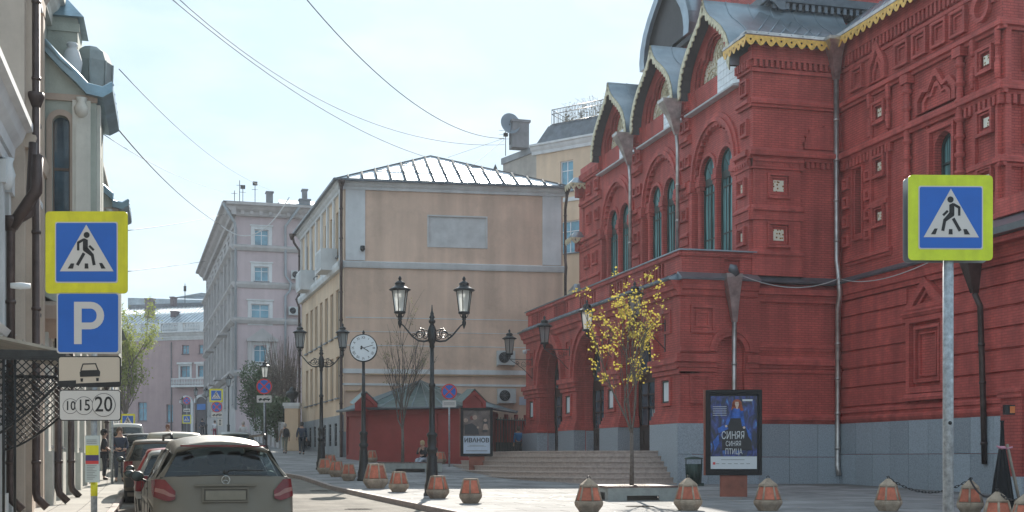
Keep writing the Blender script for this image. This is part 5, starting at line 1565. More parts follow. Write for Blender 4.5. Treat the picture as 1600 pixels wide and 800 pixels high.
for (x, y) in ((-2.62, 21.9), (-2.45, 21.9)):
    mb = MB(); mb.tube([(x, y, .42), (x, y, cz - .15)], .022, 6); mb.lathe([(.05, 0), (.06, .03), (.03, .08)], (x, y, .42), 8); mb.build('post', IRON, cn)
rl = thing('stair_guard_rail', 'low iron guard rail at the doorway under the canopy', 'railing', (-2.6, 20.5, .4), world=True)
mb = MB()
for k in range(8): mb.tube([(-2.75, 20 + k * .25, .4), (-2.75, 20 + k * .25, 1.25)], .014, 4)
mb.tube([(-2.75, 19.9, 1.27), (-2.75, 21.9, 1.27)], .03, 6); mb.build('rail_bars', IRON, rl)
tag(o, None)
cm = MB(); cm.lathe([(.05, -.05), (.07, .1), (.05, .25)], (-2.9, 26.2, 4.9), 8, T=lambda x, y, z: (-2.95 + (z - 4.9) * 1.2, y, 4.9 + (x + 2.9)))
cm.build('small_camera', WFRAME, b1)
# ------------------------------------------------------------------ cars
TYRE = mat('tyre_rubber', (.018, .018, .018), .8)
RIM = mat('dusty_alloy', (.35, .34, .32), .4, .6, var=.2)
CGL = glass_mat('tinted_car_glass', (.50, .60, .60), .975)
CTRIM = mat('black_car_trim', (.02, .02, .02), .5)
SEAT = mat('dark_seat_cloth', (.025, .025, .028), .9)
TAIL = mat('red_tail_lens', (.15, .014, .016), .25, var=.3, vscale=9)
TAILC = mat('clear_tail_lens', (.26, .12, .10), .3, var=.2, vscale=9)
PLATE = mat('dusty_plate', (.20, .18, .14), .6, var=.08, vscale=8)
CHROME = mat('dull_chrome', (.5, .5, .48), .25, .9)
def dust(amount, dcol):
    def f(m, n, l, b, geo, out):
        tcn = n.new('ShaderNodeTexCoord'); sp = n.new('ShaderNodeSeparateXYZ'); l.new(tcn.outputs['Object'], sp.inputs[0])
        ns = n.new('ShaderNodeTexNoise'); ns.inputs['Scale'].default_value = 5; ns.inputs['Detail'].default_value = 8; l.new(tcn.outputs['Object'], ns.inputs['Vector'])
        mr = n.new('ShaderNodeMapRange'); mr.inputs['From Min'].default_value = 1.7; mr.inputs['From Max'].default_value = .3; mr.inputs['To Min'].default_value = amount * .55; mr.inputs['To Max'].default_value = amount * 1.25
        l.new(sp.outputs['Z'], mr.inputs['Value'])
        mu = n.new('ShaderNodeMath'); mu.operation = 'MULTIPLY'; l.new(mr.outputs[0], mu.inputs[0])
        r2 = n.new('ShaderNodeMapRange'); r2.inputs['From Min'].default_value = .3; r2.inputs['From Max'].default_value = .7; r2.inputs['To Min'].default_value = .7; r2.inputs['To Max'].default_value = 1.2
        l.new(ns.outputs['Fac'], r2.inputs['Value']); l.new(r2.outputs[0], mu.inputs[1])
        mx_ = n.new('ShaderNodeMixRGB'); l.new(mu.outputs[0], mx_.inputs[0]); l.new(out, mx_.inputs[1]); mx_.inputs[2].default_value = (*dcol, 1)
        l.new(mx_.outputs[0], b.inputs['Base Color'])
        r3 = n.new('ShaderNodeMapRange'); r3.inputs['To Min'].default_value = .22; r3.inputs['To Max'].default_value = .85; l.new(mu.outputs[0], r3.inputs['Value']); l.new(r3.outputs[0], b.inputs['Roughness'])
        b.inputs['Coat Weight'].default_value = .25; b.inputs['Coat Roughness'].default_value = .2
    return f
DUST = (.205, .18, .14)
def paint(nm, c, metal=.4, d=.35): return mat(nm, c, .3, metal, var=.03, vscale=3, extra=dust(d, DUST))
SHAPES = {
 'wagon': dict(L=4.95, W=.95, H=1.70, loop=[(.12, .28, .90), (-.03, .38, .92), (-.05, .62, .94), (.03, .68, .95), (.03, .95, .945), (.09, 1.17, .92, 'g0'), (.40, 1.54, .70, 'g1'), (.34, 1.58, .67), (.66, 1.63, .66), (1.4, 1.71, .65), (2.3, 1.73, .65), (3.0, 1.65, .65, 'w0'), (3.85, 1.12, .88, 'w1'), (4.55, .98, .88), (4.85, .72, .86), (4.93, .45, .84), (4.85, .26, .82)], wh=(.95, 3.95), r=.35),
 'hatch': dict(L=4.0, W=.85, H=1.5, loop=[(.1, .28, .80), (-.02, .38, .82), (-.03, .62, .84), (.04, .7, .85), (.05, .9, .84), (.12, 1.02, .83, 'g0'), (.42, 1.40, .64, 'g1'), (.36, 1.44, .62), (.7, 1.47, .61), (1.3, 1.5, .61), (2.0, 1.49, .61), (2.5, 1.43, .61, 'w0'), (3.2, .99, .79, 'w1'), (3.7, .86, .78), (3.92, .65, .76), (3.98, .42, .74), (3.9, .26, .72)], wh=(.7, 3.15), r=.30),
 'suv': dict(L=4.6, W=.91, H=1.7, loop=[(.1, .36, .86), (-.04, .45, .88), (-.05, .72, .90), (.03, .8, .91), (.04, 1.0, .90), (.08, 1.14, .89, 'g0'), (.28, 1.58, .70, 'g1'), (.24, 1.63, .68), (.6, 1.68, .67), (1.4, 1.72, .67), (2.2, 1.70, .67), (2.9, 1.62, .67, 'w0'), (3.6, 1.16, .84, 'w1'), (4.25, 1.05, .84), (4.5, .82, .83), (4.6, .5, .82), (4.5, .34, .80)], wh=(.85, 3.65), r=.36),
 'sedan': dict(L=4.5, W=.88, H=1.45, loop=[(.1, .28, .83), (-.02, .38, .85), (-.03, .64, .87), (.02, .72, .88), (.0, .98, .86), (.62, 1.02, .84, 'g0'), (1.28, 1.40, .62, 'g1'), (1.5, 1.43, .61), (1.9, 1.45, .61), (2.2, 1.45, .61), (2.5, 1.43, .61), (2.7, 1.40, .61, 'w0'), (3.4, .98, .80, 'w1'), (4.1, .88, .80), (4.4, .68, .78), (4.48, .42, .76), (4.4, .26, .74)], wh=(.85, 3.6), r=.31),
 'van': dict(L=4.7, W=.95, H=1.95, loop=[(.1, .32, .90), (-.04, .42, .92), (-.04, .66, .94), (.03, .74, .95), (.03, 1.0, .95), (.05, 1.15, .94, 'g0'), (.14, 1.72, .82, 'g1'), (.12, 1.82, .80), (.5, 1.90, .79), (1.4, 1.94, .79), (2.4, 1.93, .79), (3.1, 1.85, .79, 'w0'), (3.9, 1.18, .88, 'w1'), (4.35, 1.04, .88), (4.6, .8, .86), (4.68, .45, .84), (4.6, .3, .82)], wh=(.9, 3.75), r=.33)}
def car(label, cat, shape, P, loc, rz, name='parked_car', group=None, detail=1, lights=None, rails=False):
    S = SHAPES[shape]; LP = S['loop']; n = len(LP)
    root = thing(name, label, cat, loc, rz, group)
    i0 = next(i for i, p in enumerate(LP) if len(p) > 3 and p[3] == 'g0'); i1 = i0 + 1
    w0 = next(i for i, p in enumerate(LP) if len(p) > 3 and p[3] == 'w0'); w1 = w0 + 1
    A = [-1, -.985, -.95, -.88, -.6, -.3, 0, .3, .6, .88, .95, .985, 1]
    ymid = S['L'] / 2
    def pt(j, a, push=0.0):
        y, z, w_ = LP[j][:3]
        e = max(0, (abs(a) - .86) / .14); r = .10 * (1 - math.sqrt(max(0, 1 - e * e)))
        up = 1 if i1 <= j <= w0 else (.6 if (j >= w1 and z > .8) or j == i0 else .0)
        z2 = z - r * up * .9 - (.10 if detail > 1 else .045) * a * a * (1 if i1 <= j <= w0 else .3)
        rear = 1 if j <= i1 + 1 else 0; front = 1 if j >= w0 else 0
        bul = (.10 if j < i0 else .07) * rear * a * a - (.24 if j > w1 else .12) * front * a * a
        rr = r * (1 if j <= i0 else .3) * rear - r * front * .9
        dy = -1 if y < ymid else 1
        return (a * w_, y + bul + rr + dy * push, z2 + (push if up else 0))
    mb = MB(); mb.smooth = True
    vs = [pt(j, a) for j in range(n) for a in A]; m_ = len(A); fs = []
    for j in range(n - 1):
        for k in range(m_ - 1):
            if j in (i0, w0) and 3 <= k < m_ - 4: continue
            fs.append((j * m_ + k, j * m_ + k + 1, (j + 1) * m_ + k + 1, (j + 1) * m_ + k))
    mb.add(vs, fs); mb.smooth = False
    zb = LP[i0][1]; zc = LP[w1][1]
    wb0, wb1 = LP[i0][2], LP[w1][2]
    y0, y1 = pt(i0, 1)[1], pt(w1, 1)[1]
    zr = LP[i1 + 3][1]; wr = LP[i1 + 3][2]
    def beltz(y): return pt(i0, 1)[2] + (pt(w1, 1)[2] - pt(i0, 1)[2]) * (y - y0) / (y1 - y0)
    def beltw(y): t = (y - y0) / (y1 - y0); return wb0 + (wb1 - wb0) * t + .02 * math.sin(PI * t)
    def gx(y, z):
        b_ = beltz(y); t = max(0, min(1, (z - b_) / (zr - .12 - b_))); return beltw(y) * (1 - t) + wr * t
    top = [pt(j, 1) for j in range(i0, w1 + 1)]
    for s in (-1, 1):
        # greenhouse side with window openings
        poly = [(p[1], p[2]) for p in top]
        nb = 8
        poly += [(y1 + (y0 - y1) * k / nb, beltz(y1 + (y0 - y1) * k / nb)) for k in range(1, nb)]
        # windows
        zt_ = zr - .20
        ya0 = LP[i1][0] + .28 if shape != 'sedan' else LP[i1][0] - .05
        yb1 = LP[w0][0] - .05
        cuts = [ya0, ya0 + (yb1 - ya0) * .22, ya0 + (yb1 - ya0) * .60, yb1]
        holes = []
        for k in range(3):
            a, b_ = cuts[k] + .045, cuts[k + 1] - .045
            ab, bb = a, b_
            if k == 0: ab = a - .15
            if k == 2: bb = b_ + .42
            holes.append([(ab, beltz(ab) + .05), (bb, beltz(bb) + .05), (b_, zt_ + .015), (a, zt_ + .0)])
        loops = [poly] + holes
        tris = tessellate_polygon([[Vector((p[0], p[1], 0)) for p in lp_] for lp_ in loops])
        flat = [p for lp_ in loops for p in lp_]
        tp = {(round(p[1], 4), round(p[2], 4)): p[0] for p in top}
        vv = []
        for (y, z) in flat:
            x = tp.get((round(y, 4), round(z, 4)), gx(y, z)); vv.append((s * x, y, z))
        mb.add(vv, [tuple(t) for t in tris])
        for h in holes:
            p = MB(); p.add([(s * (gx(y, z) - .012), y, z) for (y, z) in h], [(0, 1, 2, 3)]); p.build('side_window', CGL, root)
        # shoulder and lower side
        zm = .72 * zb if shape != 'suv' else .8
        wm = S['W'] + .015
        Y = [pt(3, 1)[1] + .0, *[y0 + (y1 - y0) * k / 8 for k in range(9)], pt(w1 + 1, 1)[1], pt(w1 + 2, 1)[1]]
        up = []; 
        for y in Y:
            if y < y0: up.append((s * LP[4][2], y, LP[4][1]))
            elif y <= y1 + 1e-6: up.append((s * beltw(y), y, beltz(y)))
            elif y < pt(w1 + 2, 1)[1] - 1e-6: up.append(tuple([s * pt(w1 + 1, 1)[0], y, pt(w1 + 1, 1)[2]]))
            else: up.append((s * pt(w1 + 2, 1)[0], y, pt(w1 + 2, 1)[2]))
        def mw(y): return wm - .07 * (max(0, 1 - (y - Y[0]) / .5)) ** 2 - .12 * (max(0, 1 - (Y[-1] - y) / .7)) ** 2
        md = [(s * mw(y), y, zm) for y in Y]
        k = len(Y)
        mb.smooth = True
        mb.add(up + md, [(i, i + 1, k + i + 1, k + i) for i in range(k - 1)])
        mb.smooth = False
        # below the shoulder, cut by the wheel arches
        zs = LP[0][1]; R_ = S['r'] + .06
        pol = [(Y[0], zm)] + [(y, zm) for y in Y[1:]] + [(pt(n - 2, 1)[1], .5), (pt(n - 1, 1)[1], zs)]
        for wy in reversed(S['wh']):
            pol += [(wy + R_ * math.cos(a * PI / 10), S['r'] - .02 + R_ * math.sin(a * PI / 10)) for a in range(0, 11)]
        pol += [(pt(0, 1)[1], zs), (pt(1, 1)[1], .40), (pt(2, 1)[1], .62)]
        pol = [(y, max(z, zs)) for y, z in pol]
        tr_ = tessellate_polygon([[Vector((y, z, 0)) for y, z in pol]])
        mb.add([(s * (mw(min(max(y, Y[0]), Y[-1])) - .05 * (zm - z) / zm), y, z) for y, z in pol], [tuple(t) for t in tr_])
    mb.box(-S['W'] + .1, S['W'] - .1, .3, S['L'] - .3, .2, .3)
    body = mb.build('body', P, root)
    for j, nm in ((i0, 'rear_window'), (w0, 'windscreen')):
        p = MB(); p.smooth = True
        aa = [-.885, -.6, -.3, 0, .3, .6, .885]
        p.add([pt(j, a, -.006) for a in aa] + [pt(j + 1, a, -.006) for a in aa], [(i, i + 1, 8 + i, 7 + i) for i in range(6)]); p.build(nm, CGL, root)
    # cabin
    p = MB(); zf = .35
    for (yy, nseat) in ((1.35, 3), (2.35, 2)) if shape != 'van' else ((1.2, 3), (2.6, 2)):
        for i in range(nseat):
            x = (i - (nseat - 1) / 2) * (.5 if nseat == 3 else .75)
            p.box(x - .23, x + .23, yy - .1, yy + .06, zf, zb + .03); p.lathe([(.05, 0), (.13, .05), (.14, .15), (.08, .22)], (x, yy - .05, zb + .10), 8)
            p.box(x - .24, x + .24, yy, yy + .5, zf, zf + .3)
    p.box(-S['W'] * .8, S['W'] * .8, y1 - .5, y1 - .1, zb - .35, zb - .08)
    p.box(-S['W'] * .85, S['W'] * .85, .3, .9, .5, zb - .12) if shape != 'sedan' else None
    p.build('seats', SEAT, root)
    # wheels
    wme = MESHC.get(('wheel', S['r']))
    if wme is None:
        t = MB(); r = S['r']
        prof = [(r * .62, -.10), (r * .93, -.11), (r, -.07), (r, .07), (r * .93, .11), (r * .62, .10)]
        t.lathe(prof, (0, 0, 0), 24, T=lambda x, y, z: (z, x, y)); to = t.build('tyre', TYRE); tme_ = to.data; bpy.data.objects.remove(to)
        t = MB(); t.lathe([(.02, .09), (r * .1, .095), (r * .12, .06), (r * .55, .05), (r * .62, .10), (r * .66, .10), (r * .64, .0), (.02, 0)], (0, 0, 0), 24, T=lambda x, y, z: (z, x, y))
        for k in range(5):
            a = 2 * PI * k / 5; t.tube([(.085, r * .1 * math.cos(a), r * .1 * math.sin(a)), (.095, r * .6 * math.cos(a), r * .6 * math.sin(a))], [.035, .022], 5)
        to = t.build('rim', RIM); rme_ = to.data; bpy.data.objects.remove(to)
        wme = MESHC[('wheel', S['r'])] = (tme_, rme_)
    for wy in S['wh']:
        for s in (-1, 1):
            ty = child(wme[0], 'wheel', root, (s * (S['W'] - .13), wy, S['r'])); child(wme[1], 'rim', ty, (0, 0, 0), (0, 0, 0 if s > 0 else PI))
    p = MB()
    for wy in S['wh']:
        for s in (-1, 1):
            p.lathe([(.38, -.12), (.38, .12)], (0, 0, 0), 16, T=lambda x, y, z, s=s, wy=wy: (s * (S['W'] - .26) + z, wy + x, S['r'] + .02 + y))
    p.build('wheel_housing', DARK, root)
    # tail lights wrap round the rear corners
    for s in (-1, 1):
        p = MB(); p.smooth = True
        j = i0 - 1; zlo, zhi = LP[j][1] - (.02 if detail > 1 else .18), LP[i0][1] - (.05 if detail > 1 else .02)
        if shape == 'sedan': zlo, zhi = LP[3][1] + .02, LP[4][1] - .02
        aa = [.70, .78, .86, .94, .985, 1.0] if detail > 1 else [.76, .86, .94, .985, 1.0]
        def lp_(a, z, pushy):
            t = (z - LP[j][1]) / (LP[i0][1] - LP[j][1]) if shape != 'sedan' else 0
            q0, q1 = pt(j, a), pt(i0 if shape != 'sedan' else j, a)
            return (s * (q0[0] + (q1[0] - q0[0]) * t), q0[1] + (q1[1] - q0[1]) * t - .014, z)
        top_ = [lp_(a, zhi, 0) if detail < 2 else lp_(a, zlo + (zhi - zlo) * min(1, (a - .69) / .20 + .12), 0) for a in aa]; bot = [lp_(a, zlo if detail < 2 else zlo - .10 * (1 - abs(a - .8) / .3), 0) for a in aa]
        top_.append((s * (S['W'] + .008), top_[-1][1] + .26, zhi - .02)); bot.append((s * (S['W'] + .012), bot[-1][1] + .16, zlo + .04))
        k = len(top_); p.add(top_ + bot, [(i, i + 1, k + i + 1, k + i) for i in range(k - 1)])
        tl_ = p.build('tail_light', TAIL, root)
        if detail > 1:
            p = MB(); c_ = [( .36, .60), (.62, .95)]
            ii = range(k - 2)
            def mixp(i, t): return tuple(bot[i][q] + (top_[i][q] - bot[i][q]) * t - (.006 if q == 1 else 0) for q in range(3))
            p.smooth = True
            p.add([mixp(i, .30) for i in ii] + [mixp(i, .52) for i in ii], [(i, i + 1, k - 2 + i + 1, k - 2 + i) for i in range(k - 3)]); p.build('lamp_band', TAILC, tl_)
    # number plate, bumper strip, handle bar, wiper, mirrors
    p = MB(); yb = pt(4, 0)[1]; zp = LP[4][1] - (.04 if shape != 'sedan' else .12)
    p.box(-.27, .27, yb - .03, yb - .018, zp - .06, zp + .06); p.build('number_plate', PLATE, root)
    p = MB(); p.ring(-.31, .31, zp - .09, zp + .10, .02, .0, .02, NY(yb)); p.box(-.42, .42, yb - .045, yb, zp + .12, zp + .15); p.build('plate_recess', P, root)
    p = MB(); p.smooth = True
    aa = [-1, -.95, -.8, -.4, 0, .4, .8, .95, 1]
    p.add([tuple(Vector(pt(2, a)) + Vector((0, -.012, -.02))) for a in aa] + [tuple(Vector(pt(1, a)) + Vector((0, -.012, .0))) for a in aa], [(i, i + 1, 9 + i + 1, 9 + i) for i in range(8)]); p.build('bumper', CTRIM if detail < 2 else P, root)
    if detail > 1:
        p = MB(); a0 = Vector(pt(i0, 0)) + Vector((0, -.03, .04)); p.tube([a0, a0 + Vector((.12, 0, .03)), a0 + Vector((.52, .02, .02))], .012, 5); p.lathe([(.035, -.02), (.03, .03)], tuple(a0), 8); p.build('wiper', CTRIM, root)
        p = MB(); c = Vector((0, yb - .01, zp + .20)); p.tube([c + Vector((.055 * math.cos(a * PI / 10), -.012, .055 * math.sin(a * PI / 10))) for a in range(21)], .006, 5, False)
        for k in range(3): a = PI / 2 + k * 2 * PI / 3; p.tube([c + Vector((0, -.012, 0)), c + Vector((.052 * math.cos(a), -.012, .052 * math.sin(a)))], .005, 4)
        p.build('round_emblem', CHROME, root)
        p = MB(); s0 = pt(i1 + 1, 0); p.box(-.58, .58, s0[1] - .03, s0[1] + .02, s0[2] - .035, s0[2] - .015); p.build('brake_light_strip', TAIL, root)
        for s in (-1, 1):
            p = MB(); p.smooth = True; p.tube([(s * (wr + .005), .9, zr - .045), (s * (wr + .01), 1.0, zr + .005), (s * (wr + .01), 2.7, zr + .01), (s * (wr + .005), 2.85, zr - .05)], .02, 6); p.build('roof_rail', CTRIM, root)
            p = MB(); p.box(s * .955 - .01, s * .955 + .01, 1.9, 2.1, .95, .985); p.build('door_handle', P, root)
        for yy in (1.45, 2.45, 3.35):
            for s in (-1, 1):
                p = MB(); p.box(s * (S['W'] + .012) - .004, s * (S['W'] + .012) + .004, yy - .006, yy + .006, .38, 1.12); p.build('door_seam', CTRIM, root)
        p = MB(); p.tube([pt(i0, a, .002) for a in (-.93, -.5, 0, .5, .93)], .008, 5); p.build('tailgate_seam', CTRIM, root)
    for s in (-1, 1):
        ym = y1 - .45
        p = MB(); p.smooth = True
        p.lathe([(.02, -.05), (.07, -.045), (.085, 0), (.07, .05), (.02, .07)], (0, 0, 0), 10, T=lambda x, y, z, s=s: (s * (beltw(ym) + .14) + x * 1.25, ym + z, beltz(ym) + .08 + y * .95)); p.tube([(s * beltw(ym), ym + .02, beltz(ym)), (s * (beltw(ym) + .1), ym + .02, beltz(ym) + .05)], .02, 5)
        mi = p.build('mirror', CTRIM, root)
        p = MB(); p.lathe([(.072, -.051), (.065, -.053)], (0, 0, 0), 10, T=lambda x, y, z, s=s: (s * (beltw(ym) + .14) + x * 1.2, ym + z, beltz(ym) + .08 + y * .9)); p.build('mirror_glass', mat('mirror_silver', (.05, .065, .06), .15, .3), mi)
    return root
def cars_at(px, D): x, y = W(px, D); return (x, y, g(y) - .13)
car('large dusty beige-grey estate car parked nearest, seen from behind', 'car', 'wagon', paint('grey_beige_paint', (.11, .10, .085), .5, .8), (.70, 17.9, .13), R(3.8), detail=2).scale = (1, 1, 1.05)
GR = 'cars parked in a row along the left kerb'
def xr(Y, k=0): return .52 - .034 * (Y - 17) + k
car('small pale silver hatchback directly in front of the big beige estate car', 'car', 'hatch', paint('pale_silver_paint', (.50, .50, .48), .5, .3), (xr(24.1, -.08), 24.1, g(24.1) - .13), R(2), group=GR)
car('bright red hatchback behind the silver hatchback', 'car', 'hatch', paint('red_car_paint', (.40, .02, .02), .1, .2), (xr(29.3, -.05), 29.3, g(29.3) - .13), R(2), group=GR)
car('dusty brown off-road car whose side windows show left of the red one', 'car', 'suv', paint('dusty_brown_paint', (.12, .09, .07), .4, .6), (xr(34.6, -.25), 34.6, g(34.6) - .13), R(2), group=GR)
car('white-roofed beige van-like car farther up than the brown one', 'car', 'van', paint('beige_van_paint', (.45, .40, .32), .2, .4), (xr(40.2, .35), 40.2, g(40.2) - .13), R(2), group=GR)
car('silver saloon in the parked row with red tail lamps beside the footway', 'car', 'sedan', paint('silver_saloon_paint', (.42, .43, .43), .6, .3), (xr(46, -.25), 46, g(46) - .13), R(2), group=GR)
car('dark grey off-road car with roof bars in the parked row', 'car', 'suv', paint('dark_grey_paint', (.06, .065, .07), .5, .3), (xr(51.2, -.4), 51.2, g(51.2) - .13), R(2), group=GR)
car('light silver saloon behind the dark grey off-road car', 'car', 'sedan', paint('silver_saloon_paint', (.42, .43, .43), .6, .3), (xr(56.4, -.7), 56.4, g(56.4) - .13), R(2), group=GR)
car('dark blue hatchback second from the far end of the row', 'car', 'hatch', paint('dark_blue_paint', (.03, .045, .08), .5, .3), (xr(61.3, -.9), 61.3, g(61.3) - .13), R(2), group=GR)
car('white van at the far end of the parked row', 'van', 'van', paint('white_van_paint', (.62, .62, .60), .0, .2), (xr(66, -1.1), 66, g(66) - .13), R(2), group=GR)
car('dark green estate car farther up the road with its rear window showing', 'car', 'wagon', paint('dark_green_paint', (.045, .06, .05), .5, .4), cars_at(372, 55), R(2.5))
# ------------------------------------------------------------------ street furniture
def CW(xc, D): return (xc * CT + D * ST, -xc * ST + D * CT)
MILK = glass_mat('milky_lantern_glass', (.85, .88, .9), .30, .15, milky=True)
YELR = mat('yellow_green_reflective', (.62, .72, .02), .4, var=.09, vscale=5, extra=streaks(.08, (9, 9, 1)))
YELR2 = mat('yellow_reflective', (.72, .66, .02), .4, var=.09, vscale=5, extra=streaks(.08, (9, 9, 1)))
BLUER = mat('blue_reflective', (.01, .12, .50), .4, var=.05, vscale=4)
WHITER = mat('white_reflective', (.62, .58, .55), .45, var=.03)
BLACKP = mat('black_print', (.02, .02, .022), .6)
REDR = mat('red_reflective', (.60, .05, .05), .45)
GALV = mat('galvanised_steel', (.40, .43, .46), .5, .5, var=.35, vscale=16, extra=streaks(.2, (14, 14, 1.2)))
BACKM = mat('sign_back_steel', (.30, .32, .33), .5, .6)
def rrect(w, h, r, cx=0, cz=0, n=5):
    p = []
    for (sx, sz, a0) in ((1, 1, 0), (-1, 1, PI / 2), (-1, -1, PI), (1, -1, 3 * PI / 2)):
        for k in range(n + 1):
            a = a0 + PI / 2 * k / n; p.append((cx + sx * (w / 2 - r) + r * math.cos(a), cz + sz * (h / 2 - r) + r * math.sin(a)))
    return p
def circ(r, cx=0, cz=0, n=28): return [(cx + r * math.cos(2 * PI * k / n), cz + r * math.sin(2 * PI * k / n)) for k in range(n)]
def seg(x0, y0, x1, y1, w):
    L = math.hypot(x1 - x0, y1 - y0); nx, ny = -(y1 - y0) / L * w / 2, (x1 - x0) / L * w / 2
    return [(x0 + nx, y0 + ny), (x1 + nx, y1 + ny), (x1 - nx, y1 - ny), (x0 - nx, y0 - ny)]
def LT(cx, cz, y0=-.02): return lambda u, v, d: (cx + u, y0 - d, cz + v)     # flat print on a board facing -Y
def lay(parent, name, polys, m, d, cx, cz, y0, t=.0012):
    mb = MB(); T = LT(cx, cz, y0)
    for p in polys: mb.plate(p, [], d - t, d, T)
    return mb.build(name, m, parent)
def walker_polys(k, flip=1):
    q = lambda x, y: (flip * (x - 400) * k, (385 - y) * k)
    S = lambda a, b, c, d, w: seg(*q(a, b), *q(c, d), w * k)
    P = [[q(404 + 26 * math.cos(i * PI / 8), 238 + 26 * math.sin(i * PI / 8)) for i in range(16)]]
    P.append([q(383, 265), q(414, 280), q(414, 360), q(372, 365), q(372, 300)])
    P.append(S(383, 275, 332, 303, 22)); P.append(S(332, 296, 332, 370, 20)); P.append(S(426, 330, 465, 368, 20))
    P.append([q(372, 350), q(414, 345), q(462, 400), q(440, 418), q(375, 372)]); P.append(S(450, 400, 468, 495, 26))
    P.append(S(382, 392, 324, 495, 26))
    P += [[q(270, 480), q(298, 480), q(288, 524), q(242, 524)], [q(388, 480), q(416, 480), q(420, 524), q(386, 524)], [q(510, 476), q(536, 476), q(566, 524), q(528, 524)]]
    return P
def crossing_board(parent, cx, cz, y0, s=.93, ym=None, flip=1):
    mb = MB(); mb.plate(rrect(s, s, .05 * s), [], -.012, 0, LT(cx, cz, y0), back=True); b_ = mb.build('sign_plate', ym or YELR2, parent)
    k = s / 700
    lay(b_, 'white_border', [rrect(535 * k, 520 * k, 18 * k)], WHITER, .003, cx, cz, y0)
    lay(b_, 'blue_field', [rrect(515 * k, 500 * k, 16 * k)], BLUER, .006, cx, cz, y0)
    lay(b_, 'white_triangle', [[((-225) * k, -162 * k), (232 * k, -162 * k), (0, 236 * k)]], WHITER, .009, cx, cz, y0)
    lay(b_, 'walking_figure', walker_polys(k, flip), BLACKP, .012, cx, cz + 0, y0)
    mb = MB(); mb.plate(rrect(s, s, .05 * s), [], -.016, -.0125, LT(cx, cz, y0), back=True); mb.build('plate_back', BACKM, b_)
    return b_
def nostop_board(parent, cx, cz, y0, r=.35):
    mb = MB(); mb.plate(circ(r), [], -.012, 0, LT(cx, cz, y0), back=True); b_ = mb.build('sign_plate', REDR, parent)
    lay(b_, 'blue_field', [circ(r * .82)], BLUER, .003, cx, cz, y0)
    lay(b_, 'red_cross', [seg(-.6 * r, -.6 * r, .6 * r, .6 * r, .17 * r), ], REDR, .006, cx, cz, y0); lay(b_, 'red_cross', [seg(-.6 * r, .6 * r, .6 * r, -.6 * r, .17 * r)], REDR, .0075, cx, cz, y0)
    return b_
def small_plate(parent, cx, cz, y0, w=.7, h=.35, kind='tow'):
    mb = MB(); mb.plate(rrect(w, h, .03), [], -.012, 0, LT(cx, cz, y0), back=True); b_ = mb.build('sign_plate', WHITER, parent)
    if kind == 'tow':
        P = [rect(-.28 * w / .7, .0, -.06, -.02), rect(-.05, .30 * w / .7, -.05, .02), [(-.24, -.02), (-.1, -.02), (-.12, .04), (-.2, .04)], seg(.0, .02, .24, .10, .02), circ(.03, -.2, -.08, 10), circ(.03, .0, -.08, 10), circ(.03, .2, -.07, 10)]
        P = [[(x * w / .7, z * h / .35) for x, z in p] for p in P]
    elif kind == 'arrow': P = [seg(0, -h * .3, 0, h * .3, .05), [(-.09, h * .2), (.09, h * .2), (0, h * .42)], [(-.09, -h * .2), (.09, -h * .2), (0, -h * .42)]]
    else: P = [rect(-w * .4, w * .4, z, z + .012) for z in (.05, .0, -.05)]
    lay(b_, 'print', P, BLACKP, .003, cx, cz, y0); return b_
# --- parking signs on the left
x, y = W(147, 14.3)
ls = thing('parking_sign_post', 'sign post on the left with yellow crossing board, blue P board and two white plates', 'road signs', (x, y, g(y)), -TH)
zz = lambda py: Zp(py, 14.3) - g(y)
mb = MB(); mb.tube([(0, 0, 0), (0, 0, zz(345))], .036, 12); mb.build('pole', GALV, ls)
mb = MB(); mb.lathe([(.038, 0), (.039, .18)], (0, 0, zz(775)), 12); mb.build('yellow_sticker', YELR2, ls)
pxm = 14.3 / 2000
crossing_board(ls, (137.5 - 147) * pxm, zz(395.5), -.05, .915)
b_ = MB(); cx, cz = (140 - 147) * pxm, zz(505.5); b_.plate(rrect(.70, .68, .035), [], -.012, 0, LT(cx, cz, -.05), back=True); pb = b_.build('sign_plate', WHITER, ls)
lay(pb, 'blue_field', [rrect(.67, .65, .03)], BLUER, .003, cx, cz, -.05)
mb = MB(); kx = .0048
outer = [(-.155, -.235), (-.07, -.235), (-.07, -.070), (.03, -.070)] + [(.03 + .150 * math.cos(a), .083 + .153 * math.sin(a)) for a in [(-PI / 2) + PI * k / 12 for k in range(13)]] + [(-.155, .236)]
inner = [(-.07, .005), (.03, .005)] + [(.03 + .068 * math.cos(a), .083 + .078 * math.sin(a)) for a in [(-PI / 2) + PI * k / 10 for k in range(11)]] + [(-.07, .161)]
mb.plate(outer, [inner], .0048, .006, LT(cx, cz, -.05)); mb.build('letter', WHITER, pb)
PALEB = mat('beige_reflective', (.56, .47, .38), .5, var=.04)
b_ = MB(); cx, cz = (142 - 147) * pxm, zz(581); b_.plate(rrect(.70, .345, .03), [], -.012, 0, LT(cx, cz, -.05), back=True); pb = b_.build('sign_plate', BLACKP, ls)
lay(pb, 'beige_field', [rrect(.675, .32, .025)], PALEB, .003, cx, cz, -.05)
u_ = .70 / 670
Q = lambda x, y: ((x - 403) * u_, (217 - y) * u_)
lay(pb, 'car_and_kerb_print', [[Q(70, 318), Q(262, 310), Q(262, 345), Q(738, 325), Q(738, 372), Q(70, 385)], [Q(305, 275), Q(300, 225), Q(318, 205), Q(505, 200), Q(520, 220), Q(515, 268)],
    seg(*Q(312, 210), *Q(336, 138), 12 * u_), seg(*Q(330, 138), *Q(478, 134), 12 * u_), seg(*Q(470, 134), *Q(498, 205), 12 * u_), [Q(308, 290), Q(338, 290), Q(335, 325), Q(312, 325)], [Q(475, 285), Q(505, 285), Q(503, 320), Q(478, 320)]], BLACKP, .006, cx, cz, -.05)
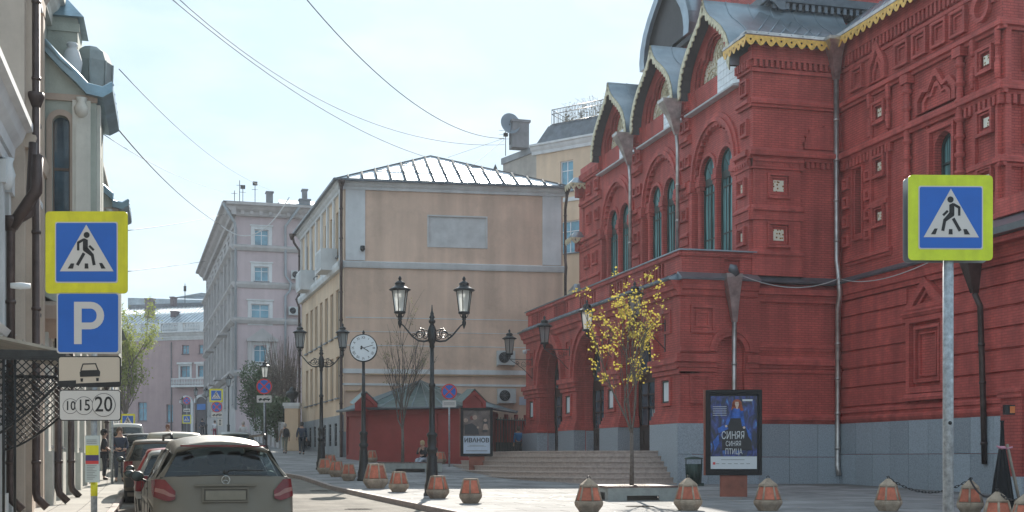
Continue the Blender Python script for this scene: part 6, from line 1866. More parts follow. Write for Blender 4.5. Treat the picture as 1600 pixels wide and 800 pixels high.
b_ = MB(); cx, cz = (143 - 147) * pxm, zz(633.5); b_.plate(rrect(.69, .345, .035), [], -.012, 0, LT(cx, cz, -.05), back=True); pb = b_.build('sign_plate', BLACKP, ls)
lay(pb, 'white_field', [rrect(.67, .325, .03)], WHITER, .003, cx, cz, -.05)
def ringp(cx_, cz_, r, w_, holesfrom=0): return circ(r, cx_, cz_, 32), circ(r - w_, cx_, cz_, 32)
for (x0, y0_, r, s_, tx) in ((197, 588, 82, '10', 105), (343, 583, 98, '15', 128), (553, 575, 125, '20', 175)):
    X_, Z_ = (x0 - 405) * u_, (578 - y0_) * u_
    dd = {'10': .006, '15': .0085, '20': .011}[s_]
    mb = MB(); o_, i_ = ringp(X_, Z_, r * u_, 5 * u_); mb.plate(o_, [], dd - .0035, dd - .0025, LT(cx, cz, -.05)); mb.build('circle_line', BLACKP, pb)
    mb = MB(); mb.plate(i_, [], dd - .0024, dd - .0015, LT(cx, cz, -.05)); mb.build('circle_field', WHITER, pb)
    text('numerals', s_, tx * u_ * 1.3, BLACKP, pb, (cx + X_, -.05 - dd, cz + Z_), ext=.0008, xs=.86, bold=.0018)
bx_ = thing('footway_info_board', 'narrow white information board with yellow and purple stickers on the left sign post', 'notice board', (x, y, g(y)), -TH)
cz = zz(717); cx = 0
mb = MB(); mb.box(-.078, .078, -.065, -.04, cz - .26, cz + .26); mb.build('board', mat('info_board_white', (.50, .54, .52), .5), bx_)
for (nm, a, b_, m_) in (('yellow_sticker', 696, 711, YELR2), ('purple_sticker', 711, 720, mat('purple_print', (.06, .04, .14), .5)), ('red_strip', 720, 725, REDR)):
    mb = MB(); mb.box(-.072, .072, -.068, -.0655, zz(b_), zz(a)); mb.build(nm, m_, bx_)
mb = MB()
for k in range(9): mb.box(-.06, .05 - (k % 3) * .02, -.0675, -.0655, zz(728 + k * 2.6), zz(727.2 + k * 2.6))
for k in range(3): mb.box(-.06, .05, -.0675, -.0655, zz(688 + k * 2.6), zz(687.2 + k * 2.6))
mb.build('small_print', mat('grey_print', (.2, .2, .2), .6), bx_)['kind'] = 'stuff'
x, y = W(175, 43)
o_ = MB(); o_.tube([(0, 0, 0), (0, 0, 3.6)], .045, 8); a = o_.build('bare_sign_pole', GALV, None); a.location = (x, y, g(y)); tag(a, 'bare grey pole standing between the two men on the left footway', 'pole')
# --- crossing sign on the right
x, y = W(1481.5, 14.4)
rs = thing('crossing_sign', 'tall grey post on the right with yellow-green framed pedestrian crossing sign', 'road sign', (x, y, g(y) - .12), -TH + R(1.5))
z_ = lambda py: Zp(py, 14.4) - g(y) + .12
mb = MB(); mb.tube([(0, 0, 0), (0, 0, z_(285))], .058, 16); mb.lathe([(.12, 0), (.12, .02), (.06, .05)], n=12); mb.build('pole', GALV, rs)
crossing_board(rs, 0, z_(342), -.075, .955, YELR, -1)
mb = MB(); mb.plate(rrect(.955, .955, .05), [], -.012, 0, LT(0, z_(342), .10), back=True); mb.build('rear_plate', BACKM, rs)
mb = MB()
for dz in (-.25, .25): mb.box(-.30, .30, -.065, .09, z_(342) + dz - .02, z_(342) + dz + .02)
mb.build('clamp', BACKM, rs)
mb = MB(); mb.lathe([(.0, .0), (.022, .001), (.022, .002)], (0, 0, 0), 14, T=lambda a, b, c: (a, -.058 - c, z_(661) + b)); mb.build('round_sticker', BLACKP, rs)
# --- other sign posts
def signpost(px, D, label, items, zpole_py):
    x, y = W(px, D); zg = g(y); r = thing('road_sign_post', label, 'road signs' if len(items) > 1 else 'road sign', (x, y, zg), -TH)
    mb = MB(); mb.tube([(0, 0, 0), (0, 0, Zp(zpole_py, D) - zg)], .04, 8); mb.build('pole', GALV, r)
    for (k, dx, py, s) in items:
        cz = Zp(py, D) - zg; cx = dx / 2000 * D
        if k == 'x': crossing_board(r, cx, cz, -.05, s)
        elif k == 'n': nostop_board(r, cx, cz, -.05, s)
        elif k == 't': small_plate(r, cx, cz, -.05, s, s * .48)
        elif k == 'a': small_plate(r, cx, cz, -.05, s, s * 1.4, 'arrow')
        elif k == 'l': small_plate(r, cx, cz, -.05, s, s * .5, 'lines')
signpost(413, 57, 'no stopping sign with tow-truck plate on a pole beside the evergreen', [('n', 0, 604, .35), ('t', 0, 623.5, .66)], 592)
signpost(702, 58, 'no stopping sign with small white plate in front of the red pavilion', [('n', 0, 612, .36), ('l', 0, 631, .62)], 600)
signpost(339, 88, 'far post with small yellow crossing sign above a no stopping sign', [('x', -1, 618, .93), ('n', 0, 636, .38), ('t', 0, 648, .75), ('a', 5, 660, .35)], 608)
signpost(292, 135, 'farthest cluster of little signs at the street end, crossing sign lowest', [('n', 0, 626, .40), ('t', 0, 641, .7), ('x', 0, 655, .93)], 618)
signpost(200, 82, 'yellow edged crossing sign half hidden behind the left parking plates', [('x', 0, 658, .93)], 645)
# --- lanterns
LTUBE = IRON
def lantern_parts(parent, c, s=1.0, hang=False):
    """six sided tapering lantern, c = bottom centre"""
    x, y, z = c
    mb = MB()
    rb, rt, h = .145 * s, .225 * s, .60 * s
    n = 6
    for k in range(n):
        a = 2 * PI * k / n + .3; mb.tube([(x + rb * math.cos(a), y + rb * math.sin(a), z), (x + rt * math.cos(a), y + rt * math.sin(a), z + h)], .013 * s, 4)
    mb.lathe([(.04 * s, -.16 * s), (.07 * s, -.12 * s), (.05 * s, -.06 * s), (rb + .02 * s, -.03 * s), (rb + .02 * s, .02 * s)], (x, y, z), 12)
    mb.lathe([(rt + .05 * s, 0), (rt + .09 * s, .03 * s), (rt + .03 * s, .07 * s), (.17 * s, .12 * s), (.13 * s, .15 * s), (.14 * s, .19 * s), (.15 * s, .21 * s), (.09 * s, .26 * s), (.03 * s, .29 * s), (.045 * s, .32 * s), (.05 * s, .35 * s), (.03 * s, .39 * s), (.008 * s, .42 * s)], (x, y, z + h), 12)
    f = mb.build('lantern', IRON, parent)
    p = MB(); p.lathe([(rb - .008, 0), (rt - .012, h)], (x, y, z), 6, smooth=False, rot=.3); p.build('lantern_glass', MILK, f)
    p = MB(); p.lathe([(.02, 0), (.045, .1), (.05, .2), (.02, .3)], (x, y, z + .12 * s), 8); p.build('bulb', WHITER, f)
def scroll(mb, cx, cz, r0, turns, a0, flip=1, w=.016):
    pts = []
    for k in range(int(turns * 14) + 1):
        a = a0 + flip * 2 * PI * k / 14; r = r0 * (1 - .72 * k / (turns * 14)); pts.append((cx + r * math.cos(a), 0, cz + r * math.sin(a)))
    mb.tube(pts, w, 5)
def post_profile(mb, H):
    mb.lathe([(.24, 0), (.24, .06), (.21, .10), (.215, .30), (.19, .36), (.175, .42), (.15, .80), (.125, 1.15), (.125, 1.20), (.165, 1.26), (.165, 1.32), (.115, 1.38), (.135, 1.5), (.12, 1.62), (.15, 1.70), (.15, 1.74), (.085, 1.80), (.078, 2.4), (.074, 3.05), (.095, 3.08), (.095, 3.14), (.062, 3.18), (.055, H)], n=16)
    for k in range(8):
        a = 2 * PI * k / 8; mb.tube([(.158 * math.cos(a), .158 * math.sin(a), .45), (.128 * math.cos(a), .128 * math.sin(a), 1.12)], .012, 4)
def double_lamp(label, px, D, rot):
    x, y = W(px, D); r = thing('street_lamp', label, 'street lamp', (x, y, g(y)), rot, 'two-armed street lamps with ornate arms')
    mb = MB(); post_profile(mb, 4.2); mb.build('post', IRON, r)
    mb = MB(); mb.lathe([(.06, 0), (.075, .04), (.07, .12), (.11, .2), (.125, .35), (.12, .5), (.09, .6), (.05, .68), (.09, .72), (.10, .77), (.05, .82), (.085, .87), (.05, .92), (.05, .98), (.025, 1.04), (.012, 1.22)], (0, 0, 4.15), 12)
    mb.build('hub', IRON, r)
    for s in (-1, 1):
        mb = MB()
        mb.tube([(s * .08, 0, 4.38), (s * .22, 0, 4.34), (s * .38, 0, 4.36), (s * .55, 0, 4.48), (s * .70, 0, 4.66), (s * .80, 0, 4.78), (s * .88, 0, 4.84)], [.035, .03, .028, .026, .025, .022, .022], 6)
        mb.tube([(s * .10, 0, 4.62), (s * .25, 0, 4.70), (s * .45, 0, 4.55), (s * .56, 0, 4.48)], .015, 5)
        scroll(mb, s * .34, 4.56, .15, 1.6, PI / 2, s); scroll(mb, s * .18, 4.48, .09, 1.4, 0, -s, .013); scroll(mb, s * .50, 4.50, .07, 1.3, PI, s, .011)
        mb.lathe([(.01, -.16), (.03, -.10), (.055, -.03), (.06, .03), (.04, .07), (.06, .1), (.05, .14)], (s * .90, 0, 4.86), 10)
        for q in (-.6, .6): mb.tube([(s * .90 + .03 * q, .03 * q, 4.98), (s * .90 + .16 * q, .05 * q, 5.05), (s * .90 + .22 * q, .05 * q, 5.16)], .011, 4)
        ar = mb.build('arm', IRON, r)
        lantern_parts(r, (s * .90, 0, 5.16))
    return r
double_lamp('nearest black cast iron street lamp with two lanterns, in front of the red pavilion', 675, 36, -TH + R(3))
double_lamp('farther black two-lantern lamp left of the round clock', 502, 54, -TH + R(1))
for i, (px, D, lab) in enumerate(((414, 76, 'single lantern lamp standing just behind the no stopping sign near the evergreen'), (357, 118, 'small far single lantern lamp beside the mauve block'), (322, 126, 'far single lantern lamp left of the little crossing sign'), (306, 150, 'tiny lamp before the arcade of the far pink house'), (285, 165, 'farthest tiny lamp against the pink house wall'))):
    x, y = W(px, D); r = thing('single_lamp', lab, 'street lamp', (x, y, g(y)), 0, 'single lantern street lamps up the street')
    zt_ = Zp([590, 603, 620, 618, 632][i], D) - g(y)
    mb = MB(); mb.lathe([(.2, 0), (.2, .3), (.13, .45), (.12, 1.2), (.16, 1.25), (.08, 1.4), (.05, zt_ - .1)], n=10); mb.build('post', IRON, r)
    lantern_parts(r, (0, 0, zt_), 1.05)
# --- wall lanterns of the porch
for i, (Y, lab) in enumerate(((44.3, 'wall lantern on the nearest porch pier, behind the yellow leaves'), (49.9, 'second wall lantern of the porch, left of the leafy tree'), (56.1, 'third wall lantern of the porch, above the second arch pier'), (62.4, 'farthest wall lantern, jutting left of the porch corner'))):
    r = thing('wall_lantern', lab, 'wall lantern', (XP, Y, 6.35), 0, 'bracketed lanterns on the porch wall')
    mb = MB(); mb.tube([(0, 0, .20), (-.6, 0, .20), (-1.2, 0, .22)], .02, 6); mb.tube([(0, 0, -.75), (-.5, 0, -.25), (-1.15, 0, .18)], .016, 6)
    TT = lambda a, b, c: (a, b, c)
    for (cx, cz, rr) in ((-.45, -.02, .16), (-.78, .04, .10), (-.22, .02, .10)): scroll(mb, cx, cz, rr, 1.5, 0, -1, .011)
    mb.box(-.02, .0, -.04, .04, -.85, .35); mb.lathe([(.02, 0), (.05, .08), (.03, .2)], (-1.2, 0, .2), 8)
    mb.build('bracket', IRON, r); lantern_parts(r, (-1.2, 0, .48), 1.22)
# --- clock
x, y = W(568, 46); ck = thing('street_clock', 'round white clock with Roman numerals on a black cast iron post', 'street clock', (x, y, g(y)), -TH + R(4))
mb = MB(); post_profile(mb, 4.3); mb.build('post', IRON, ck)
zc_ = 4.3 + .47
mb = MB(); mb.lathe([(.475, -.11), (.50, -.10), (.50, .10), (.475, .11)], (0, 0, 0), 32, T=lambda a, b, c: (a, c, zc_ + b)); mb.lathe([(.03, 0), (.05, .06), (.02, .14)], (0, 0, zc_ + .5), 8); mb.build('case', IRON, ck)
mb = MB(); mb.plate(circ(.465, 0, 0, 36), [], .108, .118, LT(0, zc_, 0)); dl = mb.build('dial', mat('clock_dial', (.72, .76, .80), .4, var=.03), ck)
RN = ['XII', 'I', 'II', 'III', 'IIII', 'V', 'VI', 'VII', 'VIII', 'IX', 'X', 'XI']
for k, s_ in enumerate(RN):
    a = PI / 2 - 2 * PI * k / 12; me = text_mesh(s_, .135, .001, xs=.8); me.materials.clear(); me.materials.append(BLACKP)
    o_ = bpy.data.objects.new('numeral', me); sc.collection.objects.link(o_); o_.parent = dl
    o_.location = (.37 * math.cos(a), -.12, zc_ + .37 * math.sin(a)); o_.rotation_euler = (PI / 2, -(a - PI / 2) * -1 * -1, 0)
def hand(a, L, w_, d): lay(dl, 'hand', [seg(-.1 * math.cos(a), -.1 * math.sin(a), L * math.cos(a), L * math.sin(a), w_), circ(.035, -.08 * math.cos(a), -.08 * math.sin(a), 10)], BLACKP, d, 0, zc_, 0)
hand(R(-33), .24, .028, .124); hand(R(17), .36, .018, .128)
# --- bollards
def bollard_meshes(cap):
    s = MB(); n = 6
    prof = [(.205, 0), (.30, .13), (.315, .17), (.315, .22), (.30, .235)]
    s.lathe(prof, n=n, smooth=False, rot=PI / 6)
    top = .60 if not cap else .56
    rt = .185
    # upper body as ribs with the insets between them
    for k in range(n):
        a = 2 * PI * k / n + PI / 6
        s.tube([(.283 * math.cos(a), .283 * math.sin(a), .22), (rt * math.cos(a), rt * math.sin(a), top)], [.026, .02], 6)
    s.lathe([(.255, .22), (rt - .03, top - .02)], n=n, smooth=False, rot=PI / 6)
    s.lathe([(rt + .012, top - .03), (rt + .004, top + .01), (.05 if not cap else rt * .9, top + .012)], n=n, smooth=False, rot=PI / 6)
    if cap: s.lathe([(rt + .03, top - .01), (rt + .01, top + .03), (.05, top + .15), (.03, top + .16)], n=n, smooth=False, rot=PI / 6)
    body = s.build('b', CONC); me = body.data; bpy.data.objects.remove(body)
    t = MB()
    a0, a1 = PI / 6, PI / 6 + PI / 3
    def face(r, z): return [Vector((r * math.cos(a0), r * math.sin(a0), z)), Vector((r * math.cos(a1), r * math.sin(a1), z))]
    b0, b1 = face(.279, .255); t0, t1 = face(rt + .016, top - .035)
    nrm = Vector((math.cos(PI / 3), math.sin(PI / 3), .25)).normalized()
    q = [b0.lerp(b1, .08), b0.lerp(b1, .92), t0.lerp(t1, .91), t0.lerp(t1, .09)]
    t.add([tuple(p - nrm * .03) for p in q] + [tuple(p - nrm * .004) for p in q], [(4, 5, 6, 7), (0, 1, 5, 4), (1, 2, 6, 5), (2, 3, 7, 6), (3, 0, 4, 7)])
    tb = t.build('t', TERRA); tm = tb.data; bpy.data.objects.remove(tb)
    ring = MB(); ring.tube([(.035 * math.cos(k * PI / 6), 0, top + .175 + .035 * math.sin(k * PI / 6)) for k in range(13)], .009, 5, False)
    rb_ = ring.build('r', IRON); rm = rb_.data; bpy.data.objects.remove(rb_)
    return me, tm, rm
BM = {c: bollard_meshes(c) for c in (False, True)}
def bollard(label, px, D, cap, s=1.0, rot=0.0, grp=True):
    x, y = W(px, D); r = thing('bollard', label, 'bollard', (x, y, g(y)), rot, ('pointed bollards joined by chains' if cap else 'flat-topped stone bollards along the kerb') if grp else None)
    r.scale = (s, s, s)
    child(BM[cap][0], 'stone_body', r)
    for k in range(6): child(BM[cap][1], 'terracotta_inset', r, (0, 0, 0), (0, 0, k * PI / 3))
    if cap: child(BM[cap][2], 'chain_ring', r)
    return Vector((x, y, g(y) + .735 * s))
FB = [(507, 50.5, 'flat bollard farthest up the kerb, left of the far double lamp base'), (516, 55, 'flat bollard half hidden behind the farthest kerb one'), (526, 48.5, 'flat bollard second along the kerb between far lamp and clock'), (545, 46, 'flat bollard just left of the clock post'),
      (623, 38.5, 'flat bollard between the wide stone tub and the near double lamp'), (684, 34.3, 'flat bollard overlapping the foot of the near double lamp'), (735.5, 31.5, 'nearest flat bollard, alone right of the near double lamp'),
      (581, 62, 'small rounded bollard by the left end of the planter bench at the pavilion'), (688, 61, 'small rounded bollard right of the seated woman'), (773, 58.5, 'small bollard just right of the farther poster board'), (799, 60, 'small bollard between the farther poster board and first porch pier')]
for k, (px, D, lab) in enumerate(FB): bollard(lab, px, D, False, 1.0 if D < 57 else .95, .3 * k)
bollard('wide low stone tub bollard at the foot of the clock, larger than its neighbours', 587, 41, False, 1.3, .2, False)
P_ = []
for k, (px, D, lab) in enumerate(((920, 27.5, 'pointed bollard left of the near tree bench'), (1075, 28.3, 'pointed bollard between tree bench and blue poster'), (1200, 28.2, 'pointed bollard just right of the blue poster pedestal'), (1388, 28.2, 'pointed bollard left of the tall grey post, chain on its right'), (1516, 27.6, 'pointed bollard right of the tall grey post, chained on both sides'), (1559, 22.5, 'nearest pointed bollard, only its tip showing at lower right'), (1604, 21.8, 'pointed bollard cut by the right edge of the view'))):
    P_.append(bollard(lab, px, D, True, 1.0, .1 * k))
_LM = []
def link_mesh():
    m_ = MB(); pts = []
    for k in range(13):
        a = 2 * PI * k / 12; pts.append((.034 * math.cos(a) + (.018 if math.cos(a) > 0 else -.018), .019 * math.sin(a), 0))
    m_.tube(pts, .0075, 4, False); o_ = m_.build('chain_link', IRON); me = o_.data; bpy.data.objects.remove(o_); return me
LKM = link_mesh()
def chain(label, a, b_, sag):
    r = thing('chain', label, 'chain', tuple(a), 0, 'chains between bollards'); L = (b_ - a).length + sag; n = int(L / .078); prev = None
    for k in range(n + 1):
        t = k / n; p = a.lerp(b_, t) + Vector((0, 0, -4 * sag * t * (1 - t))); q = a.lerp(b_, min(1, t + .02)) + Vector((0, 0, -4 * sag * min(1, t + .02) * (1 - min(1, t + .02))))
        if t > .97: q = p + (p - prev) if prev else p + Vector((.01, 0, 0))
        d = (q - p).normalized(); e_ = d.to_track_quat('X', 'Z').to_matrix().to_4x4() @ Matrix.Rotation((k % 2) * PI / 2, 4, 'X')
        ob = bpy.data.objects.new('chain_link', LKM); sc.collection.objects.link(ob); ob.parent = r; ob.location = p - a; ob.rotation_euler = e_.to_euler(); prev = p
chain('black chain sagging from the left pointed bollard to behind the tall grey post', P_[3], P_[4], .30)
chain('black chain running down to the nearest bollard at lower right', P_[4], P_[5], .22)
chain('black chain leaving the view at the lower right corner', P_[5], P_[6], .15)
# --- poster boards
def poster_frame(name, label, px, D, w, h, z0, rot):
    x, y = W(px, D); r = thing(name, label, 'poster board', (x, y, g(y)), rot)
    mb = MB(); mb.box(-.36 * w / 1.5, .36 * w / 1.5, -.12, .14, 0, z0 + .05); mb.build('pedestal', mat('rusty_red_steel', (.26, .085, .055), .55, .2, var=.25, vscale=3), r)
    mb = MB(); mb.plate(rrect(w, h, .03), [rrect(w - .20, h - .22, .01)], 0, .035, LT(0, z0 + h / 2, -.12)); mb.box(-w / 2 + .01, w / 2 - .01, -.12, .12, z0 + .01, z0 + h - .01); mb.build('case', mat('black_poster_case', (.012, .012, .014), .5, spec=.2), r)
    mb = MB(); mb.box(-w / 2 - .05, -w / 2 + .005, -.11, .15, z0, z0 + h); mb.build('side_panel', mat('rusty_red_steel', (.26, .085, .055)), r)
    return r
pr = poster_frame('poster_board', 'lit-case street poster in blues showing a red-haired woman, on a rusty red pedestal', 1146, 36, 1.56, 2.40, .60, -TH + R(-6))
def poster_blue(m, n, l, b, geo, out):
    tcn = n.new('ShaderNodeTexCoord'); mp = n.new('ShaderNodeMapping'); mp.inputs['Scale'].default_value = (5, 1, 2.2); l.new(tcn.outputs['Object'], mp.inputs[0])
    ns = n.new('ShaderNodeTexNoise'); ns.inputs['Scale'].default_value = 1.3; ns.inputs['Detail'].default_value = 6; ns.inputs['Distortion'].default_value = 1.2; l.new(mp.outputs[0], ns.inputs['Vector'])
    rp = n.new('ShaderNodeValToRGB'); e = rp.color_ramp.elements
    e[0].position = .42; e[0].color = (.008, .014, .045, 1); e[1].position = .78; e[1].color = (.07, .35, .75, 1); k = e.new(.60); k.color = (.03, .05, .24, 1)
    l.new(ns.outputs['Fac'], rp.inputs['Fac']); l.new(rp.outputs[0], b.inputs['Base Color'])
PBL = mat('poster_night_blue', (.02, .03, .1), .25, extra=poster_blue)
def pl(nm, polys, m, d, c=(0, 0)): return lay(sheet_, nm, polys, m, d, c[0], zc0 + c[1], -.125)
zc0 = .60 + 1.20
mb = MB(); mb.plate(rect(-.64, .64, -1.02, 1.02), [], .0, .004, LT(0, zc0, -.125)); sheet_ = mb.build('poster_sheet', PBL, pr)
PW = mat('poster_white', (.62, .64, .66), .4, var=.02); PSKIN = mat('poster_skin', (.62, .48, .40), .5); PHAIR = mat('poster_red_hair', (.30, .06, .02), .5, var=.4, vscale=14); PDR = mat('poster_dress_blue', (.015, .10, .42), .4, var=.5, vscale=7); PDK = mat('poster_black', (.008, .008, .012), .4)
pl('bottom_strip', [rect(-.64, .64, -1.02, -.67)], PW, .007)
pl('credits_print', [rect(-.5 + k * .17, -.40 + k * .17, -.88, -.865) for k in range(6)] + [rect(-.35, .3, -.77, -.755)], mat('grey_print', (.2, .2, .2)), .009)
pl('red_mark', [rect(-.58, -.51, -.90, -.83)], REDR, .009)
pl('skirt', [[(-.12, .42), (.22, .42), (.36, .05), (.48, -.25), (.52, -.5), (-.32, -.5), (-.34, -.2), (-.22, .1)]], PDK, .007)
pl('skirt_sheen', [[(-.45, .12), (-.2, .25), (-.15, .10), (-.42, -.02)], [(.34, .15), (.48, -.02), (.5, -.25), (.40, -.1)], [(-.58, -.25), (-.42, -.05), (-.40, -.3), (-.52, -.5)]], PDR, .008)
pl('bodice', [[(-.02, .74), (.19, .74), (.25, .62), (.22, .40), (-.08, .40), (-.08, .6)], seg(-.03, .66, -.20, .22, .085), seg(.2, .66, .27, .18, .085)], PDR, .009)
pl('hair', [circ(.135, .09, .80, 18), [(-.04, .80), (.22, .80), (.27, .62), (.20, .60), (.14, .70), (.0, .68), (-.07, .62)]], PHAIR, .011)
pl('face', [[(.045, .86), (.13, .86), (.145, .79), (.12, .71), (.09, .69), (.06, .71), (.035, .79)], rect(.07, .11, .66, .70), circ(.035, -.21, .18, 8), circ(.035, .285, .14, 8)], PSKIN, .013)
pl('face_features', [rect(.055, .08, .80, .81), rect(.10, .125, .80, .81), rect(.075, .105, .735, .745)], BLACKP, .015)
pl('small_print', [rect(-.58, -.20, z, z + .012) for z in (.72, .66, .60, .54, .48)] + [rect(.24, .52, .88, .93)], PW, .009)
for (s_, z, sz, dx) in (('СИНЯЯ', -.09, .30, -.02), ('СИНЯЯ', -.32, .20, -.01), ('ПТИЦА', -.54, .22, 0)):
    text('title', s_, sz, PW, sheet_, (dx, -.142, zc0 + z), ext=.001, xs=.62)
mb = MB(); mb.tube([(.3, .0, 2.88), (.3, .0, 2.9)], .01, 4)
pr2 = poster_frame('poster_board', 'smaller dark poster board lettered ИВАНОВ beside the entrance steps', 745, 54, 1.36, 2.05, .62, -TH)
zc0 = .62 + 1.025
mb = MB(); mb.plate(rect(-.56, .56, -.92, .92), [], 0, .004, LT(0, zc0, -.125)); sheet_ = mb.build('poster_sheet', mat('poster_brown_black', (.05, .035, .03), .35, col2=(.14, .10, .09), var=.3, vscale=3), pr2)
pl('white_strip', [rect(-.56, .56, -.90, -.16)], mat('poster_pale_blue', (.50, .56, .66), .4), .007)
pl('figures', [[(-.5, .3), (-.2, .38), (.05, .2), (.1, -.1), (-.5, -.1)], seg(.35, .0, .37, .45, .2)], mat('poster_dark_coat', (.03, .028, .035), .5), .007)
pl('faces', [circ(.10, -.08, .62, 14), circ(.07, .36, .5, 12), circ(.09, -.46, .5, 12), circ(.05, .05, .2, 8), [(.25, .1), (.5, .1), (.44, .35), (.3, .35)]], mat('poster_faces', (.36, .25, .20), .5, var=.3, vscale=12), .009)
pl('red_cap', [circ(.09, -.2, .6, 12)], mat('poster_maroon', (.14, .03, .025), .5), .0085)
pl('small_print', [rect(-.3, .3, -.56, -.545), rect(-.4, .4, -.60, -.585), rect(-.45, .45, -.80, -.77)], mat('grey_print', (.2, .2, .2)), .009)
text('title', 'ИВАНОВ', .25, BLACKP, sheet_, (0, -.14, zc0 - .35), ext=.001, bold=.006)
# --- planter benches
def bench(label, cxy, zg, rot, w, l, h=.44):
    r = thing('planter_bench', label, 'bench', (cxy[0], cxy[1], zg), rot, 'square tree benches')
    mb = MB(); k = .40
    for (x0, x1, y0, y1) in ((-w / 2, w / 2, -l / 2, -l / 2 + .1), (-w / 2, w / 2, l / 2 - .1, l / 2), (-w / 2, -w / 2 + .1, -l / 2 + .1, l / 2 - .1), (w / 2 - .1, w / 2, -l / 2 + .1, l / 2 - .1)):
        lx = x1 - x0 > .5
        if lx: mb.box(x0, x0 + w * .27, y0, y1, 0, h - .1); mb.box(x1 - w * .27, x1, y0, y1, 0, h - .1); mb.box(x0 + w * .27, x1 - w * .27, y0, y1, .14, h - .1)
        else: mb.box(x0, x1, y0, y0 + l * .1, 0, h - .1); mb.box(x0, x1, y1 - l * .1, y1, 0, h - .1); mb.box(x0, x1, y0 + l * .1, y1 - l * .1, .22, h - .1)
    mb.build('concrete_base', BENCHC, r)
    pm_ = MB(); pm_.box(-.055, .055, -.21, .21, 0, .05); o_ = pm_.build('p', BENCHW); me = o_.data; bpy.data.objects.remove(o_)
    n = int(w / .125)
    for q in range(n + 1):
        x_ = -w / 2 + (q + .2) * w / (n + .4)
        for s in (-1, 1): child(me, 'plank', r, (x_, s * (l / 2 - .2), h - .095))
    n2 = int((l - .84) / .125)
    for q in range(n2):
        y_ = -l / 2 + .42 + (q + .5) * (l - .84) / n2
        for s in (-1, 1): child(me, 'plank', r, (s * (w / 2 - .2), y_, h - .095), (0, 0, PI / 2))
    mb = MB(); mb.box(-w / 2 + .42, w / 2 - .42, -l / 2 + .42, l / 2 - .42, 0, h - .12); mb.build('soil', EARTH, r)
    return r
a_ = R(12)
ctr = (2.475 + .95 * math.cos(a_) - 1.0 * math.sin(a_), 33 + .95 * math.sin(a_) + 1.0 * math.cos(a_))
bc = CW(*ctr); zb1 = g(bc[1]) - .02
bench('near square concrete bench with dark planks round the yellow-leaved tree', bc, zb1, -TH + a_, 1.9, 2.0)
bc2 = CW((640 - 800) / 2000 * 53.5, 53.5); zb2 = g(bc2[1]) - .03
bench('far concrete plank-topped bench round the bare tree, a woman sits on it', bc2, zb2, -TH + R(6), 2.6, 2.2, .46)
# --- bin
x, y = W(1084, 44.3); bn = thing('litter_bin', 'dark green ribbed litter bin against the granite base', 'litter bin', (x, y, g(y)), -TH)
GB = mat('dark_green_bin', (.03, .06, .05), .45, .3)
mb = MB(); mb.lathe([(.24, .1), (.27, .75), (.25, .76)], n=16)
mb.build('tub', GB, bn)
for k in range(16): a = 2 * PI * k / 16; mb = MB(); mb.tube([(.25 * math.cos(a), .25 * math.sin(a), .1), (.285 * math.cos(a), .285 * math.sin(a), .76)], .014, 4); mb.build('rib', GB, bn)
mb = MB(); mb.lathe([(.30, 0), (.33, .02), (.30, .05), (.05, .1)], (0, 0, .92), 16); mb.tube([(-.27, 0, .7), (-.27, 0, .95)], .02, 5); mb.tube([(.27, 0, .7), (.27, 0, .95)], .02, 5); mb.box(-.35, .35, -.05, .05, 0, .1); mb.build('lid', GB, bn)
# --- gate pier, lamp, covered tripod at the right edge
x, y = W(1600, 34.5)
gp = thing('red_gate_pier', 'red brick pier with small cap at the right edge', 'pier', (x, y, g(y)), 0, world=True)
mb = MB(); mb.box(x - .30, x + 1.6, y - .3, y + .6, g(y) + .62, g(y) + 2.95); mb.build('shaft', RED, gp)
mb = MB(); mb.box(x - .36, x + 1.66, y - .36, y + .66, g(y) + 2.75, g(y) + 2.9); mb.box(x - .40, x + 1.7, y - .40, y + .7, g(y) + 2.9, g(y) + 3.0); mb.build('cap', RED2, gp)
mb = MB(); mb.box(x - .34, x + 1.64, y - .34, y + .64, g(y) - .1, g(y) + .62); mb.build('granite_base', GRAN, gp)
x, y = W(1578, 33.8); mb = MB(); mb.box(-.16, .10, -.10, .08, 0, .26); lmp = thing('orange_warning_lamp', 'small orange lamp in a black housing on the brick pier', 'lamp', (x, y, Zp(648, 33.8)), -TH)
mb.build('housing', IRON, lmp); mb = MB(); mb.box(-.04, .09, -.12, -.10, .04, .22); mb.build('lens', mat('orange_lens', (.75, .22, .06), .3), lmp)
x, y = W(1566, 27.0); tp = thing('covered_tripod', 'tripod wrapped in black cloth with a leaning wooden pole', 'tripod', (x, y, g(y)), 0)
mb = MB(); mb.lathe([(.25, 0), (.20, .4), (.13, .9), (.06, 1.35), (.03, 1.95), (.05, 2.0)], n=9)
for k in range(9): a = k * 2 * PI / 9; mb.tube([(.26 * math.cos(a), .26 * math.sin(a), 0), (.15 * math.cos(a), .15 * math.sin(a), .8), (.05 * math.cos(a), .05 * math.sin(a), 1.4)], .025, 5)
mb.build('black_cloth', mat('black_cloth', (.012, .012, .014), .9, bump=.4), tp)
mb = MB(); mb.tube([(.08, -.05, 1.5), (.42, -.1, 0)], .035, 6); mb.build('wooden_pole', mat('old_wood', (.25, .21, .17), .8, var=.3), tp)
mb = MB(); mb.lathe([(.06, -.03), (.09, 0), (.06, .04)], (0, 0, 1.42), 8); mb.tube([(-.05, -.06, 1.40), (-.2, -.1, 1.46)], .02, 5); mb.tube([(.05, -.06, 1.40), (.18, -.1, 1.44)], .02, 5); mb.build('striped_ribbon', mat('pink_ribbon', (.55, .25, .32), .6), tp)
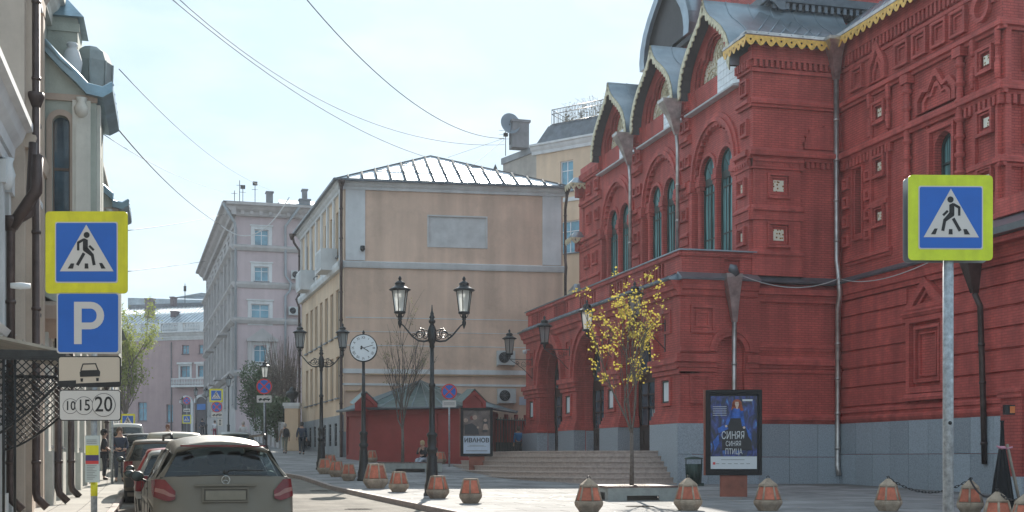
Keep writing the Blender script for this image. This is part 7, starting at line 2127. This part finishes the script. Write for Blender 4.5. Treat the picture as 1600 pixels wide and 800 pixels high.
# loose cable along the theatre wall
def bez(name, label, cat, P0, P1, P2, r, m, n=28):
    mb = MB(); a, b_, c = Vector(P0), Vector(P1), Vector(P2)
    mb.tube([a * (1 - t) ** 2 + b_ * 2 * t * (1 - t) + c * t * t for t in [k / n for k in range(n + 1)]], r, 5)
    o_ = mb.build(name, m, None, org=P0); tag(o_, label, cat); return o_
WC = mat('white_cable', (.55, .55, .55), .6); WK = mat('black_wire', (.05, .055, .065), .7)
bez('wall_cable', 'white cable sagging along the side wall below the ledge', 'cable', (19.5, 42.35, 8.25), (21.8, 42.4, 7.35), (23.7, 42.4, 8.2), .018, WC)
bez('wall_cable', 'pale cable slung along the street wing from the corner pipe', 'cable', (23.7, 42.3, 8.15), (23.3, 39, 7.3), (23.2, 34.5, 8.0), .016, WC)
def wp(px, py, D): x, y = W(px, D); return (x, y, Zp(py, D))
for (lab, a, b_, c, r) in (
    ('thick dark overhead wire running from the top to the roof with the dish', (470, -12, 48), (660, 218, 66), (788, 216, 92), .022),
    ('upper of two overhead wires swinging from top left to the rooftop mast', (268, -12, 42), (540, 238, 62), (788, 226, 92), .016),
    ('overhead wire ending on the ridge of the shiny hipped roof', (256, -12, 42), (500, 195, 58), (668, 246, 74), .017),
    ('wire from the nearest left bay down to the corner of the mauve roof', (163, 175, 34), (262, 300, 70), (345, 352, 118), .022),
    ('white cable looping across the top floor of the mauve block', (345, 352, 118), (400, 400, 119.5), (452, 308, 119), .05),
    ('faint wire crossing the sky from the bay roof to the mauve block', (186, 108, 33), (330, 262, 80), (430, 300, 118), .012),
    ('faint lower wire from the left bay to the mauve roof edge', (162, 210, 34), (260, 275, 80), (350, 300, 118), .011),
    ('nearly level wire between the left house and mauve block', (200, 360, 60), (290, 350, 90), (350, 335, 120), .018),
    ('lowest level wire joining the left house and mauve block', (200, 424, 60), (270, 416, 90), (322, 408, 125), .018),
    ('wire fanning left from the rooftop mast', (700, 246, 74), (740, 232, 84), (788, 216, 92), .013),
    ('short wire dropping from the rooftop mast to the peach roof', (735, 262, 75), (762, 240, 84), (788, 218, 92), .013)):
    bez('overhead_wire', lab, 'wire', wp(*a), wp(*b_), wp(*c), r, WC if 'white' in lab else WK)
# --- covers in the ground
for (px, D, lab) in ((560, 31, 'round iron manhole cover in the road near the kerb'), (1000, 30, 'round iron manhole cover in the paving before the tree bench'), (500, 42, 'farther manhole cover in the road beside the clock')):
    x, y = W(px, D); r = thing('manhole_cover', lab, 'manhole cover', (x, y, g(y) + (.004 if px == 1000 else -.127)), 0); r.rotation_euler = (slope(y), 0, 0)
    mb = MB(); mb.lathe([(.34, -.02), (.34, .004), (.31, .006), (.30, .003), (.02, .003)], n=24); mb.build('rim', mat('rusty_dull_iron', (.07, .06, .05), .9, spec=.15), r)
    mb = MB()
    for a in range(-2, 3):
        for b__ in range(-2, 3): mb.box(a * .1 - .035, a * .1 + .035, b__ * .1 - .035, b__ * .1 + .035, .003, .008)
    mb.build('cover_studs', mat('rusty_dull_iron', (.07, .06, .05)), r)['kind'] = 'stuff'
# ------------------------------------------------------------------ people
def cloth(n, c, var=.15): return mat(n, c, .85, var=var, vscale=6, bump=.2, bscale=30)
SKIN = mat('skin', (.45, .27, .20), .55, var=.05)
def skin_obj(name, V, E_, rad, m, parent, root=0, sub=1):
    me = bpy.data.meshes.new(name); me.from_pydata([tuple(v) for v in V], E_, []); me.materials.append(m)
    ob = bpy.data.objects.new(name, me); sc.collection.objects.link(ob); ob.parent = parent
    md = ob.modifiers.new('skin', 'SKIN'); md.use_smooth_shade = True
    if not me.skin_vertices: 
        bm = bmesh.new(); bm.from_mesh(me); bm.verts.layers.skin.verify(); bm.to_mesh(me); bm.free()
    sv = me.skin_vertices[0].data
    for i, r in enumerate(rad): sv[i].radius = (r, r) if not isinstance(r, tuple) else r; sv[i].use_root = (i == root)
    s = ob.modifiers.new('sub', 'SUBSURF'); s.levels = sub; s.render_levels = sub
    return ob
def person(label, loc, rot, top, legs, hairc, pose=None, h=1.76, long_coat=False, short=False, bag=None, cap=None, shoes=(.03, .025, .02), group=None):
    p = dict(pel=(0, 0, .95), sp=(0, 0, 1.14), ch=(0, 0, 1.36), nk=(0, 0, 1.50), hd=(0, -.01, 1.63), ht=(0, 0, 1.72),
             shL=(-.18, 0, 1.42), elL=(-.23, .02, 1.14), wrL=(-.24, -.05, .90), haL=(-.24, -.07, .82),
             shR=(.18, 0, 1.42), elR=(.23, .02, 1.14), wrR=(.24, -.05, .90), haR=(.24, -.07, .82),
             hiL=(-.10, 0, .90), knL=(-.11, -.02, .50), anL=(-.11, .02, .09), toL=(-.12, -.13, .04),
             hiR=(.10, 0, .90), knR=(.11, -.02, .50), anR=(.11, .02, .09), toR=(.12, -.13, .04))
    if pose: p.update(pose)
    k = h / 1.76
    p = {a: Vector(b_) * k for a, b_ in p.items()}
    r = thing('person', label, 'person', loc, rot, group)
    names = list(p.keys()); V = [p[n_] for n_ in names]; ix = {n_: i for i, n_ in enumerate(names)}
    R_ = dict(pel=.12, sp=.115, ch=.135, nk=.055, hd=.088, ht=.075, shL=.06, elL=.042, wrL=.03, haL=.036, shR=.06, elR=.042, wrR=.03, haR=.036, hiL=.085, knL=.06, anL=.04, toL=.035, hiR=.085, knR=.06, anR=.04, toR=.035)
    E_ = [(ix[a], ix[b_]) for a, b_ in (('pel', 'sp'), ('sp', 'ch'), ('ch', 'nk'), ('nk', 'hd'), ('hd', 'ht'), ('ch', 'shL'), ('shL', 'elL'), ('elL', 'wrL'), ('wrL', 'haL'), ('ch', 'shR'), ('shR', 'elR'), ('elR', 'wrR'), ('wrR', 'haR'),
        ('pel', 'hiL'), ('hiL', 'knL'), ('knL', 'anL'), ('anL', 'toL'), ('pel', 'hiR'), ('hiR', 'knR'), ('knR', 'anR'), ('anR', 'toR'))]
    rad = [R_[n_] * k for n_ in names]
    # nose and fingers as short branches
    f = (Vector((0, -1, 0)))
    V.append(p['hd'] + f * .105 * k + Vector((0, 0, -.01))); rad.append(.016); E_.append((ix['hd'], len(V) - 1))
    for s in ('L', 'R'):
        d = (p['ha' + s] - p['wr' + s]).normalized(); sd = d.cross(Vector((0, -1, .2))).normalized()
        for q, (o_, ln) in enumerate(((-.03, .07), (-.01, .085), (.01, .08), (.03, .065))):
            V.append(p['ha' + s] + sd * o_ + d * ln * k); rad.append(.011); E_.append((ix['ha' + s], len(V) - 1))
        V.append(p['ha' + s] + sd * -.055 + d * .01); rad.append(.012); E_.append((ix['ha' + s], len(V) - 1))
    skin_obj('body', V, E_, rad, SKIN, r, 0, 1)
    # upper garment
    seq = ['pel', 'sp', 'ch', 'nk2', 'shL', 'elL', 'wL2', 'shR', 'elR', 'wR2']
    q = dict(p); q['nk2'] = p['ch'].lerp(p['nk'], .55)
    q['wL2'] = p['elL'].lerp(p['wrL'], .85 if not short else .02) + Vector((0, 0, -.001)); q['wR2'] = p['elR'].lerp(p['wrR'], .85 if not short else .02) + Vector((0, 0, -.001))
    if long_coat: q['pel'] = p['pel'] + Vector((0, 0, -.12))
    V2 = [q[a] for a in seq]; e2 = [(0, 1), (1, 2), (2, 3), (2, 4), (4, 5), (5, 6), (2, 7), (7, 8), (8, 9)]
    skin_obj('jacket' if not short else 'shirt', V2, e2, [x * k for x in ((.175 if long_coat else .155), .150, .165, .07, .082, .062, .05, .082, .062, .05)], top, r, 0, 1)
    seq = ['pel', 'hiL', 'knL', 'aL2', 'hiR', 'knR', 'aR2']
    q['aL2'] = p['knL'].lerp(p['anL'], .93); q['aR2'] = p['knR'].lerp(p['anR'], .93); q['pel'] = p['pel']
    skin_obj('trousers', [q[a] for a in seq], [(0, 1), (1, 2), (2, 3), (0, 4), (4, 5), (5, 6)], [x * k for x in (.135, .105, .078, .062, .105, .078, .062)], legs, r, 0, 1)
    SH = mat('shoe_%02d' % int(shoes[0] * 100), shoes, .6)
    for s in ('L', 'R'):
        a, t = p['an' + s], p['to' + s]; skin_obj('shoe', [a + Vector((0, .03, -.03)), a.lerp(t, .5) + Vector((0, 0, -.02)), t], [(0, 1), (1, 2)], [.05, .048, .042], SH, r)
    hd = p['hd'].lerp(p['ht'], .55)
    mb = MB()
    mb.lathe([(.03, -.12), (.085, -.10), (.105, -.02), (.10, .06), (.06, .11), (.01, .125)], (hd.x, hd.y + .028, hd.z + .01), 12)
    mb.build('hair', mat('hair_' + hairc[0], hairc[1], .8, var=.3, vscale=20), r)
    mb = MB()
    for s in (-1, 1): mb.lathe([(.002, -.008), (.010, 0), (.002, .008)], tuple(p['hd'] + Vector((s * .032, -.084, .03))), 6)
    mb.box(p['hd'].x - .025, p['hd'].x + .025, p['hd'].y - .092, p['hd'].y - .08, p['hd'].z - .052, p['hd'].z - .045)
    mb.build('face_features', BLACKP, r)
    mb = MB()
    for s in (-1, 1): mb.lathe([(.005, -.025), (.014, 0), (.005, .025)], tuple(p['hd'] + Vector((s * .092, .0, .0))), 6)
    mb.build('ear', SKIN, r)
    if cap:
        mb = MB(); mb.lathe([(.112, -.01), (.112, .03), (.09, .09), (.02, .115)], (hd.x, hd.y + .01, hd.z + .03), 14); mb.box(hd.x - .07, hd.x + .07, hd.y - .2, hd.y - .09, hd.z + .02, hd.z + .035); mb.build('cap', cap, r)
    return r
def at(px, D, dz=0): x, y = W(px, D); return (x, y, g(y) + dz)
BLK = cloth('black_cloth_jacket', (.018, .018, .022)); NAVY = cloth('navy_cloth', (.025, .035, .06)); DK = cloth('dark_trousers', (.02, .022, .03)); KHA = cloth('taupe_cloth', (.24, .18, .15)); GRYT = cloth('grey_green_trousers', (.22, .22, .18))
person('young man in black T-shirt and cap standing side-on on the left footway', at(163, 45), PI / 2 + R(0), BLK, DK, ('black', (.02, .015, .01)),
       dict(elL=(-.22, -.05, 1.16), wrL=(-.14, -.26, 1.02), haL=(-.12, -.33, 1.0), elR=(.22, -.05, 1.16), wrR=(.12, -.27, 1.0), haR=(.10, -.34, .98)), 1.74, short=True, cap=BLK)
person('stout man in navy jacket facing the camera beside the parked cars', at(187, 44), R(12), NAVY, cloth('blue_grey_trousers', (.04, .05, .07)), ('brown', (.10, .06, .04)),
       dict(elL=(-.25, -.02, 1.15), wrL=(-.12, -.24, 1.08), haL=(-.06, -.30, 1.08), elR=(.25, -.02, 1.15), wrR=(.14, -.24, 1.06), haR=(.09, -.31, 1.06)), 1.84)
walk = dict(knL=(-.10, -.12, .52), anL=(-.10, -.10, .10), toL=(-.10, -.26, .06), knR=(.10, .02, .50), anR=(.10, .24, .14), toR=(.10, .12, .05), elL=(-.25, .08, 1.15), wrL=(-.26, .05, .90), haL=(-.26, .04, .82), elR=(.25, -.06, 1.15), wrR=(.27, -.16, .92), haR=(.27, -.19, .85))
w1_ = person('walker in taupe clothes with a black rucksack seen from behind', at(445, 73), PI + R(8), KHA, GRYT, ('greywhite', (.35, .32, .30)), walk, 1.70)
mb = MB(); mb.lathe([(.10, -.26), (.17, -.2), (.18, .0), (.15, .18), (.06, .25)], (0, 0, 0), 10, T=lambda x, y, z: (x - .03, y * .6 + .21, z + 1.2))
o_ = mb.build('rucksack', BLK); o_.matrix_world = Matrix.Translation(Vector(at(445, 73))) @ Matrix.Rotation(PI + R(8), 4, 'Z'); tag(o_, 'black rucksack on the back of the taupe-clothed walker', 'rucksack')
person('man in a long dark suit jacket walking away by the peach house', at(471.5, 71.5), PI - R(4), NAVY, cloth('suit_trousers', (.018, .024, .035)), ('darkgrey', (.06, .05, .05)), walk, 1.80, long_coat=True)
mb = MB(); mb.box(-.22, .22, -.05, .05, -.30, 0); mb.tube([(-.08, 0, 0), (-.06, 0, .08), (.06, 0, .08), (.08, 0, 0)], .012, 5)
o_ = mb.build('briefcase', BLK); _p = at(471.5, 71.5); o_.location = (_p[0] + .30, _p[1] + .1, _p[2] + .80); o_.rotation_euler = (0, 0, PI / 2 - .6); tag(o_, 'dark briefcase in the right hand of the suited walker', 'briefcase')
# seated woman
bx0_, by0_ = W(662, 54.0)
person('fair-haired person in dark jacket and pale jeans sitting on the far plank bench', (bx0_, by0_, g(by0_) - .06), -TH - R(20), BLK, cloth('pale_jeans', (.38, .42, .48)), ('fair', (.42, .30, .16)),
       dict(pel=(0, 0, .56), sp=(0, -.03, .76), ch=(0, -.08, .97), nk=(0, -.13, 1.10), hd=(0, -.17, 1.22), ht=(0, -.16, 1.31), shL=(-.17, -.09, 1.03), shR=(.17, -.09, 1.03), elL=(-.22, -.22, .80), wrL=(-.08, -.34, .90), haL=(-.04, -.33, 1.0),
            elR=(.22, -.2, .80), wrR=(.12, -.38, .74), haR=(.08, -.44, .74), hiL=(-.10, -.02, .54), knL=(-.14, -.44, .56), anL=(-.18, -.50, .14), toL=(-.2, -.66, .09), hiR=(.10, -.02, .54), knR=(.12, -.44, .58), anR=(-.05, -.62, .30), toR=(-.08, -.76, .25)), 1.68)
person('person in a bright blue top in front of the iron gate', at(810, 66.5), PI, cloth('bright_blue_top', (.03, .16, .36)), DK, ('brown', (.10, .06, .04)), None, 1.72)
person('person in a pale violet shirt half hidden by the first porch pier', at(824, 67.5), PI, cloth('pale_violet_shirt', (.42, .42, .58)), DK, ('brown', (.10, .06, .04)), None, 1.75)
person('far person in dark clothes crossing before the pink house', at(316, 140), PI, NAVY, DK, ('black', (.02, .015, .01)), walk, 1.9)
person('far person in white top and dark red trousers near the small crossing sign', at(335.5, 120), PI, cloth('white_top', (.55, .53, .55)), cloth('dark_red_trousers', (.20, .02, .05)), ('brown', (.10, .06, .04)), walk, 1.7)
person('far person in pale top behind the dark green car', at(380, 80), PI, cloth('pale_top', (.48, .48, .50)), DK, ('greywhite', (.35, .32, .30)), walk, 1.75)
person('person with auburn hair standing beyond the parked cars', at(262, 62), 0, cloth('brown_top', (.18, .08, .05)), DK, ('auburn', (.18, .06, .03)), None, 1.70)
# ------------------------------------------------------------------ trees and bushes
def leafmat(n, c, c2): 
    if n in MATS: return MATS[n]
    m = mat(n, c, .6, var=.25, vscale=2.2, col2=c2)
    return m
def tree(name, label, loc, H, trunk_h, spread, seed, nleaf, lm, levels=4, r0=.06, leaf=.06, cat='tree', up=.75, lean=0, start=.35, nl=2):
    rd = random.Random(seed); root = thing(name, label, cat, loc)
    tk = MB(); lv = MB(); tips = []
    def grow(p, d, L, r, lvl, mb):
        n = 4; pts = [p]; q = p; dd = d
        for i in range(n):
            dd = (dd + Vector((rd.gauss(0, .09), rd.gauss(0, .09), rd.gauss(.03, .05)))).normalized(); q = q + dd * (L / n); pts.append(q)
        mb.tube(pts, [r * (1 - .5 * i / n) for i in range(n + 1)], 6 if lvl < 2 else 4, False)
        if lvl >= levels: tips.extend([(pts[-1], lvl), (pts[-2], lvl), (pts[-3], lvl)]); return
        if lvl >= levels - 1: tips.extend([(pts[2], lvl), (pts[3], lvl)])
        for k in range(rd.choice((3, 3, 4)) if lvl > 0 else 5):
            t = rd.uniform(start, 1) if k else 1.0
            b_ = pts[min(n, int(t * n))]
            a = rd.uniform(0, 2 * PI); sp = spread * rd.uniform(.5, 1.1)
            nd = (dd * up + Vector((math.cos(a), math.sin(a), .25)) * sp).normalized()
            grow(b_, nd, L * rd.uniform(.55, .8), r * .55, lvl + 1, mb)
    tr0 = MB(); base = Vector((0, 0, 0)); fork = Vector((lean, 0, trunk_h))
    tr0.tube([base, fork * .5 + Vector((.01, .01, 0)), fork], [r0 * 1.25, r0 * 1.05, r0 * .9], 10); tr0.build('trunk', BARK, root)
    L = (H - trunk_h)
    for k in range(5):
        a = 2 * PI * k / 5 + rd.uniform(-.4, .4); d = Vector((math.cos(a) * spread * .7, math.sin(a) * spread * .7, 1)).normalized() if k else Vector((0, 0, 1))
        b = MB(); grow(fork - Vector((0, 0, .02 * k)), d, L * (.62 if k else .75) * rd.uniform(.8, 1.05), r0 * .6, 1, b); b.build('limb', BARK, root)
    if nleaf:
        cl = [rd.choice(tips)[0] for _ in range(max(60, nleaf // 9))]
        for i in range(nleaf):
            p = rd.choice(cl); c = p + Vector((rd.gauss(0, .07), rd.gauss(0, .07), rd.gauss(-.01, .07))) * (1 if nleaf < 5000 else 3.2)
            a = Vector((rd.uniform(-1, 1), rd.uniform(-1, 1), rd.uniform(-1, 1))).normalized(); b_ = a.orthogonal().normalized(); s = leaf * rd.uniform(.6, 1.3)
            b2 = a.cross(b_) * s * .6
            lv.add([tuple(c), tuple(c + a * s * .5 + b2 * .8), tuple(c + a * s), tuple(c + a * s * .5 - b2 * .8)], [(0, 1, 2, 3)])
        o_ = lv.build('foliage', lm, root); o_['kind'] = 'stuff'
    return root
YL = leafmat('fresh_yellow_leaves', (.38, .17, .04), (.46, .42, .10))
_m = YL.node_tree.nodes['Principled BSDF']; _m.inputs['Transmission Weight'].default_value = 0; _m.inputs['Subsurface Weight'].default_value = 0
def translucent(m, c):
    n, l = m.node_tree.nodes, m.node_tree.links; b = n['Principled BSDF']; out = n['Material Output']
    t = n.new('ShaderNodeBsdfTranslucent'); t.inputs['Color'].default_value = (*c, 1); mx_ = n.new('ShaderNodeMixShader'); mx_.inputs[0].default_value = .45
    l.new(b.outputs[0], mx_.inputs[1]); l.new(t.outputs[0], mx_.inputs[2]); l.new(mx_.outputs[0], out.inputs['Surface'])
translucent(YL, (.50, .42, .08))
tree('young_tree', 'young tree with sparse bright yellow-green leaves in the near bench', (bc[0], bc[1], zb1 + .3), 4.6, 1.5, .46, 31, 1350, YL, 4, .052, .064, up=1.0)
BUD = leafmat('pale_buds', (.20, .18, .11), (.30, .27, .16)); translucent(BUD, (.3, .28, .12))
bx3 = W(629, 53.5)
tree('young_tree', 'slender almost leafless tree rising from the far bench', (bx3[0], bx3[1], zb2 + .3), 4.5, 1.5, .34, 5, 420, BUD, 4, .06, .05, up=1.1)
fl = MB(); rf_ = random.Random(2)
for k in range(260):
    a = rf_.uniform(0, 2 * PI); q = abs(rf_.gauss(0, 2.2)) + .6; fx, fy = bc[0] + q * math.cos(a), bc[1] + q * math.sin(a); z_ = g(fy) + .006; s_ = rf_.uniform(.02, .045); t_ = rf_.uniform(0, PI)
    if fy > 42 or right_kerb(fy) + .3 > fx: continue
    c_, n_ = math.cos(t_) * s_, math.sin(t_) * s_
    fl.add([(fx - c_, fy - n_, z_), (fx + n_ * .6, fy - c_ * .6, z_ + .004), (fx + c_, fy + n_, z_ + .008), (fx - n_ * .6, fy + c_ * .6, z_ + .002)], [(0, 1, 2, 3)])
o = fl.build('fallen_leaves', leafmat('dry_fallen_leaves', (.20, .12, .05), (.34, .24, .09)), None, org=(bc[0], bc[1], zb1)); tag(o, kind='stuff')
GL = leafmat('spring_green_leaves', (.16, .20, .05), (.28, .32, .09)); translucent(GL, (.26, .30, .07))
x, y = W(199, 87)
tree('street_tree', 'pale green tree behind the parking signs on the left', (x, y, g(y)), 6.6, 1.6, .45, 21, 9000, GL, 4, .12, .13, up=.8)
def bush(name, label, c, rx, ry, rz, n, lm, s, seed, twigs=0, cat='bush', dens=None):
    rd = random.Random(seed); root = thing(name, label, cat, c)
    lobes = [(Vector((rd.uniform(-.55, .55) * rx, rd.uniform(-.5, .5) * ry, rd.uniform(-.6, .6) * rz)), rd.uniform(.35, .6)) for _ in range(16)]
    lv = MB()
    for i in range(n):
        lc, lr = rd.choice(lobes); v = Vector((rd.gauss(0, 1), rd.gauss(0, 1), rd.gauss(0, 1))).normalized() * (rd.uniform(.55, 1) ** .5) * lr
        p = lc + Vector((v.x * rx, v.y * ry, v.z * rz)); a = Vector((rd.gauss(0, 1), rd.gauss(0, 1), rd.gauss(0, 1))).normalized(); b_ = a.orthogonal().normalized(); q = s * rd.uniform(.6, 1.3)
        lv.add([tuple(p), tuple(p + a * q * .5 + b_ * q * .35), tuple(p + a * q), tuple(p + a * q * .5 - b_ * q * .35)], [(0, 1, 2, 3)])
    lv.build('foliage', lm, root)['kind'] = 'stuff'
    tw = MB()
    for i in range(max(6, twigs)):
        a = rd.uniform(0, 2 * PI); e_ = Vector((math.cos(a) * rx * rd.uniform(.2, 1), math.sin(a) * ry * rd.uniform(.2, 1), rd.uniform(.2, 1.1) * rz)); b0 = Vector((e_.x * .2, e_.y * .2, -rz))
        tw.tube([b0, b0.lerp(e_, .5) + Vector((rd.uniform(-.2, .2), 0, .2)), e_], [.05, .03, .01], 4, False)
    tw.build('branches', BARK, root)['kind'] = 'stuff'
    return root
DG = leafmat('dark_evergreen', (.045, .075, .03), (.08, .12, .045))
TWG = leafmat('bare_twigs', (.20, .17, .14), (.28, .23, .19))
x, y = W(405, 94); bush('evergreen_bush', 'dense dark green bush rising beside the mauve block', (x, y, 6.1), 2.0, 1.8, 2.5, 9000, DG, .17, 3)
x, y = W(443, 90); bush('bare_shrub', 'tall greyish shrub of bare twigs between the evergreen and peach house', (x, y, 6.3), 1.6, 1.6, 3.6, 2600, TWG, .10, 9, 160)
x, y = W(436, 84); bush('evergreen_bush', 'lower dark bush behind the stone gate pier', (x, y, 4.2), 1.4, 1.2, 1.6, 3500, DG, .14, 6)
# bank with retaining wall and railing
a, b_ = Vector(W(446, 80)), Vector(W(392, 112))
rw = thing('retaining_wall', 'grey stone retaining wall rising up the street beside the bushes', 'wall', (a.x, a.y, 2), world=True)
T, L = FR(b_, a)
mb = MB(); mb.plate([(0, 2), (L, 1.5), (L, g(a.y) + 1.7), (0, g(b_.y) + 2.2)], [], -.5, 0, T)
for k in range(9): mb.box(k * L / 9, k * L / 9 + .3, 1.5, g(a.y) + 1.75 + (1 - k / 9) * 1.1, 0, .12, T)
mb.build('stone_face', MAUVES, rw)
fr_ = thing('slope_railing', 'dark railing climbing along the retaining wall in front of the bushes', 'railing', (a.x, a.y, 3), world=True)
for k in range(48):
    u = L * k / 48; z0 = g(b_.y) + 2.2 + (g(a.y) - g(b_.y) - .5) * u / L
    mb = MB(); mb.tube([T(u, z0, -.2), T(u, z0 + 1.1, -.2)], .03, 4); mb.build('bar', IRON, fr_)
mb = MB()
for dz in (.1, 1.1): mb.tube([T(0, g(b_.y) + 2.2 + dz, -.2), T(L, g(a.y) + 1.7 + dz, -.2)], .05, 5)
mb.build('handrail', IRON, fr_)
x, y = W(457, 79); gp = thing('gate_pier', 'peach plastered gate pier topped by a dark urn at the end of the peach house', 'gate pier', (x, y, g(y)), -TH)
mb = MB(); mb.box(-.42, .42, -.4, .4, 0, 2.75); mb.box(-.48, .48, -.46, .46, 0, .5); mb.build('shaft', YEL, gp)
mb = MB(); mb.box(-.52, .52, -.5, .5, 2.75, 2.95); mb.box(-.46, .46, -.44, .44, 2.6, 2.75); mb.build('cap', WHITEP, gp)
mb = MB(); mb.lathe([(.22, 0), (.14, .1), (.12, .2), (.34, .38), (.42, .6), (.34, .7), (.18, .78), (.2, .86), (.06, 1.0)], (0, 0, 2.95), 14); mb.build('urn', IRON, gp)
# hills of town beyond the street end stay low: a far roofscape mass
# ------------------------------------------------------------------ haze
mb = MB(); mb.box(-960, 960, -75, 1560, -2.5, 34)
hz = mb.build('haze', None); hz['kind'] = 'stuff'
m = bpy.data.materials.new('haze_air'); m.use_nodes = True; n_ = m.node_tree.nodes; n_.remove(n_['Principled BSDF'])
pv = n_.new('ShaderNodeVolumePrincipled'); pv.inputs['Color'].default_value = (.82, .90, 1, 1); pv.inputs['Density'].default_value = .00035; pv.inputs['Anisotropy'].default_value = .35
m.node_tree.links.new(pv.outputs[0], n_['Material Output'].inputs['Volume']); hz.data.materials.append(m)
